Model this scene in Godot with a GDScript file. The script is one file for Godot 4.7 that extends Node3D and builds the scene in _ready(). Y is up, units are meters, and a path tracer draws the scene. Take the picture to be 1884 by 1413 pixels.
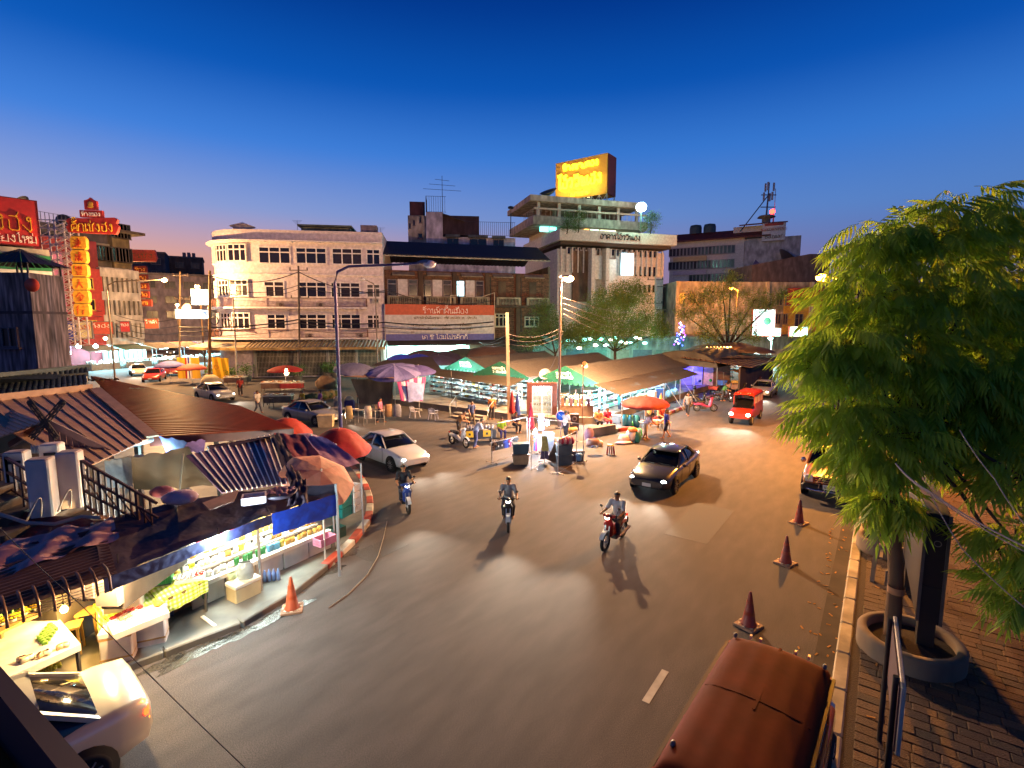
extends Node3D
# Night junction beside a street market, seen from a footbridge. Units are metres.
var rng := RandomNumberGenerator.new()
var used := {}
var mats := {}
var texs := {}

func V3(x: float, y: float, z: float) -> Vector3: return Vector3(x, y, z)

# ---------- naming and nodes ----------
func numbered(n: String) -> String:
	if not used.has(n):
		used[n] = 0
		return n
	used[n] += 1
	return "%s_%03d" % [n, used[n]]

func tag(o: Node, label: String, category := "", group := "", kind := "") -> Node:
	if label: o.set_meta("label", label)
	if category: o.set_meta("category", category)
	if group: o.set_meta("group", group)
	if kind: o.set_meta("kind", kind)
	return o

func thing(n: String, label: String, category: String, at := Vector3.ZERO, turn := 0.0,group := "") -> Node3D:
	var o := Node3D.new()
	o.name = numbered(n)
	add_child(o)
	o.position = at
	o.rotation.y = turn
	tag(o, label, category, group)
	return o

func obj(n: String, s: SurfaceTool, m: Material, parent: Node = self, smooth_all := false) -> MeshInstance3D:
	var o := MeshInstance3D.new()
	o.name = numbered(n) if parent == self else n
	s.generate_normals()
	o.mesh = s.commit()
	o.material_override = m
	parent.add_child(o, true)
	return o

func piece(n: String, mesh: Mesh, m: Material, parent: Node, t: Transform3D) -> MeshInstance3D:
	var o := MeshInstance3D.new()
	o.name = numbered(n) if parent == self else n
	o.mesh = mesh
	o.material_override = m
	o.transform = t
	parent.add_child(o, true)
	return o

func struct(n: String, s: SurfaceTool, m: Material) -> MeshInstance3D:
	var o := obj(n, s, m)
	o.set_meta("kind", "structure")
	return o

func dup(src: Node3D, at: Vector3,turn: float, label := "", n := "") -> Node3D:
	var r: Node3D = src.duplicate()
	r.name = numbered(n if n else String(src.name).rstrip("0123456789").rstrip("_"))
	add_child(r)
	r.position = at
	r.rotation.y = turn
	if label: r.set_meta("label", label)
	return r

# ---------- materials ----------
func noise_tex(key: String, freq: float, lo: float, hi: float, octaves := 4,size := 512,as_normal := 0.0,kind := FastNoiseLite.TYPE_SIMPLEX_SMOOTH) -> NoiseTexture2D:
	if texs.has(key): return texs[key]
	var n := FastNoiseLite.new()
	n.seed = hash(key) % 9999
	n.noise_type = kind
	n.frequency = freq
	n.fractal_octaves = octaves
	var t := NoiseTexture2D.new()
	t.width = size
	t.height = size
	t.seamless = true
	t.noise = n
	if as_normal > 0.0:
		t.as_normal_map = true
		t.bump_strength = as_normal
	else:
		var g := Gradient.new()
		g.set_color(0,Color(lo, lo, lo))
		g.set_color(1,Color(hi, hi, hi))
		t.color_ramp = g
	texs[key] = t
	return t

# kinds: "" plain, "wear" blotchy paint, "grime" strong stains, "cloth" folds, "metal", "rough" gritty
func mat(hex: String, rough := 0.75,kind := "wear", metal := 0.0) -> StandardMaterial3D:
	var key := "%s_%s_%s_%s" % [hex, rough, kind, metal]
	if mats.has(key): return mats[key]
	var m := StandardMaterial3D.new()
	m.albedo_color = Color(hex)
	m.roughness = rough
	m.metallic = metal
	if kind:
		m.uv1_triplanar = true
		m.uv1_world_triplanar = true
		match kind:
			"wear":
				m.albedo_texture = noise_tex("wear", 0.012,0.78,1.0,5)
				m.uv1_scale = Vector3.ONE * 0.31
			"grime":
				m.albedo_texture = noise_tex("grime", 0.008,0.55,1.08,6)
				m.uv1_scale = V3(0.2,0.085,0.2)
			"streak":
				m.albedo_texture = noise_tex("streak", 0.012,0.25,1.15,5)
				m.uv1_scale = V3(0.7,0.07,0.7)
			"cloth":
				m.albedo_texture = noise_tex("wear", 0.012,0.78,1.0,5)
				m.normal_enabled = true
				m.normal_texture = noise_tex("folds", 0.008,0,1,3,512,9.0)
				m.normal_scale = 0.6
				m.uv1_scale = Vector3.ONE * 0.6
			"rough":
				m.albedo_texture = noise_tex("grit", 0.06,0.62,1.0,5)
				m.normal_enabled = true
				m.normal_texture = noise_tex("gritn", 0.09,0,1,4,512,6.0)
				m.normal_scale = 0.6
				m.uv1_scale = Vector3.ONE * 0.7
	mats[key] = m
	return m

func glow(hex: String, e: float) -> StandardMaterial3D:
	var key := "glow%s%s" % [hex, e]
	if mats.has(key): return mats[key]
	var m := StandardMaterial3D.new()
	m.albedo_color = Color(hex)
	m.emission_enabled = true
	m.emission = Color(hex)
	m.emission_energy_multiplier = e
	mats[key] = m
	return m

func vmat(rough := 0.7) -> StandardMaterial3D:
	var key := "v%s" % rough
	if mats.has(key): return mats[key]
	var m := StandardMaterial3D.new()
	m.vertex_color_use_as_albedo = true
	m.roughness = rough
	mats[key] = m
	return m

func pane(hex: String, a := 0.25) -> StandardMaterial3D:
	var key := "pane%s%s" % [hex, a]
	if mats.has(key): return mats[key]
	var m := StandardMaterial3D.new()
	m.albedo_color = Color(hex, a)
	m.transparency = BaseMaterial3D.TRANSPARENCY_ALPHA
	m.roughness = 0.03
	mats[key] = m
	return m

# ---------- shapes ----------
func S() -> SurfaceTool:
	var s := SurfaceTool.new()
	s.begin(Mesh.PRIMITIVE_TRIANGLES)
	s.set_smooth_group(-1)
	return s

func quad(s: SurfaceTool, a: Vector3,b: Vector3,c: Vector3,d: Vector3) -> void:
	for p in [a, b, c, a, c, d]: s.add_vertex(p)

func bxt(s: SurfaceTool, t: Transform3D, z: Vector3) -> void:
	s.set_smooth_group(-1)
	var h := z * 0.5
	var p := []
	for k in 8:
		p.append(t * V3(h.x if k & 1 else -h.x, h.y if k & 2 else -h.y, h.z if k & 4 else -h.z))
	quad(s, p[4],p[6],p[7],p[5]); quad(s, p[1],p[3],p[2],p[0])
	quad(s, p[0],p[2],p[6],p[4]); quad(s, p[5],p[7],p[3],p[1])
	quad(s, p[2],p[3],p[7],p[6]); quad(s, p[4],p[5],p[1],p[0])

func bx(s: SurfaceTool, x: float, y: float, z: float, w: float, h: float, l: float, ry := 0.0) -> SurfaceTool:
	bxt(s, Transform3D(Basis(Vector3.UP, ry),V3(x, y, z)),V3(w, h, l))
	return s

func box(x: float, y: float, z: float, w: float, h: float, l: float, ry := 0.0) -> SurfaceTool:
	return bx(S(),x, y, z, w, h, l, ry)

# a box given by its low and high corners, with chamfered vertical and top edges
func cham(s: SurfaceTool, x: float, y: float, z: float, w: float, h: float, l: float, c := 0.02) -> SurfaceTool:
	s.set_smooth_group(-1)
	var rings := [[-h / 2,0.0],[h / 2 - c, 0.0],[h / 2,c]]
	var pr := []
	for r in rings:
		var a: float = w / 2 - r[1]
		var b: float = l / 2 - r[1]
		var ring := []
		for q in [[a - c, b],[a, b - c],[a, -b + c],[a - c, -b],[-a + c, -b],[-a, -b + c],[-a, b - c],[-a + c, b]]:
			ring.append(V3(x + q[0],y + r[0],z + q[1]))
		pr.append(ring)
	for k in 2:
		for i in 8:
			quad(s, pr[k][i],pr[k + 1][i],pr[k + 1][(i + 1) % 8],pr[k][(i + 1) % 8])
	for i in range(1,7):
		for p in [pr[2][0],pr[2][i + 1],pr[2][i]]: s.add_vertex(p)
		for p in [pr[0][0],pr[0][i],pr[0][i + 1]]: s.add_vertex(p)
	return s

func basis_along(d: Vector3) -> Basis:
	var y := d.normalized()
	var x := y.cross(Vector3.UP if absf(y.y) < 0.95 else Vector3.RIGHT).normalized()
	return Basis(x, y, x.cross(y))

func bar(s: SurfaceTool, a: Vector3,b: Vector3,w := 0.05,h := -1.0) -> SurfaceTool:
	bxt(s, Transform3D(basis_along(b - a),(a + b) * 0.5),V3(w, a.distance_to(b),w if h < 0.0 else h))
	return s

func tube(s: SurfaceTool, pts: Array, r0: float, r1 := -1.0,n := 8) -> SurfaceTool:
	s.set_smooth_group(0)
	if r1 < 0.0: r1 = r0
	var rings := []
	for i in pts.size():
		var d: Vector3 = (pts[mini(i + 1,pts.size() - 1)] - pts[maxi(i - 1,0)])
		var b := basis_along(d)
		var r := lerpf(r0,r1,float(i) / maxi(pts.size() - 1,1))
		var ring := []
		for k in n:
			var a := TAU * k / n
			ring.append(pts[i] + (b.x * cos(a) + b.z * sin(a)) * r)
		rings.append(ring)
	for i in pts.size() - 1:
		for k in n:
			quad(s, rings[i][k],rings[i][(k + 1) % n],rings[i + 1][(k + 1) % n],rings[i + 1][k])
	s.set_smooth_group(-1)
	for k in range(1,n - 1):
		for p in [rings[0][0],rings[0][k + 1],rings[0][k]]: s.add_vertex(p)
		for p in [rings[-1][0],rings[-1][k],rings[-1][k + 1]]: s.add_vertex(p)
	return s

func lathe(s: SurfaceTool, c: Vector3,prof: Array, n := 14,axis := Basis.IDENTITY, smooth := true) -> SurfaceTool:
	s.set_smooth_group(0 if smooth else -1)
	for i in prof.size() - 1:
		for k in n:
			var q := []
			for e in [[i, k],[i, k + 1],[i + 1,k + 1],[i + 1,k]]:
				var a: float = TAU * (e[1] % n) / n
				q.append(c + axis * V3(cos(a) * prof[e[0]][0],prof[e[0]][1],sin(a) * prof[e[0]][0]))
			quad(s, q[0],q[1],q[2],q[3])
	return s

# a grid surface from a function of u, v in 0..1
func grid(s: SurfaceTool, nu: int, nv: int, f: Callable, smooth := true, uv := false) -> SurfaceTool:
	s.set_smooth_group(0 if smooth else -1)
	var p := []
	for j in nv + 1:
		for i in nu + 1: p.append(f.call(float(i) / nu, float(j) / nv))
	for j in nv:
		for i in nu:
			for e in [[0,0],[1,0],[1,1],[0,0],[1,1],[0,1]]:
				if uv: s.set_uv(Vector2(float(i + e[0]) / nu, float(j + e[1]) / nv))
				s.add_vertex(p[(j + e[1]) * (nu + 1) + i + e[0]])
	return s

func lerp4(a: Vector3,b: Vector3,c: Vector3,d: Vector3,u: float, v: float) -> Vector3:
	return a.lerp(b, u).lerp(d.lerp(c, u),v)

# a slab over four corners (a, b, c, d round the top), thick downwards
func slab(s: SurfaceTool, a: Vector3,b: Vector3,c: Vector3,d: Vector3,th: float) -> SurfaceTool:
	s.set_smooth_group(-1)
	var o := V3(0,-th, 0)
	quad(s, a, b, c, d); quad(s, d + o, c + o, b + o, a + o)
	for e in [[a, b],[b, c],[c, d],[d, a]]: quad(s, e[1],e[0],e[0] + o, e[1] + o)
	return s

# an extruded polygon in its own plane: pts are Vector2 in x, y; depth along z from z0 to z1
func prism(s: SurfaceTool, pts: PackedVector2Array, z0: float, z1: float, t := Transform3D.IDENTITY) -> SurfaceTool:
	s.set_smooth_group(-1)
	var ix := Geometry2D.triangulate_polygon(pts)
	for k in range(0,ix.size(),3):
		for e in [[0,1,2,z1],[0,2,1,z0]]:
			for j in 3:
				var q: Vector2 = pts[ix[k + int(e[j])]]
				s.add_vertex(t * V3(q.x, q.y, e[3]))
	for i in pts.size():
		var a := pts[i]
		var b := pts[(i + 1) % pts.size()]
		quad(s, t * V3(a.x, a.y, z0),t * V3(b.x, b.y, z0),t * V3(b.x, b.y, z1),t * V3(a.x, a.y, z1))
	return s

# a horizontal polygon slab: pts are Vector3 round the edge
func floor_slab(s: SurfaceTool, pts: Array, y0: float, y1: float) -> SurfaceTool:
	var p := PackedVector2Array()
	for v in pts: p.append(Vector2(v.x, -v.z))
	return prism(s, p, y0,y1,Transform3D(Basis(Vector3.RIGHT,V3(0,0,-1),Vector3.UP),Vector3.ZERO))

func ball(s: SurfaceTool, c: Vector3,r: Vector3,n := 8,lump := 0.0) -> SurfaceTool:
	s.set_smooth_group(0)
	var ph := c.x * 7.3 + c.z * 3.1
	var f := func(u: float, v: float) -> Vector3:
		var a := TAU * fposmod(u, 1.0)
		var b := PI * (v - 0.5)
		var q := V3(cos(a) * cos(b),sin(b),sin(a) * cos(b))
		return c + q * r * (1.0 + lump * sin(q.x * 5.0 + ph) * cos(q.z * 4.0 + q.y * 3.0 + ph))
	return grid(s, n, n / 2 + 1,f)

func bez(a: Vector3,b: Vector3,sag: float, n := 12) -> Array:
	var r := []
	for i in n + 1:
		var t := float(i) / n
		r.append(a.lerp(b, t) - V3(0,sag * 4.0 * t * (1.0 - t),0))
	return r

# ---------- lights ----------
func lamp_at(n: String, p: Vector3,hex: String, e: float, size := 0.1) -> OmniLight3D:
	var l := OmniLight3D.new()
	l.name = numbered(n)
	l.light_color = Color(hex)
	l.light_energy = e
	l.light_size = size
	l.omni_range = 120.0
	l.omni_attenuation = 2.0
	l.shadow_enabled = true
	add_child(l)
	l.position = p
	return l

# ---------- lettering: strokes on a small grid ----------
const GLYPH := {
	"ก": "000628586660 061504", "ข": "o17 27205058", "ค": "000628586660 o33 2200", "ง": "o47 57514013", "จ": "072858666240 o31",
	"ช": "o17 27205057 5668", "ซ": "o17 27205057 566879", "ต": "00062837485866 6660 o33 2200", "ด": "000628586660 o23 1300", "ท": "o17 2720 24486760",
	"น": "o17 27205057 o61", "บ": "o17 27206068", "ป": "o17 2720606c", "ผ": "o17 2720446068", "พ": "o07 0700346068", "ม": "o17 2721 o11 21616068",
	"ย": "16052403006068", "ร": "o41 4246161868", "ว": "o41 5156482806", "ส": "000528586660 486a 0036", "ล": "000528586660 0036", "ห": "o17 2720 2366 6660 o57",
	"อ": "1511205061665828", "ฮ": "1511205061665828 586a", "า": "0628486560", "เ": "1810 o21", "โ": "212b0c4d o31", "ใ": "212a1b0a2c o31", "ั": "o2a 3a6c",
	"ี": "0a395a0a 5c", "ื": "0a395a0a 4a4c 5a5c", "ิ": "0a395a0a", "้": "1a2b3a5c", "่": "3a3c", "๊": "1a2c3a4c5b", "็": "1a3b4a2c", "์": "o3a 3b4c", "-": "0444",
	"達": "1726 04244200 112080 3676 5851 3474 3373 4535 6575", "成": "2676 262310 24444231 58547082 7540 6877", "豐": "18157578 4845 2737 2636 5767 5666 1474 2363622223 0080 3120 5160",
	"大": "1575 484510 4570", "金": "4804 4884 2565 1373 4540 0080 2231 6251", "行": "2806 2604 1510 4787 3484 646051",
}
const ABOVE := "ัีืิ้่๊็์"

func lettering(n: String, text: String, x: float, y: float, z: float, wide: float, high: float, stroke: float, m: Material, parent: Node, depth := 0.04) -> MeshInstance3D:
	var s := S()
	var at := []
	var pen := 0.0
	var last := 0.0
	var lift := 0.0
	for ch in text:
		if ABOVE.contains(ch):
			at.append([ch, last, lift])
			lift += 3.0
		else:
			lift = 0.0
			last = pen
			at.append([ch, pen, 0.0])
			pen += 4.0 if ch == " " or ch == "เ" else 5.0 if ch in ["โ", "ใ"] else 9.6 if ch.unicode_at(0) > 0x3000 else 7.4
	var kx := wide / maxf(pen - 1.0,1.0)
	var ky := high / 8.0
	for a in at:
		if not GLYPH.has(a[0]): continue
		for stk in String(GLYPH[a[0]]).split(" ", false):
			var pts: Array[Vector2] = []
			if stk[0] == "o":
				for k in 7: pts.append(Vector2(float(stk[1].hex_to_int()) + cos(k * TAU / 6),float(stk[2].hex_to_int()) + sin(k * TAU / 6)))
			else:
				for k in range(0,stk.length() - 1,2): pts.append(Vector2(stk[k].hex_to_int(),stk[k + 1].hex_to_int()))
			for k in pts.size() - 1:
				var p0 := V3((pts[k].x + a[1]) * kx, (pts[k].y + a[2]) * ky, 0)
				var p1 := V3((pts[k + 1].x + a[1]) * kx, (pts[k + 1].y + a[2]) * ky, 0)
				var d := (p1 - p0).normalized() * stroke * 0.35
				bar(s, p0 - d, p1 + d, stroke, depth)
	var o := obj(n, s, m, parent)
	o.position = V3(x, y, z)
	return o

# ---------- figures: one continuous surface over tapered bones ----------
# bones: [a, b, ra, rb]; returns a surface-net mesh of their smooth union
func net(s: SurfaceTool, bones: Array, cell: float, k := 0.03) -> SurfaceTool:
	s.set_smooth_group(0)
	var lo := Vector3.INF
	var hi := -Vector3.INF
	for b in bones:
		for e in 2:
			var r: Vector3 = Vector3.ONE * (b[2 + e] + cell * 1.5 + k * 0.5)
			lo = lo.min(b[e] - r)
			hi = hi.max(b[e] + r)
	var n := Vector3i(((hi - lo) / cell).ceil()) + Vector3i.ONE
	var val := PackedFloat32Array()
	val.resize(n.x * n.y * n.z)
	val.fill(1.0)
	for b in bones:
		var a: Vector3 = b[0]
		var ab: Vector3 = b[1] - b[0]
		var l2 := maxf(ab.length_squared(),1e-6)
		var big: float = maxf(b[2],b[3]) + cell * 2.0 + k
		var f := Vector3i(((a.min(b[1]) - Vector3.ONE * big - lo) / cell).floor()).clamp(Vector3i.ZERO, n - Vector3i.ONE)
		var t := Vector3i(((a.max(b[1]) + Vector3.ONE * big - lo) / cell).ceil()).clamp(Vector3i.ZERO, n - Vector3i.ONE)
		for z in range(f.z, t.z + 1):
			for y in range(f.y, t.y + 1):
				for x in range(f.x, t.x + 1):
					var p := lo + V3(x, y, z) * cell
					var h := clampf((p - a).dot(ab) / l2,0.0,1.0)
					var d := p.distance_to(a + ab * h) - lerpf(b[2],b[3],h)
					var i := (z * n.y + y) * n.x + x
					var o := val[i]
					var m := maxf(k - absf(d - o),0.0) / k
					val[i] = minf(d, o) - m * m * k * 0.25
	var vert := {}
	for z in n.z - 1:
		for y in n.y - 1:
			for x in n.x - 1:
				var i := (z * n.y + y) * n.x + x
				var first := val[i] < 0.0
				var cross := false
				for c in range(1,8):
					if (val[i + (c & 1) + (c >> 1 & 1) * n.x + (c >> 2) * n.x * n.y] < 0.0) != first:
						cross = true
						break
				if not cross: continue
				var sum := Vector3.ZERO
				var cnt := 0
				for c in 8:
					for ax in [1,2,4]:
						if c & ax: continue
						var e: int = c | ax
						var va := val[i + (c & 1) + (c >> 1 & 1) * n.x + (c >> 2) * n.x * n.y]
						var vb := val[i + (e & 1) + (e >> 1 & 1) * n.x + (e >> 2) * n.x * n.y]
						if (va < 0.0) != (vb < 0.0):
							var w := va / (va - vb)
							sum += V3(c & 1,c >> 1 & 1,c >> 2).lerp(V3(e & 1,e >> 1 & 1,e >> 2),w)
							cnt += 1
				vert[i] = lo + (V3(x, y, z) + sum / cnt) * cell
	var st := [1,n.x, n.x * n.y]
	for i in vert:
		for ax in 3:
			var u: int = st[(ax + 1) % 3]
			var w: int = st[(ax + 2) % 3]
			if not (vert.has(i - u) and vert.has(i - w) and vert.has(i - u - w)): continue
			var inside := val[i] < 0.0
			if inside == (val[i + st[ax]] < 0.0): continue
			if inside: quad(s, vert[i],vert[i - w],vert[i - u - w],vert[i - u])
			else: quad(s, vert[i],vert[i - u],vert[i - u - w],vert[i - w])
	return s

# joints of a figure 1.66 m tall facing +z; pose keys move the named joints
func joints(pose: Dictionary) -> Dictionary:
	var j := {
		"pelvis": V3(0,0.92,0),"chest": V3(0,1.26,0.0),"neck": V3(0,1.41,0.0),"head": V3(0,1.54,0.03),
		"shl": V3(0.18,1.35,0),"ell": V3(0.25,1.08,-0.02),"hal": V3(0.26,0.84,0.08),"shr": V3(-0.18,1.35,0),"elr": V3(-0.25,1.08,-0.02),"har": V3(-0.26,0.84,0.08),
		"hil": V3(0.09,0.88,0),"knl": V3(0.11,0.48,0.02),"anl": V3(0.12,0.08,-0.02),"hir": V3(-0.09,0.88,0),"knr": V3(-0.11,0.48,0.02),"anr": V3(-0.12,0.08,-0.02),
	}
	for k in pose: j[k] = pose[k]
	return j

const SIT := {"pelvis": Vector3(0,0.5,0),"chest": Vector3(0,0.85,0.04),"neck": Vector3(0,0.99,0.07),"head": Vector3(0,1.12,0.11),"shl": Vector3(0.18,0.93,0.06),"shr": Vector3(-0.18,0.93,0.06),
	"ell": Vector3(0.24,0.68,0.14),"elr": Vector3(-0.24,0.68,0.14),"hal": Vector3(0.08,0.6,0.34),"har": Vector3(-0.08,0.61,0.36),"hil": Vector3(0.09,0.49,0),"hir": Vector3(-0.09,0.49,0),
	"knl": Vector3(0.12,0.47,0.42),"knr": Vector3(-0.12,0.47,0.42),"anl": Vector3(0.12,0.08,0.36),"anr": Vector3(-0.12,0.08,0.4)}
const LEAN := {"chest": Vector3(0,1.2,0.16),"neck": Vector3(0,1.32,0.27),"head": Vector3(0,1.42,0.37),"shl": Vector3(0.18,1.27,0.22),"shr": Vector3(-0.18,1.27,0.22),"ell": Vector3(0.22,1.02,0.34),"elr": Vector3(-0.22,1.0,0.34),
	"hal": Vector3(0.12,0.92,0.55),"har": Vector3(-0.12,0.94,0.58),"anl": Vector3(0.13,0.08,0.05),"anr": Vector3(-0.12,0.08,-0.12)}
const RIDE := {"pelvis": Vector3(0,0.82,0),"chest": Vector3(0,1.16,0.06),"neck": Vector3(0,1.3,0.09),"head": Vector3(0,1.43,0.13),"shl": Vector3(0.18,1.24,0.08),"shr": Vector3(-0.18,1.24,0.08),
	"ell": Vector3(0.27,1.02,0.28),"elr": Vector3(-0.27,1.02,0.28),"hal": Vector3(0.28,0.99,0.52),"har": Vector3(-0.28,0.99,0.52),"hil": Vector3(0.1,0.8,0),"hir": Vector3(-0.1,0.8,0),
	"knl": Vector3(0.16,0.68,0.4),"knr": Vector3(-0.16,0.68,0.4),"anl": Vector3(0.15,0.32,0.28),"anr": Vector3(-0.15,0.32,0.28)}
const WALK := {"knl": Vector3(0.1,0.5,0.12),"anl": Vector3(0.11,0.1,0.22),"knr": Vector3(-0.1,0.48,0.0),"anr": Vector3(-0.11,0.12,-0.24),"hal": Vector3(0.25,0.88,-0.1),"har": Vector3(-0.25,0.9,0.22),"elr": Vector3(-0.25,1.1,0.06)}

func person(label: String, pose: Dictionary, at: Vector3,turn: float, shirt: String, legs: String, short := false, hair := "#141010", skin := "#9a6a48", long_hair := false, group := "") -> Node3D:
	var o := thing("person", label, "person", at, turn, group)
	var j := joints(pose)
	var fwd: Vector3 = ((j.hal + j.har) * 0.5 - j.chest)
	var look := V3(0,-0.1,1).normalized()
	var hd: Vector3 = j.head
	var bones := [[j.pelvis, j.chest, 0.125,0.13],[j.chest, j.neck, 0.12,0.055],[j.neck, hd, 0.05,0.055],[j.chest, j.shl, 0.1,0.06],[j.chest, j.shr, 0.1,0.06],
		[j.pelvis, j.hil, 0.12,0.1],[j.pelvis, j.hir, 0.12,0.1]]
	for e in ["l", "r"]:
		var wr: Vector3 = j["ha" + e]
		var ad: Vector3 = (wr - j["el" + e]).normalized()
		var side := V3(0.3 if e == "l" else -0.3,0,0)
		var an: Vector3 = j["an" + e]
		bones.append_array([[j["sh" + e],j["el" + e],0.052,0.042],[j["el" + e],wr, 0.041,0.028],[wr, wr + ad * 0.07,0.03,0.034],
			[j["hi" + e],j["kn" + e],0.088,0.058],[j["kn" + e],an, 0.056,0.038],[an, an + V3(0,-0.045,-0.04),0.04,0.035],[an + V3(0,-0.03,0),an + V3(0,-0.05,0.15),0.042,0.03]])
		for f in 4:
			var sp: Vector3 = basis_along(ad).x * (f - 1.5) * 0.021
			bones.append([wr + ad * 0.07 + sp, wr + ad * ([0.115,0.13,0.125,0.108][f]) + sp + V3(0,-0.012,0),0.01,0.008])
		bones.append([wr + ad * 0.03,wr + ad * 0.075 - side * 0.15 + V3(0,0,0.02),0.012,0.009])
	var s := net(S(),bones, 0.026)
	# the head on a finer grid: skull, jaw, nose, ears, brow
	var h := [[hd + V3(0,0.03,-0.015),hd + V3(0,0.035,0.01),0.086,0.08],[hd + V3(0,-0.03,0.02),hd + V3(0,-0.075,0.045),0.066,0.035],[hd + V3(0,0.01,0.085),hd + V3(0,-0.025,0.105),0.01,0.015],
		[hd + V3(0.078,0.01,-0.01),hd + V3(0.08,-0.02,-0.005),0.014,0.01],[hd + V3(-0.078,0.01,-0.01),hd + V3(-0.08,-0.02,-0.005),0.014,0.01],[hd + V3(-0.03,-0.05,0.085),hd + V3(0.03,-0.05,0.085),0.009,0.009],[hd, j.neck, 0.055,0.052]]
	net(s, h, 0.011,0.015)
	obj("body", s, mat(skin, 0.6,""),o)
	var fe := S()
	for e in [-1,1]:
		ball(fe, hd + V3(0.032 * e, 0.012,0.074),V3(0.013,0.009,0.008),6)
	obj("eyes", fe, mat("#20120c", 0.3,""),o)
	var hb := [[hd + V3(0,0.05,-0.03),hd + V3(0,0.065,0.015),0.092,0.078],[hd + V3(0,0.0,-0.045),hd + V3(0,-0.04,-0.045),0.07,0.05]]
	if long_hair: hb.append([hd + V3(0,0,-0.05),hd + V3(0,-0.2,-0.1),0.07,0.05])
	obj("hair", net(S(),hb, 0.02,0.02),mat(hair, 0.5,""),o)
	var g := 0.016
	var top := [[j.pelvis + V3(0,-0.02,0),j.chest, 0.135 + g, 0.135 + g],[j.chest, j.neck + V3(0,-0.03,0),0.12 + g, 0.055],[j.chest, j.shl, 0.1 + g, 0.064 + g],[j.chest, j.shr, 0.1 + g, 0.064 + g]]
	for e in ["l", "r"]: top.append([j["sh" + e],(j["sh" + e] as Vector3).lerp(j["el" + e],0.75),0.056 + g, 0.05 + g])
	obj("shirt", net(S(),top, 0.028),mat(shirt, 0.85,"cloth"),o)
	var low := [[j.pelvis + V3(0,-0.02,0),j.hil, 0.13,0.108],[j.pelvis + V3(0,-0.02,0),j.hir, 0.13,0.108]]
	for e in ["l", "r"]:
		low.append([j["hi" + e],j["kn" + e],0.1,0.074])
		if not short: low.append([j["kn" + e],(j["kn" + e] as Vector3).lerp(j["an" + e],0.9),0.072,0.056])
	obj("shorts" if short else "trousers", net(S(),low, 0.028),mat(legs, 0.85,"cloth"),o)
	return o

func sky_texture() -> ImageTexture:
	var im := Image.create(512,256,false, Image.FORMAT_RGBF)
	var el := [-90.0,-4.0,0.0,6.0,11.0,17.0,23.0,30.0,50.0,90.0]
	var warm := ["#1b1a22", "#2a2630", "#ff9a5c", "#e6a68e", "#8f9fd2", "#417fd8", "#0d58b6", "#03398e", "#0a2450", "#0c1a38"]
	var cold := ["#1b1a22", "#24242e", "#4c5f92", "#4a66a4", "#4a7ac0", "#3272c8", "#0a50ac", "#023488", "#0a214c", "#0c1a38"]
	for y in 256:
		var e := 90.0 - (y + 0.5) * 180.0 / 256.0
		var k := 0
		while k < 8 and e > el[k + 1]: k += 1
		var t := smoothstep(0.0,1.0,clampf((e - el[k]) / (el[k + 1] - el[k]),0.0,1.0)) * 0.15 + clampf((e - el[k]) / (el[k + 1] - el[k]),0.0,1.0) * 0.85
		var a := Color(warm[k]).srgb_to_linear().lerp(Color(warm[k + 1]).srgb_to_linear(),t)
		var b := Color(cold[k]).srgb_to_linear().lerp(Color(cold[k + 1]).srgb_to_linear(),t)
		for x in 512:
			var az := (x + 0.5) / 512.0 * TAU
			var w := pow(0.5 + 0.5 * cos(az + deg_to_rad(58.0)),3.0)
			im.set_pixel(x, y, b.lerp(a, w))
	return ImageTexture.create_from_image(im)

func _ready() -> void:
	rng.seed = 77
	var cam := Camera3D.new()
	cam.name = "camera"
	cam.fov = 73.75
	cam.near = 0.1
	cam.far = 3000.0
	add_child(cam)
	cam.position = V3(0,6.5,0)
	cam.rotation_degrees = V3(-6.72,0,0)
	var env := Environment.new()
	env.background_mode = Environment.BG_SKY
	var sky := Sky.new()
	var psm := PanoramaSkyMaterial.new()
	psm.panorama = sky_texture()
	sky.sky_material = psm
	env.sky = sky
	env.background_energy_multiplier = 0.42
	env.tonemap_mode = Environment.TONE_MAPPER_LINEAR
	env.tonemap_exposure = 2.5
	env.sdfgi_enabled = true
	env.ssao_enabled = true
	env.ssil_enabled = true
	var we := WorldEnvironment.new()
	we.name = "world_environment"
	we.environment = env
	add_child(we)
	var sun := DirectionalLight3D.new()   # the sun has just set to the left: only its last red skim is left
	sun.name = "sun"
	sun.light_energy = 0.01
	sun.light_color = Color("#ff9a66")
	sun.light_angular_distance = 8.0
	sun.shadow_enabled = true
	sun.rotation_degrees = V3(-4,-118,0)
	add_child(sun)
	build_ground()
	build_white_building()
	build_brick_building()
	build_back_buildings()
	build_left_street()
	build_roofs()
	build_stalls()
	build_market()
	build_junction()
	build_right_side()
	build_lamps_and_wires()
	build_traffic()
	build_trees()

const U := Vector3(0.585, 0, -0.811)   # along the right-hand street, away
const N := Vector3(0.811, 0, 0.585)    # across it, to the right

func rect_sheet(pts: Array, y: float, uv := false) -> SurfaceTool:
	var s := S()
	for k in range(1,pts.size() - 1):
		for p in [pts[0],pts[k],pts[k + 1]]:
			if uv:
				s.set_uv(Vector2(p.dot(N),p.dot(U)))
				s.set_uv2(Vector2(p.x, p.z))
			s.add_vertex(V3(p.x, y, p.z))
	return s

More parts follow.
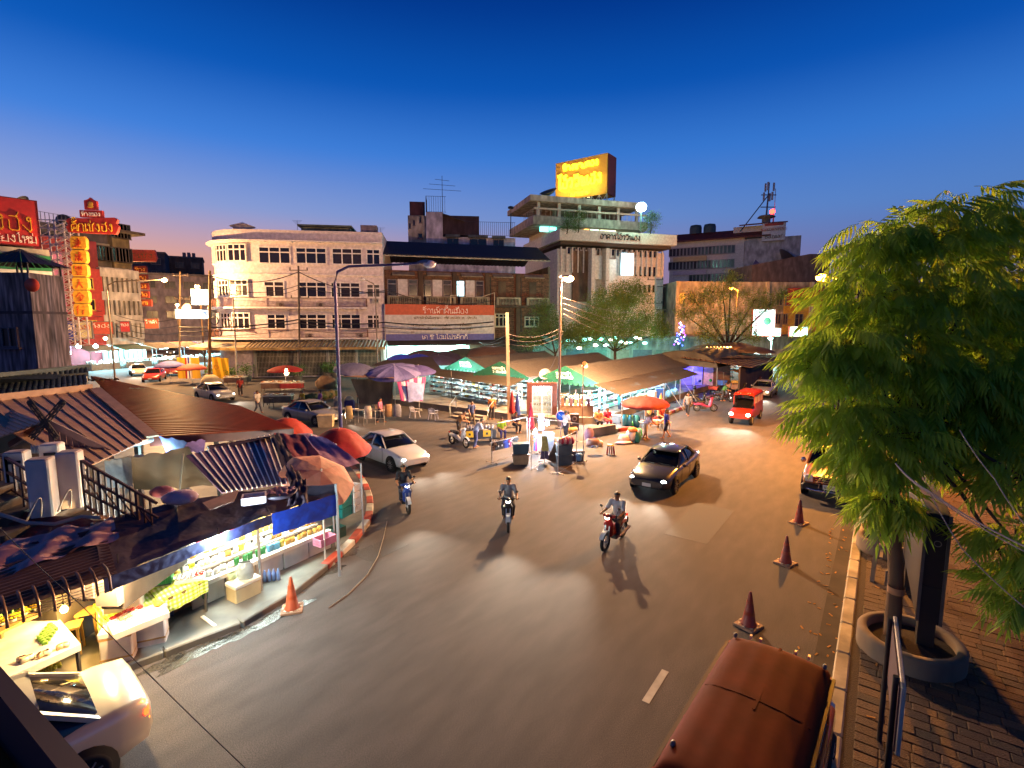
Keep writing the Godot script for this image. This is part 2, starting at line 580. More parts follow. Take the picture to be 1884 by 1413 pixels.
func kerb_line(n: String, label: String, pts: Array, w: float, h: float, cols: Array, step := 1.0) -> void:
	var root := Node3D.new()
	root.name = numbered(n)
	add_child(root)
	root.set_meta("kind", "structure")
	var cv := Curve3D.new()
	for p in pts: cv.add_point(p)
	var len := cv.get_baked_length()
	var cnt := int(len / step)
	for i in cnt:
		var a := cv.sample_baked(len * i / cnt)
		var b := cv.sample_baked(len * (i + 1) / cnt)
		var d := b - a
		var t := Transform3D(Basis(Vector3.UP, atan2(d.x, d.z)),(a + b) * 0.5)
		var s := S()
		cham(s, 0,h / 2 + rng.randf_range(-0.004,0.004),0,w, h, d.length() - 0.012,0.025)
		piece("kerb_stone", _done(s),cols[i % cols.size()],root, t)

func _done(s: SurfaceTool) -> ArrayMesh:
	s.generate_normals()
	return s.commit()

func build_ground() -> void:
	var am := StandardMaterial3D.new()
	am.albedo_color = Color("#665b58")
	am.roughness = 0.85
	am.albedo_texture = noise_tex("tyre", 0.014,0.8,1.04,5,1024)
	am.uv1_scale = V3(0.13,0.04,1)
	am.detail_enabled = true
	am.detail_blend_mode = BaseMaterial3D.BLEND_MODE_MUL
	am.detail_uv_layer = BaseMaterial3D.DETAIL_UV_2
	am.detail_albedo = noise_tex("asphfine", 0.2,0.4,1.1,3,1024)
	am.uv2_scale = V3(0.22,0.22,1)
	struct("ground", rect_sheet([V3(-900,0,300),V3(-900,0,-1500),V3(900,0,-1500),V3(900,0,300)],-0.03),mat("#4a4540", 0.9,"grime"))
	struct("road", rect_sheet([V3(-110,0,12),V3(-110,0,-170),V3(100,0,-170),V3(100,0,12)],0.0,true),am)
	# road marks: a worn dash by the red truck and a thin curved edge line
	var wp := mat("#b9b2a4", 0.7,"grime")
	var s := S()
	var a := V3(2.6,0,-8.55)
	bxt(s, Transform3D(Basis(Vector3.UP, atan2(U.x, U.z)),a + V3(0,0.003,0)),V3(0.13,0.006,1.0))
	struct("road_marking", s, wp)
	s = S()
	var arc := [V3(-4.13,0,-16.27),V3(-3.92,0,-14.97),V3(-3.76,0,-13.69),V3(-3.76,0,-12.6),V3(-3.96,0,-11.66),V3(-4.21,0,-11.07)]
	for k in arc.size() - 1: bar(s, arc[k] + V3(0,0.003,0),arc[k + 1] + V3(0,0.003,0),0.007,0.07)
	struct("road_marking", s, wp)
	# a few resurfaced patches
	var pm := mat("#484240", 0.75,"rough")
	for e in [[V3(6.25,0,-16.27),1.3,3.4],[V3(-3.82,0,-14.21),0.9,1.4]]:
		s = S()
		bxt(s, Transform3D(Basis(Vector3.UP, atan2(U.x, U.z)),e[0] + V3(0,0.002,0)),V3(e[1],0.004,e[2]))
		struct("road_patch", s, pm)
	# wet film by the stalls' gutter
	var wet := mat("#4a453f", 0.22,"rough").duplicate() as StandardMaterial3D
	wet.normal_scale = 0.15
	for e in [[V3(-4.9,0,-12.83),0.55,0.24],[V3(-5.19,0,-10.89),0.7,0.2],[V3(-5.81,0,-10.0),0.5,0.16],[V3(-6.25,0,-9.5),0.75,0.18],[V3(-4.68,0,-13.93),0.4,0.2],[V3(-6.71,0,-9.14),0.4,0.14]]:
		var rim := []
		for k in 30:
			var t := TAU * k / 30
			var rr := 1.0 + 0.22 * sin(t * 3.0 + e[1] * 9.0) + 0.14 * sin(t * 7.0 + e[2] * 20.0) + 0.06 * sin(t * 13.0)
			rim.append(e[0] + (V3(0.55,0,-0.83) * cos(t) * e[1] + V3(0.83,0,0.55) * sin(t) * e[2]) * rr)
		struct("puddle", rect_sheet(rim, 0.005),wet)
	# right pavement, its kerb and stamped stones
	var k0 := V3(7.41,0,-10.43)
	var e0 := k0 - U * 16.0
	var e1 := k0 + U * 70.0
	struct("pavement", floor_slab(S(),[e0,e1,e1 + N * 40.0,e0 + N * 40.0],-0.02,0.13),mat("#3f2c20", 0.85,"rough"))
	kerb_line("kerb", "", [k0 - U * 10.0 - N * 0.11,k0 + U * 36.0 - N * 0.11],0.24,0.165,[mat("#cdbb98", 0.75,"grime"),mat("#c6b48f", 0.75,"grime")],1.2)
	var pv := Node3D.new()
	pv.name = "stamped_paving"
	add_child(pv)
	pv.set_meta("kind", "structure")
	var vs := []
	for v in 5:
		var st := S()
		cham(st, 0,0,0,[0.36,0.3,0.33,0.38,0.27][v],0.03,0.209,0.011)
		vs.append(_done(st))
	var cols := [mat("#5c4230", 0.78,"rough"),mat("#533a2a", 0.8,"rough"),mat("#664a34", 0.78,"rough"),mat("#49382c", 0.82,"rough")]
	var far := S()
	var made := 0
	for r in range(0,150):
		var t := -5.5 + r * 0.215
		var off := 0.16
		while off < 9.0:
			var v := rng.randi() % 5
			var w: float = [0.36,0.3,0.33,0.38,0.27][v]
			var p := k0 + U * (t + rng.randf_range(-0.01,0.01)) + N * (off + w / 2)
			var tf := Transform3D(Basis(Vector3.UP, -0.625 + rng.randf_range(-0.04,0.04)) * Basis.from_euler(V3(rng.randf_range(-0.03,0.03),0,rng.randf_range(-0.025,0.025))),p + V3(0,0.13 + rng.randf_range(-0.004,0.006),0))
			off += w + 0.006
			if r < 30 and made < 300 and off < 3.6:
				piece("paving_stone", vs[v],cols[rng.randi() % 4],pv, tf)
				made += 1
			else: bxt(far, tf,V3(w, 0.03,0.209))
	var fo := obj("paving_stones", far, cols[0],pv)
	fo.set_meta("kind", "stuff")
	# left corner pavement with its curved kerb
	var cp := [V3(-12.5,0,-3.2),V3(-9.0,0,-7.2),V3(-7.4,0,-9.0),V3(-6.35,0,-9.8),V3(-5.9,0,-10.35),V3(-5.4,0,-11.3),V3(-5.0,0,-13.0),V3(-4.75,0,-14.6),V3(-4.75,0,-16.3),V3(-5.15,0,-18.0),V3(-5.8,0,-19.7),V3(-7.0,0,-22.2),V3(-10.0,0,-26.5),V3(-17.0,0,-33.5),V3(-32.0,0,-47.0)]
	var inner := []
	for p in cp: inner.append(p)
	inner.append(V3(-60,0,-47)); inner.append(V3(-60,0,-3.2))
	struct("pavement", floor_slab(S(),inner, -0.02,0.13),mat("#6e6a62", 0.5,"grime"))
	var grey := mat("#77736a", 0.7,"grime")
	kerb_line("kerb", "", cp.slice(0,7),0.24,0.15,[grey],1.3)
	kerb_line("kerb", "", cp.slice(6,13),0.24,0.155,[mat("#b4432c", 0.7,"grime"),mat("#c9c0b0", 0.75,"grime")],0.75)
	kerb_line("kerb", "", cp.slice(12,15),0.24,0.15,[grey],2.0)
	# hills far off on the right
	s = S()
	var ridge := []
	for k in 60:
		var x := -200.0 + k * 25.0
		ridge.append(V3(x, 60.0 + 26.0 * sin(k * 0.21 + 0.6) + 9.0 * sin(k * 0.73),-1150.0 + x * 0.25))
	for k in 59:
		var a0: Vector3 = ridge[k]
		var b0: Vector3 = ridge[k + 1]
		quad(s,V3(a0.x, -2,a0.z + 260),a0,b0,V3(b0.x, -2,b0.z + 260))
		quad(s, a0,V3(a0.x, -2,a0.z - 260),V3(b0.x, -2,b0.z - 260),b0)
	struct("hills", s, mat("#3b4a44", 0.95,"wear"))

var unit_box: BoxMesh

func ubox() -> BoxMesh:
	if unit_box == null:
		unit_box = BoxMesh.new()
	return unit_box

func pbox(n: String, m: Material, parent: Node, c: Vector3,size: Vector3,b := Basis.IDENTITY) -> MeshInstance3D:
	return piece(n, ubox(),m, parent, Transform3D(b * Basis.from_scale(size),c))

# a window as a part with a frame mesh, its panes as sub-parts; t has its origin at the low left corner on the wall face
func window(parent: Node, t: Transform3D, w: float, h: float, cols: int, split: float, fm: Material, gm: Material, mull := 0.09,n := "window") -> MeshInstance3D:
	var s := S()
	for x in cols + 1:
		bx(s, clampf(w * x / cols, mull / 2,w - mull / 2),h / 2,0.05,mull, h, 0.1)
	var ys := [0.0,h] if split <= 0.0 else [0.0,h * split, h]
	for y in ys:
		for x in cols: bx(s, w * (x + 0.5) / cols, clampf(y, mull / 2,h - mull / 2),0.048,w / cols - mull - 0.002,mull, 0.096)
	bx(s, w / 2,-0.05,0.08,w + 0.16,0.08,0.16)
	var o := obj(n, s, fm, parent)
	o.transform = t
	for x in cols:
		for k in ys.size() - 1:
			var y0: float = ys[k] + mull / 2
			var y1: float = ys[k + 1] - mull / 2
			pbox("pane", gm, o,V3(w * (x + 0.5) / cols, (y0 + y1) / 2,0.015),V3(w / cols - mull, y1 - y0,0.03))
	return o

func win_rect(parent: Node, r: Rect2,cols: int, split: float, fm: Material, gm: Material, z := 0.0,mull := 0.09,n := "window") -> MeshInstance3D:
	return window(parent, Transform3D(Basis.IDENTITY,V3(r.position.x, r.position.y, z + 0.002)),r.size.x, r.size.y, cols, split, fm, gm, mull, n)

# an arc-cornered outline: straight front from x1 down to xc, then a quarter turn of radius R, then back along the side
func front_line(x1: float, xc: float, R: float, back: float, off := 0.0) -> Array:
	var p := [V3(x1,0,off)]
	for k in 15:
		var a := PI / 2 * k / 14.0
		p.append(V3(xc - sin(a) * (R + off),0,-R + cos(a) * (R + off)))
	p.append(V3(xc - R - off, 0,-back))
	return p

func rail(s: SurfaceTool, line: Array, y0: float, y1: float, gap := 0.14,w := 0.025) -> void:
	for k in line.size() - 1:
		var a: Vector3 = line[k]
		var b: Vector3 = line[k + 1]
		for y in [y0 + 0.08,y1]: bar(s, a + Vector3.UP * y, b + Vector3.UP * y, 0.05)
		var n := maxi(1,int(a.distance_to(b) / gap))
		for i in n:
			var p := a.lerp(b, (i + 0.5) / n)
			bx(s, p.x, (y0 + y1) / 2 + 0.03,p.z, w, y1 - y0 - 0.1,w)

func build_white_building() -> void:
	var o := thing("white_building", "white three-storey building with a rounded corner, long balconies and shuttered ground floor", "building",V3(-15.92,0,-64.5),0.1484)
	var wm := mat("#dccdd0", 0.8,"wear")
	var trim := mat("#e4dada", 0.7,"wear")
	var gm := mat("#1d1a20", 0.12,"")
	var xc := -15.6
	var R := 5.6
	var line := front_line(0.0,xc, R, 14.0)
	var poly := line.duplicate()
	poly.append(V3(0,0,-14))
	obj("wall", floor_slab(S(),poly, 0.0,16.2),wm, o)
	var up := front_line(0.0,xc, R, 14.0,0.06)
	up.append(V3(0,0,-14))
	obj("parapet", floor_slab(S(),up, 16.35,17.6),wm, o)
	for e in [[16.2,16.34,0.75],[12.32,12.45,0.28],[8.3,8.5,1.1],[4.62,4.8,1.1]]:
		var l := front_line(0.0 if e[2] < 1.0 else -2.0,xc, R, 14.0,e[2])
		l.append(V3(l[0].x, 0,-14))
		obj("cornice" if e[2] < 1.0 else "balcony_slab", floor_slab(S(),l, e[0],e[1]),trim, o)
	# storeys of windows on the straight front
	var rows := [
		[[Rect2(-14.44,13.61,3.65,2.03),3],[Rect2(-10.23,13.65,3.60,1.98),3],[Rect2(-6.04,13.63,3.59,2.01),3],[Rect2(-1.99,13.67,1.70,1.94),2]],
		[[Rect2(-14.05,9.69,2.37,1.90),2],[Rect2(-10.27,9.66,3.48,1.92),3],[Rect2(-6.35,9.66,3.54,1.89),3],[Rect2(-2.09,9.69,1.68,1.69),2]],
		[[Rect2(-14.11,5.83,2.40,1.86),2],[Rect2(-10.38,5.8,3.43,1.90),3],[Rect2(-6.39,5.82,3.52,1.89),3],[Rect2(-2.16,5.88,1.56,1.76),2]]]
	for row in rows:
		for w in row: win_rect(o, w[0],w[1],0.68,trim, [gm, mat("#332a2a", 0.25,"wear"),mat("#4c4440", 0.4,"wear"),gm][rng.randi() % 4],0.0,0.13)
	for e in [[13.85,2.05],[9.75,2.0],[5.85,2.0]]:
		for k in 4:
			var a := [0.22,0.62,1.02,1.38][k] as float
			var ww: float = [2.3,1.9,1.6,1.3][k]
			var b := Basis(Vector3.UP, -a)
			var c := V3(xc - sin(a) * (R - 0.03),e[0],-R + cos(a) * (R - 0.03))
			window(o, Transform3D(b, c - b.x * ww / 2 + b.z * (ww * ww / 8 / R)),ww, e[1],3 if ww > 1.5 else 2,0.68,trim, gm, 0.13)
	# pilasters between the bays
	for x in [-13.9,-10.2,-5.6]:
		obj("pilaster", box(x, 7.9,0.06,0.28,6.2,0.12),wm, o)
	var rm := mat("#8a5a44", 0.6,"grime", 0.2)
	for e in [[8.5,9.55],[4.8,5.8]]:
		var l := front_line(-2.05,xc, R, 8.0,1.02)
		l.insert(0,V3(-2.05,0,0.02))
		var s := S()
		rail(s, l, e[0],e[1])
		obj("balcony_railing", s, rm, o)
	for k in 5:
		obj("rooftop_vent_cap" if k == 0 else "eave_bracket", box(xc + 2.0 + k * 3.1,16.12,0.45,0.2,0.1,0.5),trim, o)
	for e in [[-12.2,8.75],[-7.6,8.75],[-1.0,9.3],[-9.0,5.05],[-3.0,5.05]]:
		var ac := obj("air_conditioner", cham(S(),e[0],e[1],0.4,0.85,0.6,0.32,0.03),mat("#b8b0a8", 0.6,"wear"),o)
		obj("fan_grille", lathe(S(),V3(e[0] + 0.12,e[1],0.57),[[0.22,0.0],[0.2,0.015],[0.0,0.005]],14,Basis(Vector3.RIGHT, PI / 2)),mat("#4a4648", 0.6,""),ac)
	# rooftop rooms
	obj("stair_room", lathe(S(),V3(-17.2,17.0,-3.5),[[1.15,0.0],[1.15,1.4],[1.5,1.45],[0.0,2.0]],10),wm, o)
	var tn := obj("rooftop_room", box(-7.4,18.1,-6.0,6.0,1.2,4.0),mat("#8d9584", 0.8,"grime"),o)
	obj("flat_roof", box(0,0.72,0.2,6.6,0.22,5.0),mat("#6d7766", 0.8,"grime"),tn).position = V3(-7.4,18.1,-6.0)
	obj("water_tank", box(-1.9,18.2,-3.4,2.0,1.4,1.6),mat("#8e7d88", 0.7,"grime"),o)
	var an := S()
	for a in [[V3(-10.6,17.6,-3),1.7],[V3(-0.6,17.6,-4.2),1.3]]:
		tube(an, [a[0],a[0] + V3(0,a[1],0)],0.03,0.02,5)
		for k in 4: bar(an, a[0] + V3(-0.6 + k * 0.12,a[1] - k * 0.14,0),a[0] + V3(0.6 - k * 0.12,a[1] - k * 0.14,0),0.02)
	obj("aerials", an, mat("#3a3a40", 0.5,"", 0.5),o)
	# ground floor canopy of corrugated sheets and the folding shutters behind it
	var cl := front_line(0.3,xc, R, 8.0,0.05)
	var cf := front_line(0.3,xc, R, 8.0,3.3)
	var s2 := S()
	for k in cl.size() - 1:
		var a: Vector3 = cl[k] + Vector3.UP * 4.5
		var b: Vector3 = cl[k + 1] + Vector3.UP * 4.5
		var c: Vector3 = cf[k + 1] + Vector3.UP * 3.75
		var d: Vector3 = cf[k] + Vector3.UP * 3.75
		var n := maxi(2,int(c.distance_to(d) / 0.42))
		for i in n:
			var u0 := float(i) / n
			var u1 := float(i + 1) / n - 0.012
			slab(s2,a.lerp(b, u0),a.lerp(b, u1),d.lerp(c, u1),d.lerp(c, u0),0.07 + 0.05 * (i % 2))
	obj("corrugated_canopy", s2,mat("#a08c70", 0.6,"grime", 0.1),o)
	var val := S()
	for k in cf.size() - 1:
		bar(val, cf[k] + Vector3.UP * 3.6,cf[k + 1] + Vector3.UP * 3.6,0.05,0.3)
	obj("canopy_valance", val, mat("#c9a869", 0.8,"grime"),o)
	var bm := mat("#b9b09a", 0.6,"grime", 0.2)
	var dk := mat("#2e2a24", 0.9,"grime")
	for bay in [[-15.3,-10.6],[-10.2,-7.2],[-6.8,-3.6],[-3.4,-0.6]]:
		var sh := obj("folding_shutter", box((bay[0] + bay[1]) / 2,1.75,0.02,bay[1] - bay[0],3.3,0.04),dk, o)
		var g := S()
		var n := int((bay[1] - bay[0]) / 0.16)
		for i in n + 1: bx(g, lerpf(bay[0],bay[1],float(i) / n),1.75,0.08,0.055,3.3,0.05)
		for y in [0.4,1.1,1.8,2.5,3.2]:
			for i in n:
				bar(g,V3(lerpf(bay[0],bay[1],float(i) / n),y - 0.15,0.12),V3(lerpf(bay[0],bay[1],float(i + 1) / n),y + 0.15,0.12),0.025)
		obj("lattice", g, bm, sh)
	for x in [-15.5,-10.4,-7.0,-3.5,-0.4]: obj("pillar", box(x, 1.75,0.1,0.32,3.5,0.3),mat("#a89f94", 0.8,"grime"),o)
	obj("shop_header", box(-13.0,3.42,0.2,4.6,0.35,0.08),mat("#a8261e", 0.7,"wear"),o)
	# flags hung from the canopy's left edge
	var fl := [[V3(-37.51,2.86,-58),"#d9a92a", "yellow flag hung leftmost under the white building's canopy"],[V3(-36.71,2.86,-58),"#eeeae0", "striped national flag hung second under the canopy's left end"],[V3(-35.97,2.86,-58),"#e0b032", "yellow flag beside the left utility pole under the canopy"],
		[V3(-33.57,2.86,-58),"#e2ad22", "yellow flag with a round emblem right of the left utility pole"],[V3(-32.65,2.8,-58),"#e5b41c", "plain yellow flag hung rightmost under the canopy"]]
	for k in fl.size():
		var f: Array = fl[k]
		var fo := thing("flag", f[2],"flag", f[0] + V3(0,-1.35,0),0.1)
		var w := 0.95 if k != 1 else 0.8
		var cloth := func(u: float, v: float) -> Vector3: return V3((u - 0.5) * w, v * 2.4 - 1.2,0.06 * sin(u * 9.0 + v * 3.0 + k))
		if k == 1:
			for q in 5:
				var part := func(u: float, v: float) -> Vector3: return cloth.call((q + u) / 5.0,v)
				obj("stripe", grid(S(),3,5,part),mat(["#a8201c", "#efece6", "#27358c", "#efece6", "#a8201c"][q],0.85,""),fo)
		else: obj("cloth", grid(S(),10,5,cloth),mat(f[1],0.85,""),fo)
		if k == 3: obj("emblem", lathe(S(),V3(0,0.1,0.08),[[0.3,0.0],[0.22,0.012],[0.16,0.0]],14,Basis(Vector3.RIGHT, PI / 2)),mat("#c08a1c", 0.8,""),fo)

func sign_board(n: String, label: String, at: Vector3,turn: float, w: float, h: float, col: String, depth := 0.2,frame := "#6a6460", lit := 0.0) -> Node3D:
	var o := thing(n, label, "sign", at, turn)
	obj("panel", box(0,h / 2,0,w, h, depth),glow(col, lit) if lit > 0.0 else mat(col, 0.6,"wear"),o)
	var s := S()
	for y in [0.0,h]: bx(s, 0,y, 0.01,w + 0.1,0.08,depth + 0.06)
	for x in [-w / 2,w / 2]: bx(s, x, h / 2,0.012,0.08,h - 0.08,depth + 0.064)
	obj("frame", s, mat(frame, 0.5,"", 0.4),o)
	return o

func build_brick_building() -> void:
	var o := thing("brick_building", "old brown brick shophouse with balustrades and a dark tin roof", "building",V3(-16.09,0,-65.2),0.2793)
	var bm := mat("#86604a", 0.9,"grime").duplicate() as StandardMaterial3D
	bm.detail_enabled = true
	bm.detail_blend_mode = BaseMaterial3D.BLEND_MODE_MUL
	var im := Image.create(128,128,false, Image.FORMAT_RGB8)
	im.fill(Color(0.6,0.55,0.5))
	for r in 16:
		for c in 5:
			var q := rng.randf_range(0.7,1.0)
			im.fill_rect(Rect2i((c * 32 + (r % 2) * 16) % 128,r * 8,29,6),Color(q, q * rng.randf_range(0.88,1.0),q * 0.9))
	bm.detail_albedo = ImageTexture.create_from_image(im)
	bm.uv1_scale = V3(0.5,0.5,0.5)
	var W := Vector2(21.99,14.68).x
	obj("wall", box(W / 2 + 0.05,6.6,-6,W - 0.1,13.2,12),bm, o)
	var rf := S()
	var ye := Vector2(0.49,15.04).y
	for k in int(W / 0.3):
		var x := k * 0.3 + 0.05
		slab(rf,V3(x, ye + 2.45,-5),V3(x + 0.29,ye + 2.45,-5),V3(x + 0.29,ye, 0.7),V3(x, ye, 0.7),0.06 + 0.06 * (k % 2))
		slab(rf,V3(x, ye + 0.4,-11),V3(x + 0.29,ye + 0.4,-11),V3(x + 0.29,ye + 2.45,-5),V3(x, ye + 2.45,-5),0.06 + 0.06 * (k % 2))
	obj("tin_roof", rf, mat("#241f28", 0.55,"grime", 0.1),o)
	obj("eave_board", box(W / 2,ye - 0.15,0.62,W - 0.2,0.14,0.08),mat("#b5aa9a", 0.7,"grime"),o)
	obj("end_wall", box(W + 0.1,6.8,-6.2,0.3,ye - 0.2,12.0),mat("#6e6258", 0.9,"grime"),o)
	var stone := mat("#a3927c", 0.85,"grime")
	var dark := mat("#5c4434", 0.9,"grime")
	for px in [Vector2(4.59,14.13).x, Vector2(8.95,14.27).x, Vector2(13.29,14.4).x, Vector2(17.52,14.54).x]:
		obj("pilaster", box(px, 8.6,0.16,0.55,9.0,0.3),dark, o)
		obj("drain_pipe", tube(S(),[V3(px + 0.45,5,0.2),V3(px + 0.45,12.6,0.2)],0.06,-1.0,6),mat("#2c2624", 0.6,"", 0.3),o)
	for r in [Rect2(1.06,12.57,2.76,0.31),Rect2(5.38,12.61,3.04,0.34),Rect2(9.79,12.62,2.79,0.34),Rect2(14.0,12.62,2.70,0.35),Rect2(18.35,12.63,2.71,0.34)]:
		obj("hood", slab(S(),V3(r.position.x, r.end.y + 0.12,0.02),V3(r.end.x, r.end.y + 0.12,0.02),V3(r.end.x, r.position.y, 0.85),V3(r.position.x, r.position.y, 0.85),0.1),stone, o)
	# doors with shutters along the balcony
	var cream := mat("#cfc3c2", 0.75,"wear")
	var glass := mat("#1c1a22", 0.15,"")
	var wood := mat("#54402f", 0.8,"grime")
	var frames := mat("#7b6f74", 0.7,"wear")
	for d in [[Rect2(0.44,9.96,1.17,2.10),0],[Rect2(1.73,9.98,1.22,2.11),1],[Rect2(3.04,10.0,1.18,2.09),0],[Rect2(4.82,9.94,1.17,2.13),2],[Rect2(6.1,9.96,1.22,2.14),1],[Rect2(7.41,9.98,1.17,2.11),2],[Rect2(9.12,9.99,1.16,2.11),3],[Rect2(10.43,10.01,1.18,2.12),1],[Rect2(11.73,10.02,1.11,2.10),2],[Rect2(14.79,10.03,1.09,2.06),4],[Rect2(19.1,10.06,1.06,2.03),4]]:
		var r: Rect2 = d[0]
		if d[1] == 1 or d[1] == 4:
			var m: Material = cream if d[1] == 1 else wood
			var sh := obj("shutter_door", box(r.get_center().x, r.get_center().y, 0.05,r.size.x, r.size.y, 0.1),m, o)
			for k in 4:
				for e in 2: pbox("panel", m, sh,V3(r.position.x + r.size.x * (0.27 + 0.46 * e),r.position.y + r.size.y * (0.14 + k * 0.24),0.115),V3(r.size.x * 0.36,r.size.y * 0.18,0.03))
		else: win_rect(o, r, 1,0.72,frames, glow("#b8f2ff", 1.6) if d[1] == 3 else glass, 0.0,0.1)
	for r in [Rect2(14.33,6.09,1.73,1.75),Rect2(18.5,6.09,2.07,1.37)]: win_rect(o, r, 3,0.72,mat("#bfae94", 0.8,"wear"),glass, 0.0,0.13)
	# balustrade of turned balusters between piers
	var y0 := Vector2(2.09,8.92).y
	var y1 := Vector2(2.12,9.95).y
	obj("balcony_slab", box(W / 2,y0 - 0.14,0.62,W - 0.3,0.24,1.2),dark, o)
	for seg in [[0.35,Vector2(4.49,9.19).x],[Vector2(5.15,9.2).x, Vector2(8.88,9.24).x],[Vector2(9.49,9.25).x, Vector2(13.35,9.29).x],[Vector2(14.34,9.3).x, Vector2(17.62,9.34).x],[Vector2(18.45,9.35).x, W - 0.4]]:
		var bl := obj("balustrade", box((seg[0] + seg[1]) / 2,y1 - 0.08,1.05,seg[1] - seg[0],0.16,0.26),stone, o)
		for x in [seg[0] + 0.15,seg[1] - 0.15]: pbox("pier", stone, bl,V3(x, (y0 + y1) / 2 - 0.04,1.05),V3(0.34,y1 - y0 - 0.1,0.34))
		var st := S()
		var n := int((seg[1] - seg[0]) / 0.26)
		for k in n: lathe(st,V3(lerpf(seg[0] + 0.4,seg[1] - 0.4,(k + 0.5) / n),y0,1.05),[[0.06,0.0],[0.1,0.25],[0.05,0.55],[0.07,y1 - y0 - 0.16]],6)
		obj("balusters", st, stone, bl)
	# ground floor: an open, fluorescent-lit cloth shop under an awning
	obj("awning", slab(S(),V3(0.2,4.6,0.1),V3(W - 1,4.6,0.1),V3(W - 1,3.9,3.2),V3(0.2,3.9,3.2),0.1),mat("#4b4038", 0.7,"grime"),o)
	obj("shop_front", box(5.5,1.9,0.06,10.6,3.8,0.1),mat("#cfe4e2", 0.7,"wear"),o)
	for k in 4:
		var g := S()
		for i in 9: bx(g, 0.9 + k * 2.8 + i * 0.18,1.6,0.17,0.04,2.8,0.04)
		for y in [0.5,1.6,2.9]: bx(g, 1.62 + k * 2.8,y, 0.172,1.6,0.05,0.036)
		obj("folding_grille", g, mat("#8fa3a3", 0.5,"", 0.5),o)
	var tb := S()
	for k in 3: bx(tb, 2.2 + k * 3.6,3.72,1.6,1.3,0.05,0.06)
	obj("fluorescent_tubes", tb, glow("#c8fff4", 6.0),o)
	for k in 3: lamp_at("shop_light", o.transform * V3(2.2 + k * 3.6,3.4,1.7),"#b9fff0", 14.0,0.3)
	# its tall sign in three bands
	var r0 := Rect2(0.03,4.4,13.84,4.50)
	var sg := thing("shop_sign", "large orange, white and blue cloth shop sign across the brick building's front", "sign", o.transform * V3(r0.get_center().x, r0.position.y, 1.5),o.rotation.y)
	var hw := r0.size.x / 2
	var hh := r0.size.y
	obj("orange_band", box(0,hh * 0.855,0,hw * 2,hh * 0.29,0.25),mat("#c5502c", 0.6,"wear"),sg)
	obj("white_band", box(0,hh * 0.445,0,hw * 2,hh * 0.53,0.25),mat("#cfc6c4", 0.6,"wear"),sg)
	obj("blue_band", box(0,hh * 0.09,0,hw * 2,hh * 0.18,0.25),mat("#5a5aa8", 0.6,"wear"),sg)
	obj("side_return", box(-hw - 0.06,hh * 0.5,-0.6,0.1,hh, 1.4),mat("#b8a9a8", 0.6,"wear"),sg)
	var wt := mat("#efe9e2", 0.6,"")
	var br := mat("#6e5a44", 0.7,"")
	lettering("lettering", "ร้านผ้าพื้นเมือง", -hw * 0.34,hh * 0.76,0.15,hw * 0.84,hh * 0.12,0.1,wt, sg)
	lettering("lettering", "ศูนย์ร้านผ้าพื้นเมืองราคาถูกที่สุดของประเทศ-ปลีก-ส่ง", -hw * 0.56,hh * 0.6,0.14,hw * 1.22,hh * 0.05,0.05,br, sg)
	for e in [["-ผ้าหอมอม", -0.56,0.4,0.24],["-ผ้าคลอดอนเมือง", -0.2,0.4,0.36],["-ผ้าพื้นเมือง", 0.3,0.4,0.26],["-ผ้าคลอดอนเมือง", -0.56,0.29,0.4],["-ผ้าหอม", -0.02,0.29,0.2],["-ผ้าตลอดผ้า", 0.3,0.29,0.28]]:
		lettering("lettering", e[0],hw * e[1],hh * e[2],0.14,hw * e[3],hh * 0.045,0.05,br, sg)
	lettering("lettering", "โทร 053 -", -hw * 0.56,hh * 0.215,0.14,hw * 0.2,hh * 0.03,0.03,br, sg)
	lettering("lettering", "เด ซี โฮมโปรดักส์", -hw * 0.36,hh * 0.04,0.15,hw * 0.84,hh * 0.09,0.09,wt, sg)
	var pf := S()
	for p in [[Vector2(8.12,10.07),Vector2(8.1,8.81)],[Vector2(11.03,10.12),Vector2(11.01,8.84)],[Vector2(8.12,10.07),Vector2(11.03,10.12)],[Vector2(13.9,10.5),Vector2(13.87,4.43)],[Vector2(12.29,9.96),Vector2(13.9,10.5)]]:
		bar(pf,V3(p[0].x, p[0].y, 1.7),V3(p[1].x, p[1].y, 1.7),0.07)
	obj("sign_frame", pf, mat("#9a9080", 0.5,"", 0.3),sg).transform = sg.transform.affine_inverse() * o.transform

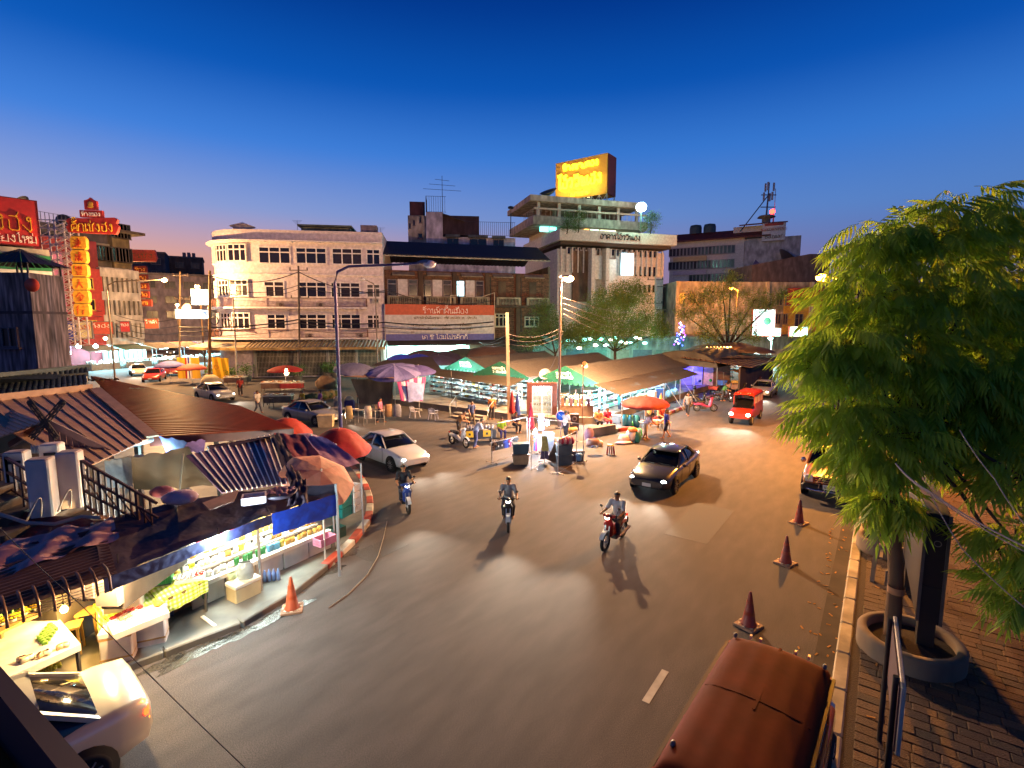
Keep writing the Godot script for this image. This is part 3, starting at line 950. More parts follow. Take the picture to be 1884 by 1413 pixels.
func build_back_buildings() -> void:
	var gm := mat("#16161c", 0.15,"")
	# pale house with roof terraces, behind the tin roof
	var o := thing("terrace_house", "lavender-grey house with a railed roof terrace behind the brick building", "building",V3(-11.78,19.39,-88),0.12)
	o.position.y = 0
	var wm := mat("#d2cad8", 0.85,"grime")
	var tops := [V3(-14.31,24.92,-88),V3(-17.43,24.69,-90),V3(-11.59,24.92,-88),V3(-7.81,22.06,-88),V3(0.72,22.49,-88),V3(-11.74,21.95,-88)]
	var xo := o.position.x
	obj("wall", box((tops[0].x + tops[2].x) / 2 - xo, tops[0].y / 2,-4,tops[2].x - tops[0].x, tops[0].y, 8),wm, o)
	obj("side_wall", box((tops[1].x + tops[0].x) / 2 - xo, tops[1].y / 2,-5.4,tops[0].x - tops[1].x, tops[1].y, 7),mat("#b9b0a4", 0.85,"grime"),o)
	obj("lower_wall", box((tops[2].x + tops[4].x) / 2 - xo, tops[3].y / 2 - 0.5,-4.5,tops[4].x - tops[2].x, tops[3].y - 1,8),wm, o)
	obj("upper_storey", box(tops[2].x - xo + 3.1,tops[3].y + 1.1,-4.6,6.2,3.2,6),mat("#453038", 0.8,"grime"),o)
	obj("terrace_roof", slab(S(),V3(tops[2].x - xo, tops[0].y + 0.2,-6),V3(tops[3].x - xo, tops[0].y - 0.2,-6),V3(tops[3].x - xo, tops[0].y - 1.1,-0.6),V3(tops[2].x - xo, tops[0].y, -0.6),0.15),mat("#3a3340", 0.7,"grime"),o)
	for r in [[V3(-10.88,20.89,-88),V3(-8.93,19.39,-88)],[V3(-7.12,20.89,-88),V3(-4.22,19.29,-88)],[V3(-3.11,20.78,-88),V3(-1.25,19.29,-88)]]:
		win_rect(o, Rect2(r[0].x - xo, r[1].y, r[1].x - r[0].x, r[0].y - r[1].y),2,0.0,mat("#5d5560", 0.7,""),gm, -0.5)
		obj("window_hood", box((r[0].x + r[1].x) / 2 - xo, r[0].y + 0.25,-0.1,r[1].x - r[0].x + 0.4,0.4,0.8),mat("#55606a", 0.7,"grime"),o)
	for r in [[V3(-15.54,24.58,-90),V3(-15.12,23.5,-90)],[V3(-15.82,21.76,-90),V3(-14.99,20.89,-90)],[V3(-16.56,23.93,-90),V3(-16.24,23.07,-90)],[V3(-17.26,23.39,-90),V3(-16.93,22.52,-90)]]:
		win_rect(o, Rect2(r[0].x - xo, r[1].y, r[1].x - r[0].x, r[0].y - r[1].y),1,0.0,mat("#55505a", 0.7,""),gm, -1.9)
	var s := S()
	rail(s, [V3(tops[0].x - xo, 0,-4),V3(tops[0].x - xo, 0,-0.2),V3(tops[2].x - xo + 0.6,0,-0.2)],tops[0].y, tops[0].y + 2.6,0.34,0.05)
	rail(s, [V3(tops[3].x - xo, 0,-0.7),V3(tops[4].x - xo, 0,-0.7)],tops[3].y - 0.7,tops[3].y + 1.6,0.34,0.05)
	obj("terrace_railing", s, mat("#2c2a34", 0.5,"", 0.4),o)
	obj("parapet_panel", box(tops[0].x - xo - 1.6,tops[0].y + 1.1,-3.6,2.6,2.6,0.12),mat("#5a3038", 0.8,"grime"),o)
	s = S()
	var ap := V3(tops[2].x - xo, tops[0].y, -2)
	tube(s, [ap, ap + V3(0,6.4,0)],0.06,0.04,5)
	for k in 3: bar(s, ap + V3(-3.2 + k, 4.2 + k * 0.8,0),ap + V3(3.2 - k, 4.0 + k * 0.8,0),0.05)
	tube(s, [V3(tops[4].x - xo - 0.6,tops[3].y, -2),V3(tops[4].x - xo - 0.6,tops[3].y + 4.2,-2)],0.08,-1.0,5)
	lathe(s,V3(tops[4].x - xo - 0.6,tops[3].y + 4.2,-2),[[0.5,0.0],[0.5,0.3],[0.0,0.45]],8)
	obj("aerials", s, mat("#26262e", 0.5,"", 0.4),o)
	# the cream corner block with a railed roof flat and the yellow sign
	var rc := thing("corner_block", "cream concrete corner block with slit windows and a dark name on its parapet", "building",V3(7.96,0,-92),0.2967)
	var cm := mat("#d8cabc", 0.8,"wear")
	var w := Vector2(21.93,21.11).x
	var pw := Vector2(23.53,22.88).x
	var yt := Vector2(-0.21,22.88).y
	var yb := Vector2(-0.19,20.99).y
	var wx := Vector2(0.28,20.38).x
	obj("wall", box((wx + w) / 2,yb / 2 - 0.6,-9.6,w - wx, yb - 1.4,18),cm, rc)
	var par := obj("parapet", box(pw / 2,(yt + yb) / 2,-9,pw, yt - yb, 20),mat("#ddd2c6", 0.8,"wear"),rc)
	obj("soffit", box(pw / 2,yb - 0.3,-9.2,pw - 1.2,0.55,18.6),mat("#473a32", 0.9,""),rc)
	lettering("lettering", "อาคารโอ้วจินเฮง", Vector2(7.75,21.58).x, Vector2(7.75,21.53).y, 1.03,Vector2(15.79,22.06).x - Vector2(7.75,21.68).x, 0.75,0.15,mat("#3c2c2c", 0.6,""),rc, 0.12)
	var tw := mat("#1d1a1c", 0.2,"")
	for row in [[830,885],[958,1040],[1105,1170]]:
		var r0 := Vector2(2.15,20.25).x
		for k in 19:
			if row[0] > 900 and k < 14: continue
			var x := lerpf(Vector2(2.4,19.42).x, Vector2(19.87,19.68).x, k / 18.0)
			var ya: float = Vector2(12.61,20.05).y - (row[0] - 830) * 0.0228
			var yz: float = Vector2(12.61,20.05).y - (row[1] - 830) * 0.0228
			window(rc, Transform3D(Basis.IDENTITY,V3(x - 0.3,yz, -0.598)),0.62,ya - yz, 1,0.0,mat("#a79480", 0.8,""),tw, 0.07)
	for k in 20:
		pbox("fin", cm, rc,V3(lerpf(wx + 0.6,w - 0.5,k / 19.0),yb - 3.2,-0.45),V3(0.22,4.4,0.36))
	for e in [Vector2(6.48,18.29),Vector2(9.29,18.39)]: obj("buttress", box(e.x, e.y - 4.5,0.3,0.7,12,1.6),cm, rc)
	obj("panel_recess", box(Vector2(5.3,16.95).x, Vector2(5.3,16.95).y - 2,-0.5,4.4,9.0,0.3),mat("#7c5c44", 0.9,"grime"),rc)
	# set-back upper storeys
	var u0 := Vector2(-1.73,27.56)
	var u1 := Vector2(19.4,26.56)
	var yr := Vector2(0.92,28.83).y
	var ys := Vector2(0.95,25.41).y
	obj("penthouse", box((u0.x + u1.x) / 2 + 1.5,(yt + ys) / 2,-13,u1.x - u0.x - 3,ys - yt, 12),cm, rc)
	obj("terrace_slab", box((u0.x + u1.x) / 2,ys - 0.2,-12,u1.x - u0.x + 2.4,1.5,15),mat("#bda996", 0.8,"grime"),rc)
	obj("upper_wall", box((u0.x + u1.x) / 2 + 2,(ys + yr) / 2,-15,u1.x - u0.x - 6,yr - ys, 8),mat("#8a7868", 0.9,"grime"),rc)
	obj("roof_slab", box((u0.x + u1.x) / 2 - 0.8,yr + 0.3,-12,u1.x - u0.x + 1.8,1.0,14.6),mat("#c4b2a0", 0.8,"grime"),rc)
	for k in 6: pbox("column", cm, rc,V3(lerpf(u0.x + 0.3,u1.x - 0.4,k / 5.0),(ys + yr) / 2,-6.0),V3(0.5,yr - ys, 0.5))
	var s2 := S()
	rail(s2,[V3(u0.x - 1,0,-11),V3(u0.x - 1,0,-4.8),V3(u1.x + 1,0,-4.8)],ys + 0.6,ys + 1.9,0.9,0.06)
	bar(s2,V3(u0.x - 1,ys + 1.9,-4.8),V3(u1.x + 1,ys + 1.9,-4.8),0.3)
	obj("terrace_railing", s2,mat("#b39f8c", 0.7,""),rc)
	for e in [[Vector2(10.28,24.45),1.6,"#c9ffe0"],[Vector2(13.16,24.48),3.2,"#ffffd0"],[Vector2(8.61,24.13),0.8,"#ffc060"],[Vector2(1.7,24.04),1.2,"#7ffff0"],[Vector2(-0.01,23.69),1.6,"#7ffff0"]]:
		obj("lit_window", box(e[0].x, e[0].y + 0.6,-6.6,e[1],1.4,0.5),glow(e[2],1.5),rc)
	for k in 3: win_rect(rc, Rect2(u0.x + 5.5 + k * 3.4,ys + 0.7,1.7,1.5),1,0.0,mat("#6a5a50", 0.8,""),mat("#2a1d1c", 0.3,""),-11.0)
	var dish := S()
	lathe(dish, Vector3.ZERO, [[0.05,0.0],[0.9,0.22],[1.6,0.75],[1.66,0.78]],16,Basis(V3(0.4,0,0.8).normalized(),0.5))
	bar(dish,V3(0,-1.6,0),V3(0,0,0),0.14)
	var dp := Vector2(1.05,30.28)
	var dd := thing("satellite_dish", "grey satellite dish on the cream block's roof left of the yellow sign", "satellite dish", rc.transform * V3(dp.x, dp.y, -7),0.4)
	obj("dish", dish, mat("#5a5f5e", 0.5,"", 0.2),dd)
	obj("feed_arm", bar(bar(S(),V3(0.2,0.2,0),V3(1.2,1.6,0.5),0.07),V3(0.9,0.2,0.6),V3(1.2,1.6,0.5),0.07),mat("#b0a8a0", 0.5,""),dd)
	# the sign: a deep yellow box on a steel stand
	var bp := V3(18.6,29.73,-104)
	var sg := thing("rooftop_sign", "big yellow gold-shop sign on a steel stand on top of the cream block", "sign",V3(bp.x, yr + 0.8,bp.z),-0.62)
	var sw := 11.6
	var sh := 7.6
	obj("face", box(-sw / 2,2.2 + sh / 2,0,sw, sh, 0.3),mat("#dca848", 0.5,""),sg)
	var fl := S()
	for k in 30: bx(fl, -sw / 2,2.35 + k * sh / 30.5,0.17,sw - 0.1,0.05,0.05)
	obj("face_slats", fl, mat("#c08c34", 0.5,""),sg)
	obj("side_face", box(0.02,2.2 + sh / 2,-1.9,0.3,sh, 3.6),mat("#7a2f1c", 0.6,"wear"),sg)
	obj("back_face", box(-sw / 2,2.2 + sh / 2,-3.7,sw, sh, 0.2),mat("#7a5a2c", 0.6,"wear"),sg)
	var neon := glow("#fff22a", 1.6)
	lettering("lettering", "ห้างขายทอง", -sw * 0.84,2.2 + sh * 0.76,0.35,sw * 0.68,sh * 0.11,0.12,neon, sg, 0.35)
	lettering("lettering", "โอ้วจินเฮง", -sw * 0.93,2.2 + sh * 0.3,0.4,sw * 0.84,sh * 0.22,0.2,neon, sg, 0.45)
	lettering("lettering", "เยาวราช", -sw * 0.68,2.2 + sh * 0.08,0.3,sw * 0.34,sh * 0.06,0.12,neon, sg, 0.2)
	var tr := S()
	for z in [0.0,-3.6]:
		for k in 8:
			var x0 := -sw + k * sw / 7.0
			bar(tr,V3(x0,0,z),V3(x0,2.2,z),0.12)
			if k < 7:
				bar(tr,V3(x0,0,z),V3(x0 + sw / 7.0,2.2,z),0.08)
				bar(tr,V3(x0,2.2,z),V3(x0 + sw / 7.0,0,z),0.08)
	obj("steel_stand", tr, mat("#b9c4bc", 0.4,"", 0.3),sg)
	for k in 3:
		var lp: Vector3 = sg.transform * V3(-sw * (0.2 + 0.3 * k),1.2,3.4)
		var fx := thing("sign_floodlight", "floodlight lighting the yellow rooftop sign from its foot", "floodlight", lp, -0.62,"floodlights under the yellow rooftop sign")
		obj("housing", cham(S(),0,-0.35,0,0.5,0.5,0.4),mat("#3a3a3a", 0.5,""),fx)
		obj("lens", box(0,-0.05,-0.1,0.4,0.06,0.3),glow("#fff2a0", 3.0),fx)
		var sp := SpotLight3D.new()
		sp.name = numbered("sign_flood_light")
		sp.light_color = Color("#ffe98a")
		sp.light_energy = 26.0
		sp.light_size = 0.3
		sp.spot_angle = 62.0
		sp.spot_range = 60.0
		sp.spot_attenuation = 2.0
		sp.shadow_enabled = true
		add_child(sp)
		sp.position = lp + V3(0,0.1,0)
		sp.look_at_from_position(sp.position, sg.transform * V3(-sw * (0.2 + 0.3 * k),7.5,0))
	var fp := V3(23.22,27.29,-95)
	var fo := thing("floodlight", "bright greenish-white floodlight on a pole at the cream block's roof edge", "floodlight",V3(fp.x, yt, fp.z))
	obj("pole", tube(S(),[Vector3.ZERO,V3(0,fp.y - yt, 0)],0.1,0.08,6),mat("#6a706c", 0.5,""),fo)
	obj("lamp", ball(S(),V3(0,fp.y - yt, 0),V3(0.95,0.8,0.95),12),glow("#d8fff2", 14.0),fo)
	lamp_at("rooftop_flood_light", fp + V3(0,0,1.3),"#9fffe0", 40.0,0.6)
	# white light box on the block's wall, above the trees
	var lb := sign_board("light_box_sign", "glowing white light-box sign on the cream block's wall above the trees", rc.transform * V3(Vector2(13.35,16.33).x, Vector2(13.38,15.22).y, 0.6),0.3,2.6,4.0,"#dff6ff", 0.5,"#9ab0b8", 0.8)
	lamp_at("light_box_light", lb.position + V3(0,2,1.2),"#d8f4ff", 6.0,0.8)
	for e in [[Vector2(7.49,16.59),2.4],[Vector2(10.46,16.02),3.0]]:
		obj("white_panel", box(e[0].x, e[0].y, 0.1,e[1],4.2,0.2),mat("#d8d6cc", 0.6,"wear"),rc)
	# bazaar block, right of it
	var nk := thing("bazaar_block", "long grey four-storey bazaar block with red roof edges and a painted name", "building",V3(59.81,0,-135),-0.4887)
	var nm := mat("#cac4c2", 0.85,"wear")
	var L0 := Vector2(-18.64,27.65)
	var RW := 13.0
	var hy := Vector2(-0.96,28.7).y
	obj("wall", box(L0.x / 2,hy / 2,-8,-L0.x, hy, 16),nm, nk)
	obj("roof_edge", slab(S(),V3(L0.x, hy + 2.2,-2.4),V3(6.0,hy + 2.2,-2.4),V3(6.0,hy, 1.0),V3(L0.x, hy, 1.0),0.4),mat("#6d2f2c", 0.7,"grime"),nk)
	for f in 3:
		for k in 8:
			var x := -3.0 + (L0.x + 4.0) * (k + 0.5) / 8.0
			if f == 2 and k > 4: continue
			win_rect(nk, Rect2(x - 2.2,hy - 4.0 - f * 3.6,4.0,2.2),4,0.0,mat("#7d7880", 0.6,""),mat("#2a2a34", 0.2,""),0.0,0.14)
		obj("spandrel", box(L0.x / 2 - 4,hy - 4.9 - f * 3.6,0.3,-L0.x - 10,1.2,0.4),[mat("#c3ab80", 0.8,"wear"),mat("#b7a8b8", 0.8,"wear"),mat("#c3ab80", 0.8,"wear")][f],nk)
	for k in 4: pbox("dark_opening", mat("#101014", 0.9,""),nk,V3(L0.x * 0.85 + k * 7.2,hy - 13.6,0.1),V3(5.6,1.4,0.3))
	# end gable face turned towards the street, with the sign
	obj("end_face", box(6.4,hy / 2 - 0.5,-1.4,12.6,hy - 0.3,3.0,0.0),mat("#c2b9b9", 0.85,"grime"),nk)
	obj("sign_wall", box(6.6,hy + 0.6,-0.4,5.2,4.4,2.6),mat("#d8d0d0", 0.8,"wear"),nk)
	obj("sign_roof", slab(S(),V3(0.6,hy + 3.7,-3.4),V3(7.6,hy + 3.7,-3.4),V3(9.6,hy + 2.9,0.9),V3(-1.4,hy + 2.9,0.9),0.3),mat("#6d2f2c", 0.7,"grime"),nk)
	obj("tower_wall", box(1.6,hy + 1.3,-3.4,9.0,2.8,5.0),nm, nk)
	for e in [["NAKORNPING", 2.05,0.022,"#8a2c24"],["Bazaar", 0.35,0.026,"#2c2430"]]:
		var tm := TextMesh.new()
		var sf := SystemFont.new()
		sf.font_names = PackedStringArray(["Droid Serif" if e[0] == "NAKORNPING" else "Droid Sans"])
		if e[0] == "Bazaar": sf.font_italic = true
		tm.font = sf
		tm.text = e[0]
		tm.font_size = 64
		tm.pixel_size = e[2] * (0.62 if e[0] == "NAKORNPING" else 0.8)
		tm.depth = 0.1
		piece("lettering", tm, mat(e[3],0.6,""),nk, Transform3D(Basis.IDENTITY,V3(6.6,hy + e[1] - 0.9,0.98)))
	obj("red_lettering_band", box(6.6,hy + 2.35,0.93,4.2,0.6,0.06),mat("#8a2c24", 0.6,""),nk)
	obj("skyline_mural", prism(S(),PackedVector2Array([Vector2(1,hy - 8.6),Vector2(12,hy - 8.6),Vector2(12,hy - 7.3),Vector2(10.4,hy - 6.2),Vector2(9.6,hy - 7.5),Vector2(7,hy - 7.9),Vector2(4,hy - 7.2),Vector2(2.8,hy - 5.9),Vector2(2.2,hy - 7.2),Vector2(1,hy - 7.4)]),0.12,0.16),mat("#6c5c84", 0.8,"wear"),nk)
	obj("awning_roof", slab(S(),V3(-0.4,hy - 9.0,0.15),V3(11.5,hy - 9.0,0.15),V3(11.5,hy - 10.2,3.4),V3(-0.4,hy - 10.2,3.4),0.3),mat("#6d2f2c", 0.7,"grime"),nk)
	for k in 2: obj("water_tank", lathe(S(),V3(-9.0 - k * 3.6,hy + 2.0,-3),[[0.0,2.6],[1.4,2.3],[1.6,1.6],[1.6,0.0]],12),mat("#2c4048", 0.6,""),nk)
	obj("roof_turret", lathe(S(),V3(4.6,hy + 3.2,-2.6),[[1.0,0.0],[1.0,1.5],[2.2,1.6],[1.8,2.0],[0.0,2.3]],12),mat("#8d8486", 0.8,"grime"),nk)
	var dsh := S()
	lathe(dsh,V3(0,2.2,0),[[0.05,0.0],[1.6,0.4],[2.9,1.3],[3.0,1.34]],18,Basis(V3(0.3,0.2,-1).normalized(),0.75))
	bar(dsh,V3(0,0,0),V3(0,2.3,0),0.25)
	var ds := thing("satellite_dish", "large dark satellite dish in front of the bazaar block's end wall", "satellite dish", nk.transform * V3(9.5,hy - 9.2,2.0),0.0)
	obj("dish", dsh, mat("#4a4448", 0.5,"", 0.2),ds)
	# mast on the bazaar and the far red beacon tower
	var mp := nk.transform * V3(4.6,hy + 5.3,-2.6)
	var mt := V3(63.9,42.07,-135)
	var ms := thing("antenna_mast", "slim braced phone mast with panel antennas on the bazaar block", "antenna mast", mp)
	var h: float = mt.y - mp.y
	obj("mast", tube(tube(S(),[Vector3.ZERO,V3(0.3,h, 0)],0.22,0.14,6),[V3(-6.5,-4.0,0),V3(0.2,h * 0.62,0)],0.14,-1.0,5),mat("#4a4a58", 0.5,"", 0.4),ms)
	for k in 6: obj("antenna_panel", box(0.3 + cos(k * 1.05) * 1.2,h - 1.0 - 2.4 * (k % 2),sin(k * 1.05) * 0.8,0.4,2.0,0.3),mat("#8b8b96", 0.5,""),ms)
	obj("head_frame", bar(bar(S(),V3(-1.6,h - 3,0),V3(2.2,h - 3,0),0.2),V3(-1.6,h - 6,0),V3(2.2,h - 6,0),0.2),mat("#4a4a58", 0.5,""),ms)
	var rp := V3(93.6,46.5,-190)
	var rt := thing("beacon_tower", "far lattice tower with a glowing red aviation beacon", "tower",V3(rp.x, 0,rp.z))
	var ls := S()
	for e in [[-1,0],[1,0],[0,1.4]]: bar(ls,V3(e[0] * 1.4,0,e[1]),V3(e[0] * 0.6,rp.y - 0.8,e[1] * 0.5),0.18)
	for k in 30: bar(ls,V3(-1.1 + 0.01 * k, k * rp.y / 31.0,0),V3(1.1 - 0.01 * k, (k + 1) * rp.y / 31.0,0),0.1)
	tube(ls, [V3(0.7,rp.y, 0),V3(0.7,rp.y + 8,0)],0.1,-1.0,5)
	obj("lattice", ls, mat("#5c4a50", 0.5,""),rt)
	obj("beacon", ball(S(),V3(0,rp.y, 0),Vector3.ONE * 0.9,10),glow("#ff2418", 10.0),rt)
	lamp_at("beacon_light", rp + V3(0,0,1.4),"#ff2a1c", 20.0,0.5)
	# dark-walled building and the yellow shophouse by the street's far end
	var yb2 := thing("yellow_shophouse", "yellow shophouse with a red sign, under a dark blank gable wall", "building",V3(35.88,0,-95),0.0698)
	var yx0 := Vector2(-5.89,11.05).x
	var yx1 := Vector2(28.1,10.09).x
	var ytop := Vector2(12.96,14.14).y
	obj("wall", box((yx0 + yx1) / 2,ytop / 2,-6,yx1 - yx0,ytop, 12),mat("#a8977f", 0.8,"grime"),yb2)
	var gx0 := Vector2(8.32,14.36)
	var gx1 := Vector2(19.26,19.31)
	obj("gable_wall", prism(S(),PackedVector2Array([Vector2(gx0.x, ytop),Vector2(gx1.x + 4,ytop),Vector2(gx1.x + 4,gx1.y),Vector2(gx1.x, gx1.y),Vector2(gx0.x, Vector2(8.16,17.23).y)]),-9,-0.4),mat("#4d4148", 0.9,"grime"),yb2)
	obj("yellow_front", box(Vector2(18.14,8.58).x + 3.4,Vector2(18.15,8.33).y, 0.1,14.0,7.6,0.2),mat("#c8962c", 0.75,"wear"),yb2)
	obj("canopy", box((yx0 + yx1) / 2,4.4,1.4,yx1 - yx0,0.3,2.6),mat("#5a4a44", 0.8,"grime"),yb2)
	for r in [Rect2(12.96,9.85,1.19,2.28),Rect2(14.56,9.85,0.79,2.28),Rect2(12.91,6.41,1.08,1.91),Rect2(14.39,6.41,0.94,1.91),Rect2(16.69,5.25,1.60,3.08),Rect2(-5.46,10.05,1.21,2.00),Rect2(-3.64,10.06,1.21,2.00),Rect2(-1.82,10.06,1.21,2.01)]:
		win_rect(yb2,r, 2,0.0,mat("#8a7456", 0.8,""),mat("#2c2018", 0.3,""),0.21)
	for k in 5: obj("pilaster", box(lerpf(yx0,yx1,k / 4.0),ytop / 2 + 2,0.3,0.6,ytop - 4,0.5),mat("#c3ab88", 0.8,"grime"),yb2)
	var rs := sign_board("red_sign", "red shop sign with yellow letters on the yellow shophouse", yb2.transform * V3(Vector2(17.19,10.62).x + 1.2,Vector2(17.24,9.86).y, 0.5),0.07,7.6,3.2,"#a3241c", 0.3)
	lettering("lettering", "โอง", -3.2,1.1,0.17,6.0,1.2,0.22,mat("#e0a030", 0.6,""),rs)
	for q in [[V3(38.02,4.66,-78),"lit white poster sign by the far market entrance", "#eafff4", 3.4,4.0],[V3(46.72,4.43,-84),"small lit pale green sign right of the white poster sign", "#c8fff0", 3.0,1.6],[V3(43.28,4.38,-86),"lit teal shop sign behind the far street lamp pole", "#9ff6e6", 3.2,1.4]]:
		var lbx := sign_board("lit_sign", q[1],q[0],0.0,q[3],q[4],q[2],0.3,"#c04030", 0.35)
		lamp_at("lit_sign_light", q[0] + V3(0,q[4] / 2,1.2),q[2],4.0,0.6)
		if q[3] == 3.4:
			obj("portrait_print", lathe(S(),V3(0.5,2.2,0.16),[[0.6,0.0],[0.5,0.01],[0.0,0.012]],14,Basis(Vector3.RIGHT, PI / 2)),mat("#3a6a50", 0.6,""),lbx)
			obj("print_panel", box(-0.9,1.8,0.16,0.9,2.4,0.02),mat("#d88a9a", 0.6,""),lbx)

func wall_windows(o: Node3D, x0: float, x1: float, ys: Array, n: int, w: float, fm: Material, gm: Material, z := 0.0) -> void:
	for y in ys:
		for k in n:
			win_rect(o, Rect2(lerpf(x0,x1,(k + 0.5) / n) - w / 2,y[0],w, y[1]),2,0.0,fm, gm, z, 0.12)

func build_left_street() -> void:
	var gm := mat("#17171d", 0.15,"")
	# big red hoarding and the green-fronted shop under it
	var hz := 52.0
	var p0 := V3(-46.72,14.02,-52)
	var hb := sign_board("hoarding", "huge red hoarding with gold and white lettering at the far left", p0 - V3(5.2 * 0.643,0,-5.2 * 0.766),0.87,10.4,4.4,"#b3131c", 0.3,"#5a1016")
	lettering("lettering", "บทอง", -1.4,3.35,0.18,4.0,0.55,0.17,mat("#f2e8e0", 0.6,""),hb)
	lettering("lettering", "ตั๊กเซ่งฮง", -1.6,1.4,0.2,6.4,1.3,0.3,mat("#e8b32a", 0.55,""),hb)
	lettering("lettering", "กาดวโรรส เชียงใหม่", -2.8,0.3,0.18,7.7,0.6,0.15,mat("#f2e8e0", 0.6,""),hb)
	var gs := thing("green_front_shop", "shop with green and white striped fascia below the red hoarding", "building", p0 - V3(5.2 * 0.643,0,-5.2 * 0.766),0.87)
	gs.position.y = 0
	var yb: float = p0.y
	obj("wall", box(0,yb / 2 - 0.1,-5,11.6,yb - 0.2,10),mat("#b6b0a8", 0.85,"grime"),gs)
	for e in [[yb - 1.9,1.5,"#0f7a4a"],[yb - 2.9,0.5,"#dfe4dc"],[yb - 3.9,1.4,"#0f7a4a"]]: obj("fascia_band", box(0,e[0] + 0.3,0.2,11.6,e[1],0.3),mat(e[2],0.6,"wear"),gs)
	obj("upper_wall", box(0,yb + 2.2,-3.4,10.0,4.0,5),mat("#55565e", 0.85,"grime"),gs)
	wall_windows(gs, -5,5,[[3.2,2.2]],5,1.5,mat("#cfc8be", 0.7,"wear"),gm)
	var dp := V3(-49.81,18.6,-54)
	var dd := thing("satellite_dish", "black satellite dish tilted up behind the red hoarding", "satellite dish", dp)
	obj("dish", bar(lathe(S(),Vector3.ZERO, [[0.05,0.0],[0.5,0.1],[0.8,0.34]],16,Basis(V3(0.15,0,1).normalized(),0.8)),V3(0,-1.0,0),Vector3.ZERO, 0.08),mat("#25252b", 0.5,"", 0.3),dd)
	# sign tower: steel truss with the red name board, hexagon plates, crown
	var tp := V3(-51.86,6.39,-60)
	var tw := thing("sign_tower", "steel lattice sign tower with gold hexagon plates carrying red characters", "sign tower",V3(tp.x, 0,tp.z),0.12)
	var lt := S()
	var lx: float = V3(-53.67,12.87,-60).x - tp.x
	var rx: float = V3(-50.25,12.87,-60).x - tp.x
	var ty: float = V3(-51.92,18.2,-60).y
	var by: float = 4.0
	for x in [lx, lx + 1.6,rx - 0.3]:
		for z in [0.0,-1.4]: bar(lt,V3(x, by, z),V3(x, ty, z),0.13)
	var n := 16
	for k in n:
		var y0: float = lerpf(by, ty, float(k) / n)
		var y1: float = lerpf(by, ty, float(k + 1) / n)
		for z in [0.0,-1.4]:
			bar(lt,V3(lx, y0,z),V3(rx, y0,z),0.08)
			bar(lt,V3(lx + 1.6,y0,z),V3(rx - 0.3,y1,z),0.06)
			bar(lt,V3(lx + 1.6,y1,z),V3(rx - 0.3,y0,z),0.06)
			bar(lt,V3(lx, y0,z),V3(lx + 1.6,y1,z),0.06)
	bar(lt,V3(lx, ty, 0),V3(rx + 1,ty, 0),0.1)
	obj("lattice", lt, mat("#a39aa4", 0.5,"", 0.3),tw)
	var chars := ["達", "成", "豐", "大", "金", "行"]
	for k in 6:
		var c := [V3(-48.44,15.43,-59),V3(-48.51,13.96,-59),V3(-48.57,12.42,-59),V3(-48.65,10.99,-59),V3(-48.7,9.52,-59),V3(-48.78,8.04,-59)][k] as Vector3
		var hx := obj("hexagon_plate", prism(S(),PackedVector2Array([Vector2(-0.62,-0.7),Vector2(0.62,-0.7),Vector2(0.8,-0.45),Vector2(0.8,0.45),Vector2(0.62,0.7),Vector2(-0.62,0.7),Vector2(-0.8,0.45),Vector2(-0.8,-0.45)]),0.0,0.5),mat("#e0ac34", 0.55,"wear"),tw)
		hx.position = tw.transform.affine_inverse() * c
		lettering("character", chars[k],-0.46,-0.46,0.52,0.92,0.92,0.11,mat("#a8201c", 0.6,""),hx)
		obj("rim", prism(prism(S(),PackedVector2Array([Vector2(-0.7,-0.78),Vector2(0.7,-0.78),Vector2(0.64,-0.71),Vector2(-0.64,-0.71)]),0.02,0.55),PackedVector2Array([Vector2(-0.64,0.71),Vector2(0.64,0.71),Vector2(0.7,0.78),Vector2(-0.7,0.78)]),0.02,0.55),mat("#5a4a2a", 0.6,""),hx)
	var np := V3(-46.39,16.43,-58.6)
	var nb := obj("name_board", prism(S(),PackedVector2Array([Vector2(-2.5,0.1),Vector2(2.3,-0.05),Vector2(2.5,0.3),Vector2(2.65,0.8),Vector2(2.4,1.1),Vector2(2.6,1.5),Vector2(2.3,1.75),Vector2(-2.4,1.55),Vector2(-2.65,1.3),Vector2(-2.45,0.9),Vector2(-2.7,0.6)]),0,0.4),mat("#c2362c", 0.6,"wear"),tw)
	nb.position = tw.transform.affine_inverse() * np
	lettering("lettering", "ตั๊กเซ่งฮง", -2.1,0.25,0.42,4.2,0.75,0.16,mat("#eac03a", 0.55,""),nb)
	obj("upper_board", box(-0.05,2.1,0.2,2.3,0.75,0.36),mat("#c2362c", 0.6,"wear"),nb)
	lettering("lettering", "ห้างทอง", -1.0,1.88,0.4,1.9,0.32,0.1,mat("#f0e8e0", 0.6,""),nb)
	obj("crown_plate", prism(S(),PackedVector2Array([Vector2(-0.65,2.55),Vector2(0.6,2.55),Vector2(0.6,3.5),Vector2(0.2,3.65),Vector2(0,3.85),Vector2(-0.2,3.65),Vector2(-0.65,3.5)]),0.05,0.4),mat("#c2362c", 0.6,"wear"),nb)
	obj("gold_badge", ball(ball(S(),V3(0,3.15,0.42),V3(0.3,0.26,0.06),8),V3(0,2.85,0.42),V3(0.34,0.14,0.06),8),mat("#e0ac34", 0.5,""),nb)
	# the row of shophouses down the left street
	var o := thing("red_shophouse", "red and pink shophouse front behind the lattice sign tower", "building",V3(-62.0,0,-72),1.2217)
	var x1 := Vector2(4.57,12.61).x
	var t1 := Vector2(2.9,18.29).y
	obj("wall", box(x1 / 2 - 6,t1 / 2,-5,x1 + 12,t1,10),mat("#8a3038", 0.8,"grime"),o)
	obj("pink_bay", box(-4.0,9.4,0.25,7.6,13.5,0.5),mat("#c07ca8", 0.8,"wear"),o)
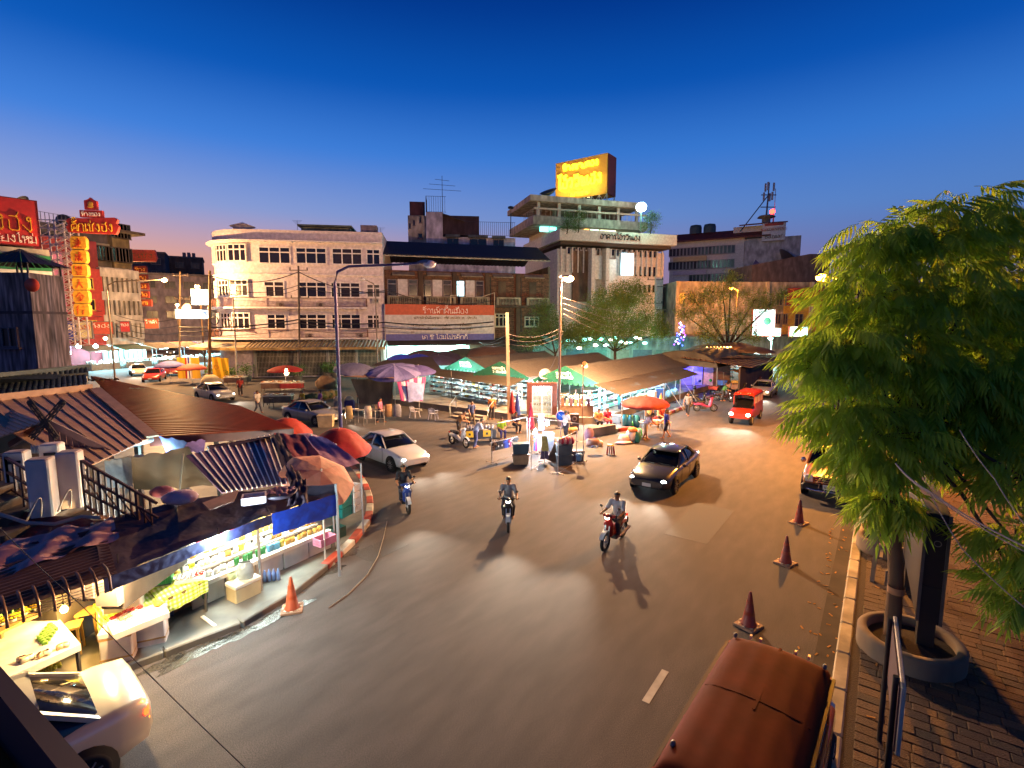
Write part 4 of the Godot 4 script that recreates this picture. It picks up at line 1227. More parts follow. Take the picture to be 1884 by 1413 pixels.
	for k in 4: obj("pink_ledge", box(-4.0,4.4 + k * 3.2,0.62,7.6,0.35,0.3),mat("#8c8078", 0.8,"grime"),o)
	obj("red_panel", box(x1 * 0.5 + 0.6,8.6,0.5,x1 - 1.4,11.5,0.4),mat("#b23a34", 0.7,"wear"),o)
	wall_windows(o, x1 - 4.5,x1,[[5.4,1.6],[8.4,1.6],[11.4,1.6]],1,1.8,mat("#c9a640", 0.7,"wear"),gm, 0.72)
	wall_windows(o, -8,-0.4,[[5.0,1.6],[8.2,1.6],[11.4,1.6]],3,1.4,mat("#a890a0", 0.7,"wear"),gm, 0.5)
	obj("rooftop_block", box(2,t1 + 0.8,-6,14,2.4,8),mat("#4d4a52", 0.85,"grime"),o)
	var s := S()
	rail(s, [V3(-6,0,-2.2),V3(6,0,-2.2)],t1 + 2.0,t1 + 3.4,0.5,0.06)
	obj("roof_railing", s, mat("#4a4a55", 0.5,"", 0.4),o)
	obj("rooftop_tank", ball(S(),V3(3,t1 + 2.9,-4),V3(1.0,1.0,1.0),10),mat("#23232a", 0.5,""),o)
	var w := thing("balcony_shophouse", "long white shophouse with stained balconies along the left street", "building", Vector3.ZERO, 1.2217)
	w.transform = o.transform
	var wa := Vector2(4.2,12.58).x
	var wb2 := Vector2(9.84,13.0).x
	var wt := Vector2(4.39,14.88).y
	obj("wall", box((wa + wb2) / 2,wt / 2,-5.6,wb2 - wa, wt, 10),mat("#cbc4ba", 0.85,"grime"),w)
	for y in [wt - 0.9,wt - 4.3,wt - 7.7,wt - 11.1]:
		obj("balcony", box((wa + wb2) / 2,y, 0.1,wb2 - wa - 0.1,1.25,1.3),mat("#d8d2c8", 0.8,"grime"),w)
		for k in 9: pbox("column", mat("#c9c2b8", 0.8,"grime"),w,V3(lerpf(wa, wb2,k / 8.0),y - 1.8,0.3),V3(0.4,2.4,0.5))
	wall_windows(w, wa, wb2,[[wt - 3.7,1.9],[wt - 7.1,1.9],[wt - 10.5,1.9]],8,2.4,mat("#6a5a50", 0.7,"wear"),gm, -0.6)
	var bt := Vector2(7.9,20.26).y
	var q0 := Vector2(4.43,17.44)
	var q1 := Vector2(7.42,16.93)
	var q2 := Vector2(9.95,19.34)
	obj("attic_wall", box((q0.x + q1.x) / 2,wt + (q0.y - wt) / 2,-5.5,q1.x - q0.x, q0.y - wt, 8),mat("#5f5850", 0.9,"grime"),w)
	obj("attic_tower", box((q1.x + q2.x) / 2,(wt + bt) / 2,-5,q2.x - q1.x, bt - wt, 8),mat("#7b6c4c", 0.85,"grime"),w)
	obj("attic_roof", box((q1.x + q2.x) / 2 + 1,bt + 0.2,-4.4,q2.x - q1.x + 1.6,0.4,9),mat("#66594c", 0.85,"grime"),w)
	wall_windows(w, q1.x + 0.5,q2.x - 0.5,[[wt + 1.0,2.2],[wt + 4.6,2.2]],3,2.0,mat("#4a4038", 0.7,"wear"),gm, -0.95)
	wall_windows(w, q0.x + 0.5,q1.x - 0.5,[[wt + 1.0,2.2]],4,2.0,mat("#4a4038", 0.7,"wear"),gm, -1.45)
	s = S()
	for k in 16: bx(s, lerpf(q0.x, q1.x, k / 15.0),q0.y + 0.4,-1.8,0.25,0.8,0.25)
	bx(s, (q0.x + q1.x) / 2,q0.y + 0.9,-1.8,q1.x - q0.x, 0.2,0.4)
	obj("roof_balustrade", s, mat("#8f887e", 0.85,"grime"),w)
	# far blocks closing the street
	var far := [["grey_far_block", "grey far block with rooftop plants above the vertical red signs",V3(-104.93,22.42,-150),9.0,V3(-104.58,26.7,-150).y, "#4c4a52"],["brown_far_block", "brown unfinished far block with open floors closing the left street",V3(-109.95,24.01,-165),21.0,V3(-109.68,27.44,-165).y, "#6a5344"],["wide_far_block", "wide low pale block behind the left street lamps",V3(-81.84,18.75,-128),24.0,V3(-81.87,18.25,-128).y, "#a08a84"]]
	for f in far:
		var b := thing(f[0],f[1],"building",V3(f[2].x, 0,f[2].z),0.5)
		obj("wall", box(0,f[4] / 2,-6,f[3],f[4],12),mat(f[5],0.85,"grime"),b)
		wall_windows(b, -f[3] / 2,f[3] / 2,[[f[4] - 3.2,1.8],[f[4] - 6.8,1.8],[f[4] - 10.4,1.8]],maxi(2,int(f[3] / 4)),2.4,mat("#8a7868", 0.8,"wear"),mat("#221d20", 0.3,""))
		obj("roof_edge", box(0,f[4] + 0.2,-6,f[3] + 0.5,0.5,12.5),mat("#7d7068", 0.8,"grime"),b)
	# red vertical sign with five gold words, and the roofed board above it
	var vp := V3(-64.01,9.2,-90)
	var vs := thing("vertical_sign", "vertical stack of dark red gold-lettered sign plates far down the left street", "sign",V3(vp.x, vp.y, vp.z),0.2)
	var words := ["มังกร", "เสือ", "ทอง", "ขาย", "ห้าง"]
	for k in 5:
		obj("plate", box(0,0.9 + k * 1.38 * 1.03,0,2.0 if k else 2.6,1.15,0.4),mat("#7c2418", 0.6,"wear"),vs)
		lettering("word", words[k],-0.75,0.65 + k * 1.42,0.24,1.5,0.45,0.13,mat("#e0a040", 0.6,""),vs)
	obj("stand", bar(bar(S(),V3(-1.5,-6,-0.3),V3(-1.5,8.6,-0.3),0.15),V3(-2.6,-6,-0.3),V3(-2.6,8.6,-0.3),0.15),mat("#8a8078", 0.5,"", 0.3),vs)
	obj("top_board", prism(S(),PackedVector2Array([Vector2(-2.7,7.9),Vector2(2.4,7.9),Vector2(2.7,8.5),Vector2(2.5,9.9),Vector2(-2.7,9.9)]),-0.2,0.3),mat("#b04438", 0.6,"wear"),vs)
	lettering("lettering", "ตั๊กเซ่ง", -2.2,8.5,0.32,4.4,0.7,0.14,mat("#3a4a2c", 0.6,""),vs)
	# shop signs at street level
	for e in [["shop_sign", "blue and white square shop sign lowest left on the street",V3(-57.08,4.34,-66),2.2,2.5,"#3b46b0"],["shop_sign", "cream shop sign with red print right of the blue square sign",V3(-55.71,4.58,-67),1.9,2.2,"#d9cf9e"],["shop_sign", "long salmon-red shop sign with gold letters over the stalls",V3(-55.74,5.06,-70),2.8,1.7,"#c9543c"],["shop_sign", "small red and white banner sign beside the tall street lamp post",V3(-55.51,5.33,-74),1.2,1.5,"#c53c3a"],["shop_sign", "orange-red hanging sign far down the left street",V3(-64.26,5.59,-92),2.2,1.8,"#c4481f"]]:
		var sb := sign_board(e[0],e[1],e[2],0.25,e[3] * 1.0,e[4],e[5],0.25)
		lettering("lettering", ["บานเตอ", "ทองดี", "กังฮง", "ทอง", "ร้านค้า"][[66,67,70,74,92].find(int(-e[2].z))],-e[3] * 0.42,e[4] * 0.55,0.15,e[3] * 0.8,e[4] * 0.22,0.09,mat("#f0e6da" if e[5] != "#d9cf9e" else "#b04038", 0.6,""),sb)
	# white glowing signs on the corner of the curved building
	for e in [["#e8f4ff", "bright white lit sign with blue letters beside the street-corner pole",V3(-36.06,8.7,-60),1.7,1.7],["#d8f0ff", "long white-blue lit fascia sign under the round dish on the corner",V3(-37.6,7.12,-61),3.6,1.0]]:
		var ls2 := sign_board("lit_sign", e[1],e[2],0.3,e[3],e[4],e[0],0.3,"#7a9aa8", 0.3)
		lettering("lettering", "กดก" if e[3] < 2 else "ดลานร ชอร", -e[3] * 0.4,e[4] * 0.35,0.17,e[3] * 0.8,e[4] * 0.35,0.1,mat("#2c50b0", 0.6,""),ls2)
		lamp_at("lit_sign_light", e[2] + V3(0,0.6,1.0),"#d8ecff", 2.5,0.4)
	# stalls under cyan tubes along the far pavement, with their awnings
	var aw := ["#8c8f88", "#5a7a70", "#7a6c5a", "#9a5a4a", "#4c5c80"]
	for k in 9:
		var ax := 2.0 + k * 4.6
		var pos: Vector3 = o.transform * V3(ax, 0,2.6)
		var st := thing("street_stall", ["shop stall under cyan tube light nearest the blue square sign", "second lit stall of the left street row", "third lit stall of the left street row, under the cream sign", "fourth lit stall of the left street row", "fifth lit stall of the left street row, behind the lamp post", "sixth lit stall of the left street row", "seventh lit stall of the left street row", "eighth lit stall of the left street row", "farthest lit stall of the left street row"][k],"market stall", pos, 1.2217,"lit stalls along the left street")
		obj("awning", slab(S(),V3(-2.1,3.5,-2.4),V3(2.1,3.5,-2.4),V3(2.1,2.7,1.6),V3(-2.1,2.7,1.6),0.06),mat(aw[k % 5],0.8,"cloth"),st)
		obj("counter", box(0,0.45,0.6,3.8,0.9,1.4),mat("#8a8a86", 0.7,"wear"),st)
		var gd := S()
		for q in 22: cham(gd, rng.randf_range(-1.8,1.8),0.9 + rng.randf_range(0.1,0.2),rng.randf_range(0.1,1.2),0.3,rng.randf_range(0.2,0.5),0.3,0.04)
		obj("goods", gd, mat(["#c9d4d0", "#a0c8c0", "#d0b090"][k % 3],0.6,"wear"),st)
		obj("poles", bar(bar(S(),V3(-2,0,1.5),V3(-2,2.75,1.5),0.06),V3(2,0,1.5),V3(2,2.75,1.5),0.06),mat("#77777a", 0.5,"", 0.4),st)
		obj("tube_light", box(0,2.6,0.4,1.4,0.07,0.1),glow("#b8f6ff", 14.0 if k < 4 else 8.0),st)
		if k < 6: lamp_at("stall_tube_light", st.transform * V3(0,2.35,0.5),"#a8f0ff", 45.0 if k < 3 else 26.0,0.3)
	for e in [[V3(-57.24,2.74,-66),0.42],[V3(-57.51,3.54,-68),0.36],[V3(-56.84,3.46,-70),0.34],[V3(-58.58,4.38,-74),0.3]]:
		var bu := thing("bare_bulb", ["dazzling cyan bulb lowest left on the far street", "cyan bulb just right of the lowest one on the far street", "third cyan bulb along the far street stalls", "warm white bulb under the salmon-red sign"][[66,68,70,74].find(int(-e[0].z))],"lamp", e[0],0.0,"bulbs of the left street stalls")
		obj("bulb", ball(S(),Vector3.ZERO, Vector3.ONE * e[1] * 0.8,10),glow("#c8f8ff" if e[1] > 0.31 else "#ffe0a8", 14.0),bu)
		obj("cord", bar(S(),V3(0,e[1] * 0.6,0),V3(0,2.2,0),0.03),mat("#22252a", 0.6,""),bu)
	# parasols and parked cars on the left street
	for e in [[V3(-37.53,2.27,-56),1.5,"#5a5a9c", "blue street parasol by the parked cars on the left street"],[V3(-34.54,2.05,-55),1.5,"#c0452a", "orange-red street parasol under the hanging flags"]]:
		parasol(e[3],V3(e[0].x, 0,e[0].z),e[0].y + 0.2,e[1],e[2])
	# concrete stair tower with a tin hat
	var ct := thing("concrete_tower", "stained concrete tower with a tin hipped roof on thin posts", "tower",V3(-22.53,4.1,-24),0.1)
	ct.position.y = 0
	var ctop: float = V3(-22.07,8.75,-24).y
	obj("shaft", box(0,ctop / 2,0,2.0,ctop, 2.0),mat("#8a7c84", 0.9,"streak"),ct)
	obj("band", box(0,ctop - 1.75,0,2.06,0.12,2.06),mat("#463c44", 0.9,"grime"),ct)
	win_rect(ct, Rect2(-0.35,ctop - 3.3,0.68,0.9),2,0.0,mat("#57525e", 0.7,"wear"),mat("#15151a", 0.3,""),1.002,0.06)
	for e in [[-0.95,0.95],[0.95,0.95],[-0.95,-0.95],[0.95,-0.95],[-0.5,0.95],[0.7,0.95]]: obj("post", box(e[0],ctop + 0.25,e[1],0.06,0.5,0.06),mat("#2c262c", 0.6,""),ct)
	var tin := S()
	for k in 4:
		var a := TAU * k / 4.0 + PI / 4
		var b := a + TAU / 4.0
		for q in 8:
			var c0 := V3(cos(a),0,sin(a)).lerp(V3(cos(b),0,sin(b)),q / 8.0) * 1.75
			var c1 := V3(cos(a),0,sin(a)).lerp(V3(cos(b),0,sin(b)),(q + 0.9) / 8.0) * 1.75
			for p in [V3(0,ctop + 1.15 + 0.02 * (q % 2),0),c1 + V3(0,ctop + 0.42,0),c0 + V3(0,ctop + 0.42,0)]: tin.add_vertex(p)
	obj("tin_roof", tin, mat("#372a30", 0.6,"grime", 0.2),ct)
	obj("drain_pipe", tube(tube(S(),[V3(-1.12,ctop, 0.9),V3(-1.12,3,0.9)],0.05),[V3(-1.35,ctop, 0.5),V3(-1.35,3,0.5)],0.06),mat("#55505a", 0.6,""),ct)
	obj("signal_disc", lathe(S(),V3(1.15,ctop - 0.55,1.05),[[0.3,0.0],[0.3,0.04],[0.0,0.04]],14,Basis(Vector3.RIGHT, PI / 2)),mat("#c0442c", 0.6,""),ct)
	var sh := thing("dark_shed", "dark low sheds left of the concrete tower", "building",V3(-25.01,4.0,-25),0.1)
	sh.position.y = 0
	obj("wall", box(-1.2,2.7,-1.5,3.0,5.4,3),mat("#2e2830", 0.9,"grime"),sh)
	for k in 3: obj("tin_roof", slab(S(),V3(-3,4.4 + k * 0.75,-0.2 - k),V3(1.0,4.4 + k * 0.75,-0.2 - k),V3(0.6,3.9 + k * 0.75,1.1 - k),V3(-3,3.9 + k * 0.75,1.1 - k),0.08),mat("#4a3c3c", 0.7,"grime"),sh)

# parasol: fabric panels as one canopy with scalloped rim, ribs, pole
func parasol(label: String, at: Vector3,h: float, r: float, col: String, tilt := Vector3.ZERO, ribs := 8,flat := 0.32,col2 := "", parent_n := "parasol") -> Node3D:
	var o := thing(parent_n, label, "parasol", at)
	var b := Basis.from_euler(tilt)
	var n := ribs * 3
	var half := [S(),S()]
	for k in ribs:
		var s: SurfaceTool = half[k % 2 if col2 else 0]
		var f := func(u: float, v: float) -> Vector3:
			var a := TAU * (k + u) / ribs
			var rr := r * v * (1.0 - 0.05 * sin(u * PI) * v)
			return V3(0,h, 0) + b * V3(cos(a) * rr, -flat * r * v * v * (1.0 + 0.12 * sin(u * PI)) - 0.05 * v, sin(a) * rr)
		grid(s, 3,4,f)
		grid(s, 3,1,func(u: float, v: float) -> Vector3: return f.call(u, 1.0) - b * V3(0,v * 0.11,0))
	obj("canopy", half[0],mat(col, 0.75,"cloth"),o)
	if col2: obj("canopy_panels", half[1],mat(col2,0.75,"cloth"),o)
	var rb := S()
	for k in ribs:
		var a := TAU * k / ribs
		bar(rb,V3(0,h - 0.06,0),V3(0,h - 0.03,0) + b * V3(cos(a) * r, -flat * r - 0.05,sin(a) * r),0.016)
	obj("ribs", rb, mat("#6a6a6c", 0.5,"", 0.4),o)
	obj("pole", tube(S(),[V3(0,0.1,0),V3(0,h * 0.5,0),V3(0,h + 0.06,0)],0.022,-1.0,6),mat("#b8b4ac", 0.5,"", 0.3),o)
	obj("foot", lathe(S(),V3(0,0,0),[[0.0,0.12],[0.22,0.1],[0.26,0.0]],12),mat("#8a8880", 0.8,"wear"),o)
	return o

# a ribbed sheet over four corners: ribs run from the a-d side to the b-c side
func ribbed(s: SurfaceTool, a: Vector3,b: Vector3,c: Vector3,d: Vector3,n: int, rib := 0.05,th := 0.03,share := 0.22) -> void:
	var up := Vector3.UP * rib
	for k in n:
		var v0 := float(k) / n
		var v1 := (k + 1.0 - share) / n
		var v2 := (k + 1.0) / n
		slab(s, a.lerp(d, v0),b.lerp(c, v0),b.lerp(c, v1),a.lerp(d, v1),th)
		slab(s, a.lerp(d, v1) + up, b.lerp(c, v1) + up, b.lerp(c, v2) + up, a.lerp(d, v2) + up, th + rib)

func cloth_sheet(s: SurfaceTool, a: Vector3,b: Vector3,c: Vector3,d: Vector3,sag: float, wr: float, nu := 16,nv := 12,ph := 0.0) -> SurfaceTool:
	var f := func(u: float, v: float) -> Vector3:
		var p := lerp4(a, b, c, d, u, v)
		var w := sin(u * 17.0 + v * 5.0 + ph) * 0.5 + sin(v * 13.0 - u * 9.0 + ph * 2.0) * 0.35 + sin((u + v) * 31.0) * 0.2
		return p + V3(w * 0.3,w, w * 0.2) * wr - V3(0,sag * 16.0 * u * (1 - u) * v * (1 - v),0)
	return grid(s, nu, nv, f)

func build_roofs() -> void:
	# large red-brown ribbed roof
	var o := thing("red_metal_roof", "large low red-brown ribbed metal roof in the left foreground", "roof")
	var a := V3(-11.17,3,-15.47)
	var b := V3(-7.32,3,-16.86)
	var c := V3(-11.1,3.15,-20.59)
	var d := V3(-23.42,3.6,-28.36)
	var rm := mat("#b0401e", 0.45,"wear", 0.0).duplicate() as StandardMaterial3D
	rm.metallic_specular = 0.14
	var s := S()
	ribbed(s, d, c, b, a, 46,0.045,0.03,0.3)
	obj("ribbed_sheet", s, rm, o)
	s = S()
	bar(s, a - V3(0,0.12,0),b - V3(0,0.12,0),0.06,0.26)
	bar(s, c - V3(0,0.08,0),d - V3(0,0.08,0),0.05,0.2)
	obj("fascia", s, mat("#6e2c22", 0.5,"wear"),o)
	s = S()
	for e in 4:
		var p: Vector3 = a.lerp(b, 0.15 + e * 0.25)
		bar(s,V3(p.x, 0.13,p.z - 0.3),V3(p.x, p.y - 0.1,p.z - 0.3),0.1)
		p = d.lerp(c, 0.1 + e * 0.28)
		bar(s,V3(p.x + 0.4,0.13,p.z + 0.6),V3(p.x + 0.4,p.y - 0.1,p.z + 0.6),0.1)
	obj("posts", s, mat("#5a4a44", 0.6,"grime"),o)
	var lv := S()
	for k in 26:
		var p: Vector3 = V3(-20.84,3.6,-25.67) + V3(rng.randf_range(-0.7,0.7),0.09,rng.randf_range(-0.35,0.35))
		bxt(lv, Transform3D(Basis.from_euler(V3(rng.randf() * 2,rng.randf() * 6,rng.randf())),p),V3(0.14,0.02,0.08))
	tag(obj("dry_leaves", lv, mat("#4a3020", 0.9,"")),"small heap of dry dark leaves on the red roof's far corner", "leaves", "", "stuff")
	var rag := thing("rag", "pale rag lying on the red roof", "rag",V3(-16.6,3.55,-22.47))
	obj("cloth", cloth_sheet(S(),V3(-0.35,0.12,-0.1),V3(0.35,0.1,-0.12),V3(0.3,0.1,0.16),V3(-0.3,0.12,0.12),0,0.03,8,4),mat("#b89a7a", 0.9,"cloth"),rag)
	# beige roof with wide ribs, its gutter and flashing
	o = thing("beige_roof", "sloping beige ribbed roof left of the red one", "roof")
	a = V3(-15.97,4.15,-14.84)
	b = V3(-15.36,4.1,-18.58)
	c = V3(-11.1,3.02,-15.38)
	d = V3(-10.52,2.95,-12.02)
	s = S()
	ribbed(s, a, d, c, b, 9,0.03,0.03,0.12)
	obj("ribbed_sheet", s, mat("#b8967a", 0.6,"wear"),o)
	obj("flashing", bar(bar(S(),b + V3(0.1,0.05,0),c + V3(0.1,0.05,0),0.34,0.05),a + V3(0,0.06,0),b + V3(0,0.06,0),0.05,0.3),mat("#bf9c7c", 0.6,"wear"),o)
	obj("gutter", tube(S(),[V3(-11.24,2.95,-13.01),V3(-11.32,2.95,-14.36),V3(-11.06,2.95,-15.92)],0.09),mat("#77757c", 0.5,"wear", 0.3),o)
	var fa := S()
	bar(fa,V3(a.x, 1.6,a.z),a - V3(0,0.1,0),0.12)
	bar(fa,V3(c.x - 0.4,0.13,c.z),c - V3(0.4,0.1,0),0.12)
	obj("posts", fa, mat("#5a4a44", 0.6,"grime"),o)
	# dark tiled roof behind, tiles built in courses
	o = thing("tiled_roof", "dark green-grey curved tile roof in two tiers below the concrete tower", "roof")
	var tm := [mat("#2f3a3c", 0.5,"wear"),mat("#36423f", 0.5,"wear"),mat("#2a3238", 0.5,"wear")]
	var ts := S()
	tube(ts, [V3(-0.25,0.03,0),V3(0.25,0,0)],0.095,0.105,7)
	var tile := _done(ts)
	for tier in [[V3(-19.29,4.5,-18.58),V3(-19.07,4.5,-22.92),V3(-18.55,4.1,-22.3),V3(-20.03,4.1,-19.06)],[V3(-20.22,4.2,-19.26),V3(-18.58,4.2,-22.26),V3(-17.44,3.75,-20.94),V3(-18.94,3.75,-17.6)]]:
		s = S()
		slab(s, tier[0],tier[1],tier[2],tier[3],0.06)
		obj("roof_bed", s, tm[2],o)
		var n := 19
		for k in n:
			for r in 2:
				var u := (k + 0.5) / n
				var top: Vector3 = (tier[0] as Vector3).lerp(tier[1],u)
				var bot: Vector3 = (tier[3] as Vector3).lerp(tier[2],u)
				var p0 := top.lerp(bot, r * 0.5)
				var p1 := top.lerp(bot, r * 0.5 + 0.55)
				var dir := p1 - p0
				var x := dir.normalized()
				var z := x.cross(Vector3.UP).normalized()
				piece("roof_tile", tile, tm[(k * 7 + r) % 3],o, Transform3D(Basis(x * dir.length() * 2.0,z.cross(x),z),(p0 + p1) / 2 + V3(0,0.04 - r * 0.03,0)))
		s = S()
		bar(s, tier[0] + V3(0,0.1,0),tier[1] + V3(0,0.1,0),0.22,0.16)
		obj("ridge", s, tm[1],o)
	obj("wall", slab(S(),V3(-24.2,3.6,-23.03),V3(-21.85,3.6,-26.16),V3(-19.03,3.5,-22.85),V3(-20.66,3.5,-19.21),3.3),mat("#3a3438", 0.9,"grime"),o)
	# striped gable and the carved crossed finial
	o = thing("carved_gable", "small gable with a ribbed left slope, purple boarding and a carved crossed finial", "roof")
	var ap := V3(-12.18,3.95,-13.19)
	s = S()
	ribbed(s,V3(-18.24,3.9,-17.5),ap + V3(-0.1,0,0),V3(-13.87,3.3,-13.74) + V3(-0.3,0,0.5),V3(-16.61,3.2,-15.02),12,0.03,0.03,0.35)
	obj("ribbed_slope", s, mat("#a3785a", 0.5,"wear"),o)
	s = S()
	var e0 := V3(-11.03,2.9,-13.87)
	bar(s, ap, e0,0.1,0.16)
	bar(s, ap,V3(-14.19,3.1,-14.19),0.1,0.16)
	obj("barge_boards", s, mat("#54303a", 0.6,"wear"),o)
	for k in 11:
		var u0 := k / 11.0
		var p0 := ap.lerp(e0,u0)
		var p1 := ap.lerp(e0,u0 + 0.082)
		obj("gable_board", slab(S(),p0,p1,p1 - V3(0,maxf(p1.y - 2.8,0.1),0),p0 - V3(0,maxf(p0.y - 2.8,0.1),0),0.02),mat("#5c3644", 0.6,"wear") if k % 2 else mat("#52303e", 0.6,"wear"),o)
	var fin := mat("#3c2c2a", 0.7,"wear")
	for e in [[V3(-13.77,3.95,-14.51),V3(-13.43,3.95,-15.16),1.0],[V3(-11.51,3.95,-12.22),V3(-14.44,3.95,-15.26),-1.0]]:
		var dn: Vector3 = ap + V3(-0.34 * e[2],-0.42,0.12)
		var upp: Vector3 = ap + V3(0.42 * e[2],0.5,-0.05)
		var f := S()
		bar(f, dn, upp, 0.035,0.05)
		var px := (upp - dn).normalized()
		var side := V3(-px.y, px.x, 0).normalized()
		for g in [0.07,-0.07]: bar(f, dn + side * g, upp + side * g, 0.03,0.03)
		for k in 7:
			var c0 := dn.lerp(upp, (k + 0.5) / 7.0)
			var pts := []
			for q in 8: pts.append(c0 + side * sin(q * 0.9) * 0.05 + px * cos(q * 0.9) * 0.05)
			tube(f, pts, 0.014,-1.0,4)
		ball(f, upp,V3(0.1,0.08,0.03),7)
		obj("finial", f, fin, o)
	var bt := S()
	for k in 5: lathe(bt, ap + V3(-0.12 + k * 0.07,-0.75,0.35),[[0.0,0.22],[0.02,0.2],[0.035,0.12],[0.035,0.0]],7)
	obj("bottles", bt, mat("#b0a89c", 0.3,""),o)
	# purple and floral cloths hung over the gutter
	o = thing("hung_cloth", "purple patterned cloth hung over the gutter's right end", "cloth")
	obj("cloth", cloth_sheet(S(),V3(-10.88,3.05,-15.47),V3(-9.72,3,-15.03),V3(-10.16,2.5,-15.28),V3(-10.84,2.3,-15.78),0.05,0.05,14,10),mat("#6a5a9e", 0.85,"cloth"),o)
	obj("floral_cloth", cloth_sheet(S(),V3(-10.02,2.9,-15.24),V3(-9.62,2.9,-15.76),V3(-9.65,2.45,-15.67),V3(-10.17,2.6,-15.56),0.05,0.05,12,8,1.0),mat("#9a6a94", 0.85,"cloth"),o)
	# brown tarpaulin wall and striped awning roof
	o = thing("brown_tarpaulin", "stained brown tarpaulin hanging behind the striped awning roof", "tarpaulin")
	obj("cloth", cloth_sheet(S(),V3(-10.25,2.9,-13.47),V3(-9.42,2.95,-14.55),V3(-8.56,1.9,-14.23),V3(-10.52,1.9,-13.79),0.2,0.06,22,14,2.0),mat("#6e553c", 0.7,"grime"),o)
	obj("prop_stick", bar(S(),V3(-9.16,2.9,-13.93),V3(-8.56,2.2,-12.76),0.035),mat("#a0907c", 0.7,""),o)
	o = thing("striped_awning_roof", "dark purple awning roof with lengthwise translucent strips coloured white for the light below them", "awning")
	a = V3(-8.84,2.95,-13.56)
	b = V3(-7.89,2.9,-16.39)
	c = V3(-5.71,2.5,-12.59)
	d = V3(-7.01,2.45,-11.98)
	s = S()
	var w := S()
	for k in 13:
		var v0 := k / 13.0
		var v1 := (k + 0.8) / 13.0
		var v2 := (k + 1) / 13.0
		slab(s, a.lerp(b, v0),a.lerp(b, v1),d.lerp(c, v1),d.lerp(c, v0),0.03)
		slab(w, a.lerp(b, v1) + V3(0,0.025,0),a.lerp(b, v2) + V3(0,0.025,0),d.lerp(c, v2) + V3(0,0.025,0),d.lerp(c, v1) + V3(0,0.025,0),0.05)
	obj("sheet", s, mat("#6a4c62", 0.6,"wear"),o)
	var wmat := mat("#f4f2e6", 0.5,"")  # white colour stands in for light shining up through translucent strips
	obj("painted_glow_ribs", w, wmat, o)
	obj("upper_sheet", slab(S(),V3(-8.82,3,-14.48),V3(-7.54,3,-15.78),b + V3(0,-0.02,0),a.lerp(b, 0.25) + V3(0,-0.02,0),0.03),mat("#4a3a4c", 0.6,"wear"),o)
	# staircase of the footbridge: landing, stringer steps, posts, railings
	o = thing("footbridge_stair", "whitewashed footbridge stair with worn steps below the gable", "stairs")
	var st := mat("#a8988e", 0.85,"grime")
	for k in 9:
		var p := V3(-10.9 + k * 0.42,3.1 - k * 0.17,-9.9 - k * 0.02)
		obj("step", box(p.x, p.y - 0.3,p.z, 0.43,0.6,1.9),mat("#5d534c", 0.9,"grime"),o)
		obj("stringer_block", cham(S(),p.x, p.y - 0.22,p.z + 1.0,0.44,0.5,0.16),st, o)
	obj("landing", box(-13.2,2.85,-9.9,4.2,0.3,2.2),mat("#5d534c", 0.9,"grime"),o)
	obj("support", box(-10.5,1.2,-9.9,3.6,2.2,1.4),mat("#3c3634", 0.9,"grime"),o)
	var posts := [[V3(-9.46,2.65,-10.01),1.18,"white post nearest the middle of the footbridge stair"],[V3(-9.3,2.65,-10.51),1.2,"white post right of the middle one, with a cable at its foot"],[V3(-10.8,2.7,-10.91),1.05,"back left white post with a dark slot"],[V3(-10.5,2.65,-11.43),1.15,"back right white post with a dark slot"]]
	for k in 4:
		var q := thing("stair_post", posts[k][2],"post", posts[k][0],0.35)
		obj("shaft", cham(S(),0,posts[k][1] / 2,0,0.38,posts[k][1],0.34,0.03),mat("#f0ded0", 0.85,"grime"),q)
		if k > 1: obj("slot", box(0.02,posts[k][1] - 0.22,0.172,0.22,0.07,0.02),mat("#1e1a20", 0.8,""),q)
	var cb := S()
	for k in 2:
		var c0: Vector3 = posts[k][0]
		var pts := []
		for i in 14: pts.append(c0 + V3(0.1 + 0.14 * sin(i * 0.26),0.05 + 0.42 * sin(i * 0.24),0.22 + i * 0.02))
		tube(cb, pts, 0.016,-1.0,5)
	tag(obj("loose_cable", cb, mat("#b8a890", 0.6,"")),"pale loose cable looping beside the white stair posts", "cable")
	o = thing("stair_railing", "brown panelled stair railing running down right from the white posts", "railing")
	var rs := S()
	var rp := [V3(-8.78,3.72,-10.19),V3(-8.35,3.55,-10.07),V3(-8.0,3.35,-10.06),V3(-7.65,3.1,-10.09),V3(-7.17,2.9,-9.98)]
	for k in 4:
		for h in [0.0,-0.3,-0.62,-0.95]: bar(rs, rp[k] + V3(0,h, 0),rp[k + 1] + V3(0,h, 0),0.045)
		for i in 3:
			var p: Vector3 = (rp[k] as Vector3).lerp(rp[k + 1],i / 3.0)
			bar(rs, p + V3(0,0.02,0),p - V3(0,1.05,0),0.05 if i == 0 else 0.03)
		bar(rs, rp[k] - V3(0,0.3,0),rp[k + 1] - V3(0,0.62,0),0.025)
	obj("railing", rs, mat("#4a2f2a", 0.55,"wear"),o)
	o = thing("stair_railing", "brown panelled railing at the left edge, left of the white posts", "railing")
	rs = S()
	rp = [V3(-11.99,3.7,-11.37),V3(-10.85,3.65,-10.71),V3(-9.61,3.6,-9.9)]
	for k in 2:
		for h in [0.0,-0.32,-0.66,-0.98]: bar(rs, rp[k] + V3(0,h, 0),rp[k + 1] + V3(0,h, 0),0.045)
		for i in 4:
			var p: Vector3 = (rp[k] as Vector3).lerp(rp[k + 1],i / 3.0)
			bar(rs, p, p - V3(0,1.02,0),0.04)
	rs = bar(rs,V3(-9.44,3.7,-10.18),V3(-9.49,3.7,-10.52),0.04)
	for h in [0.3,0.6]: bar(rs,V3(-9.44,3.7,-10.18) - V3(0,h, 0),V3(-9.49,3.7,-10.52) - V3(0,h, 0),0.04)
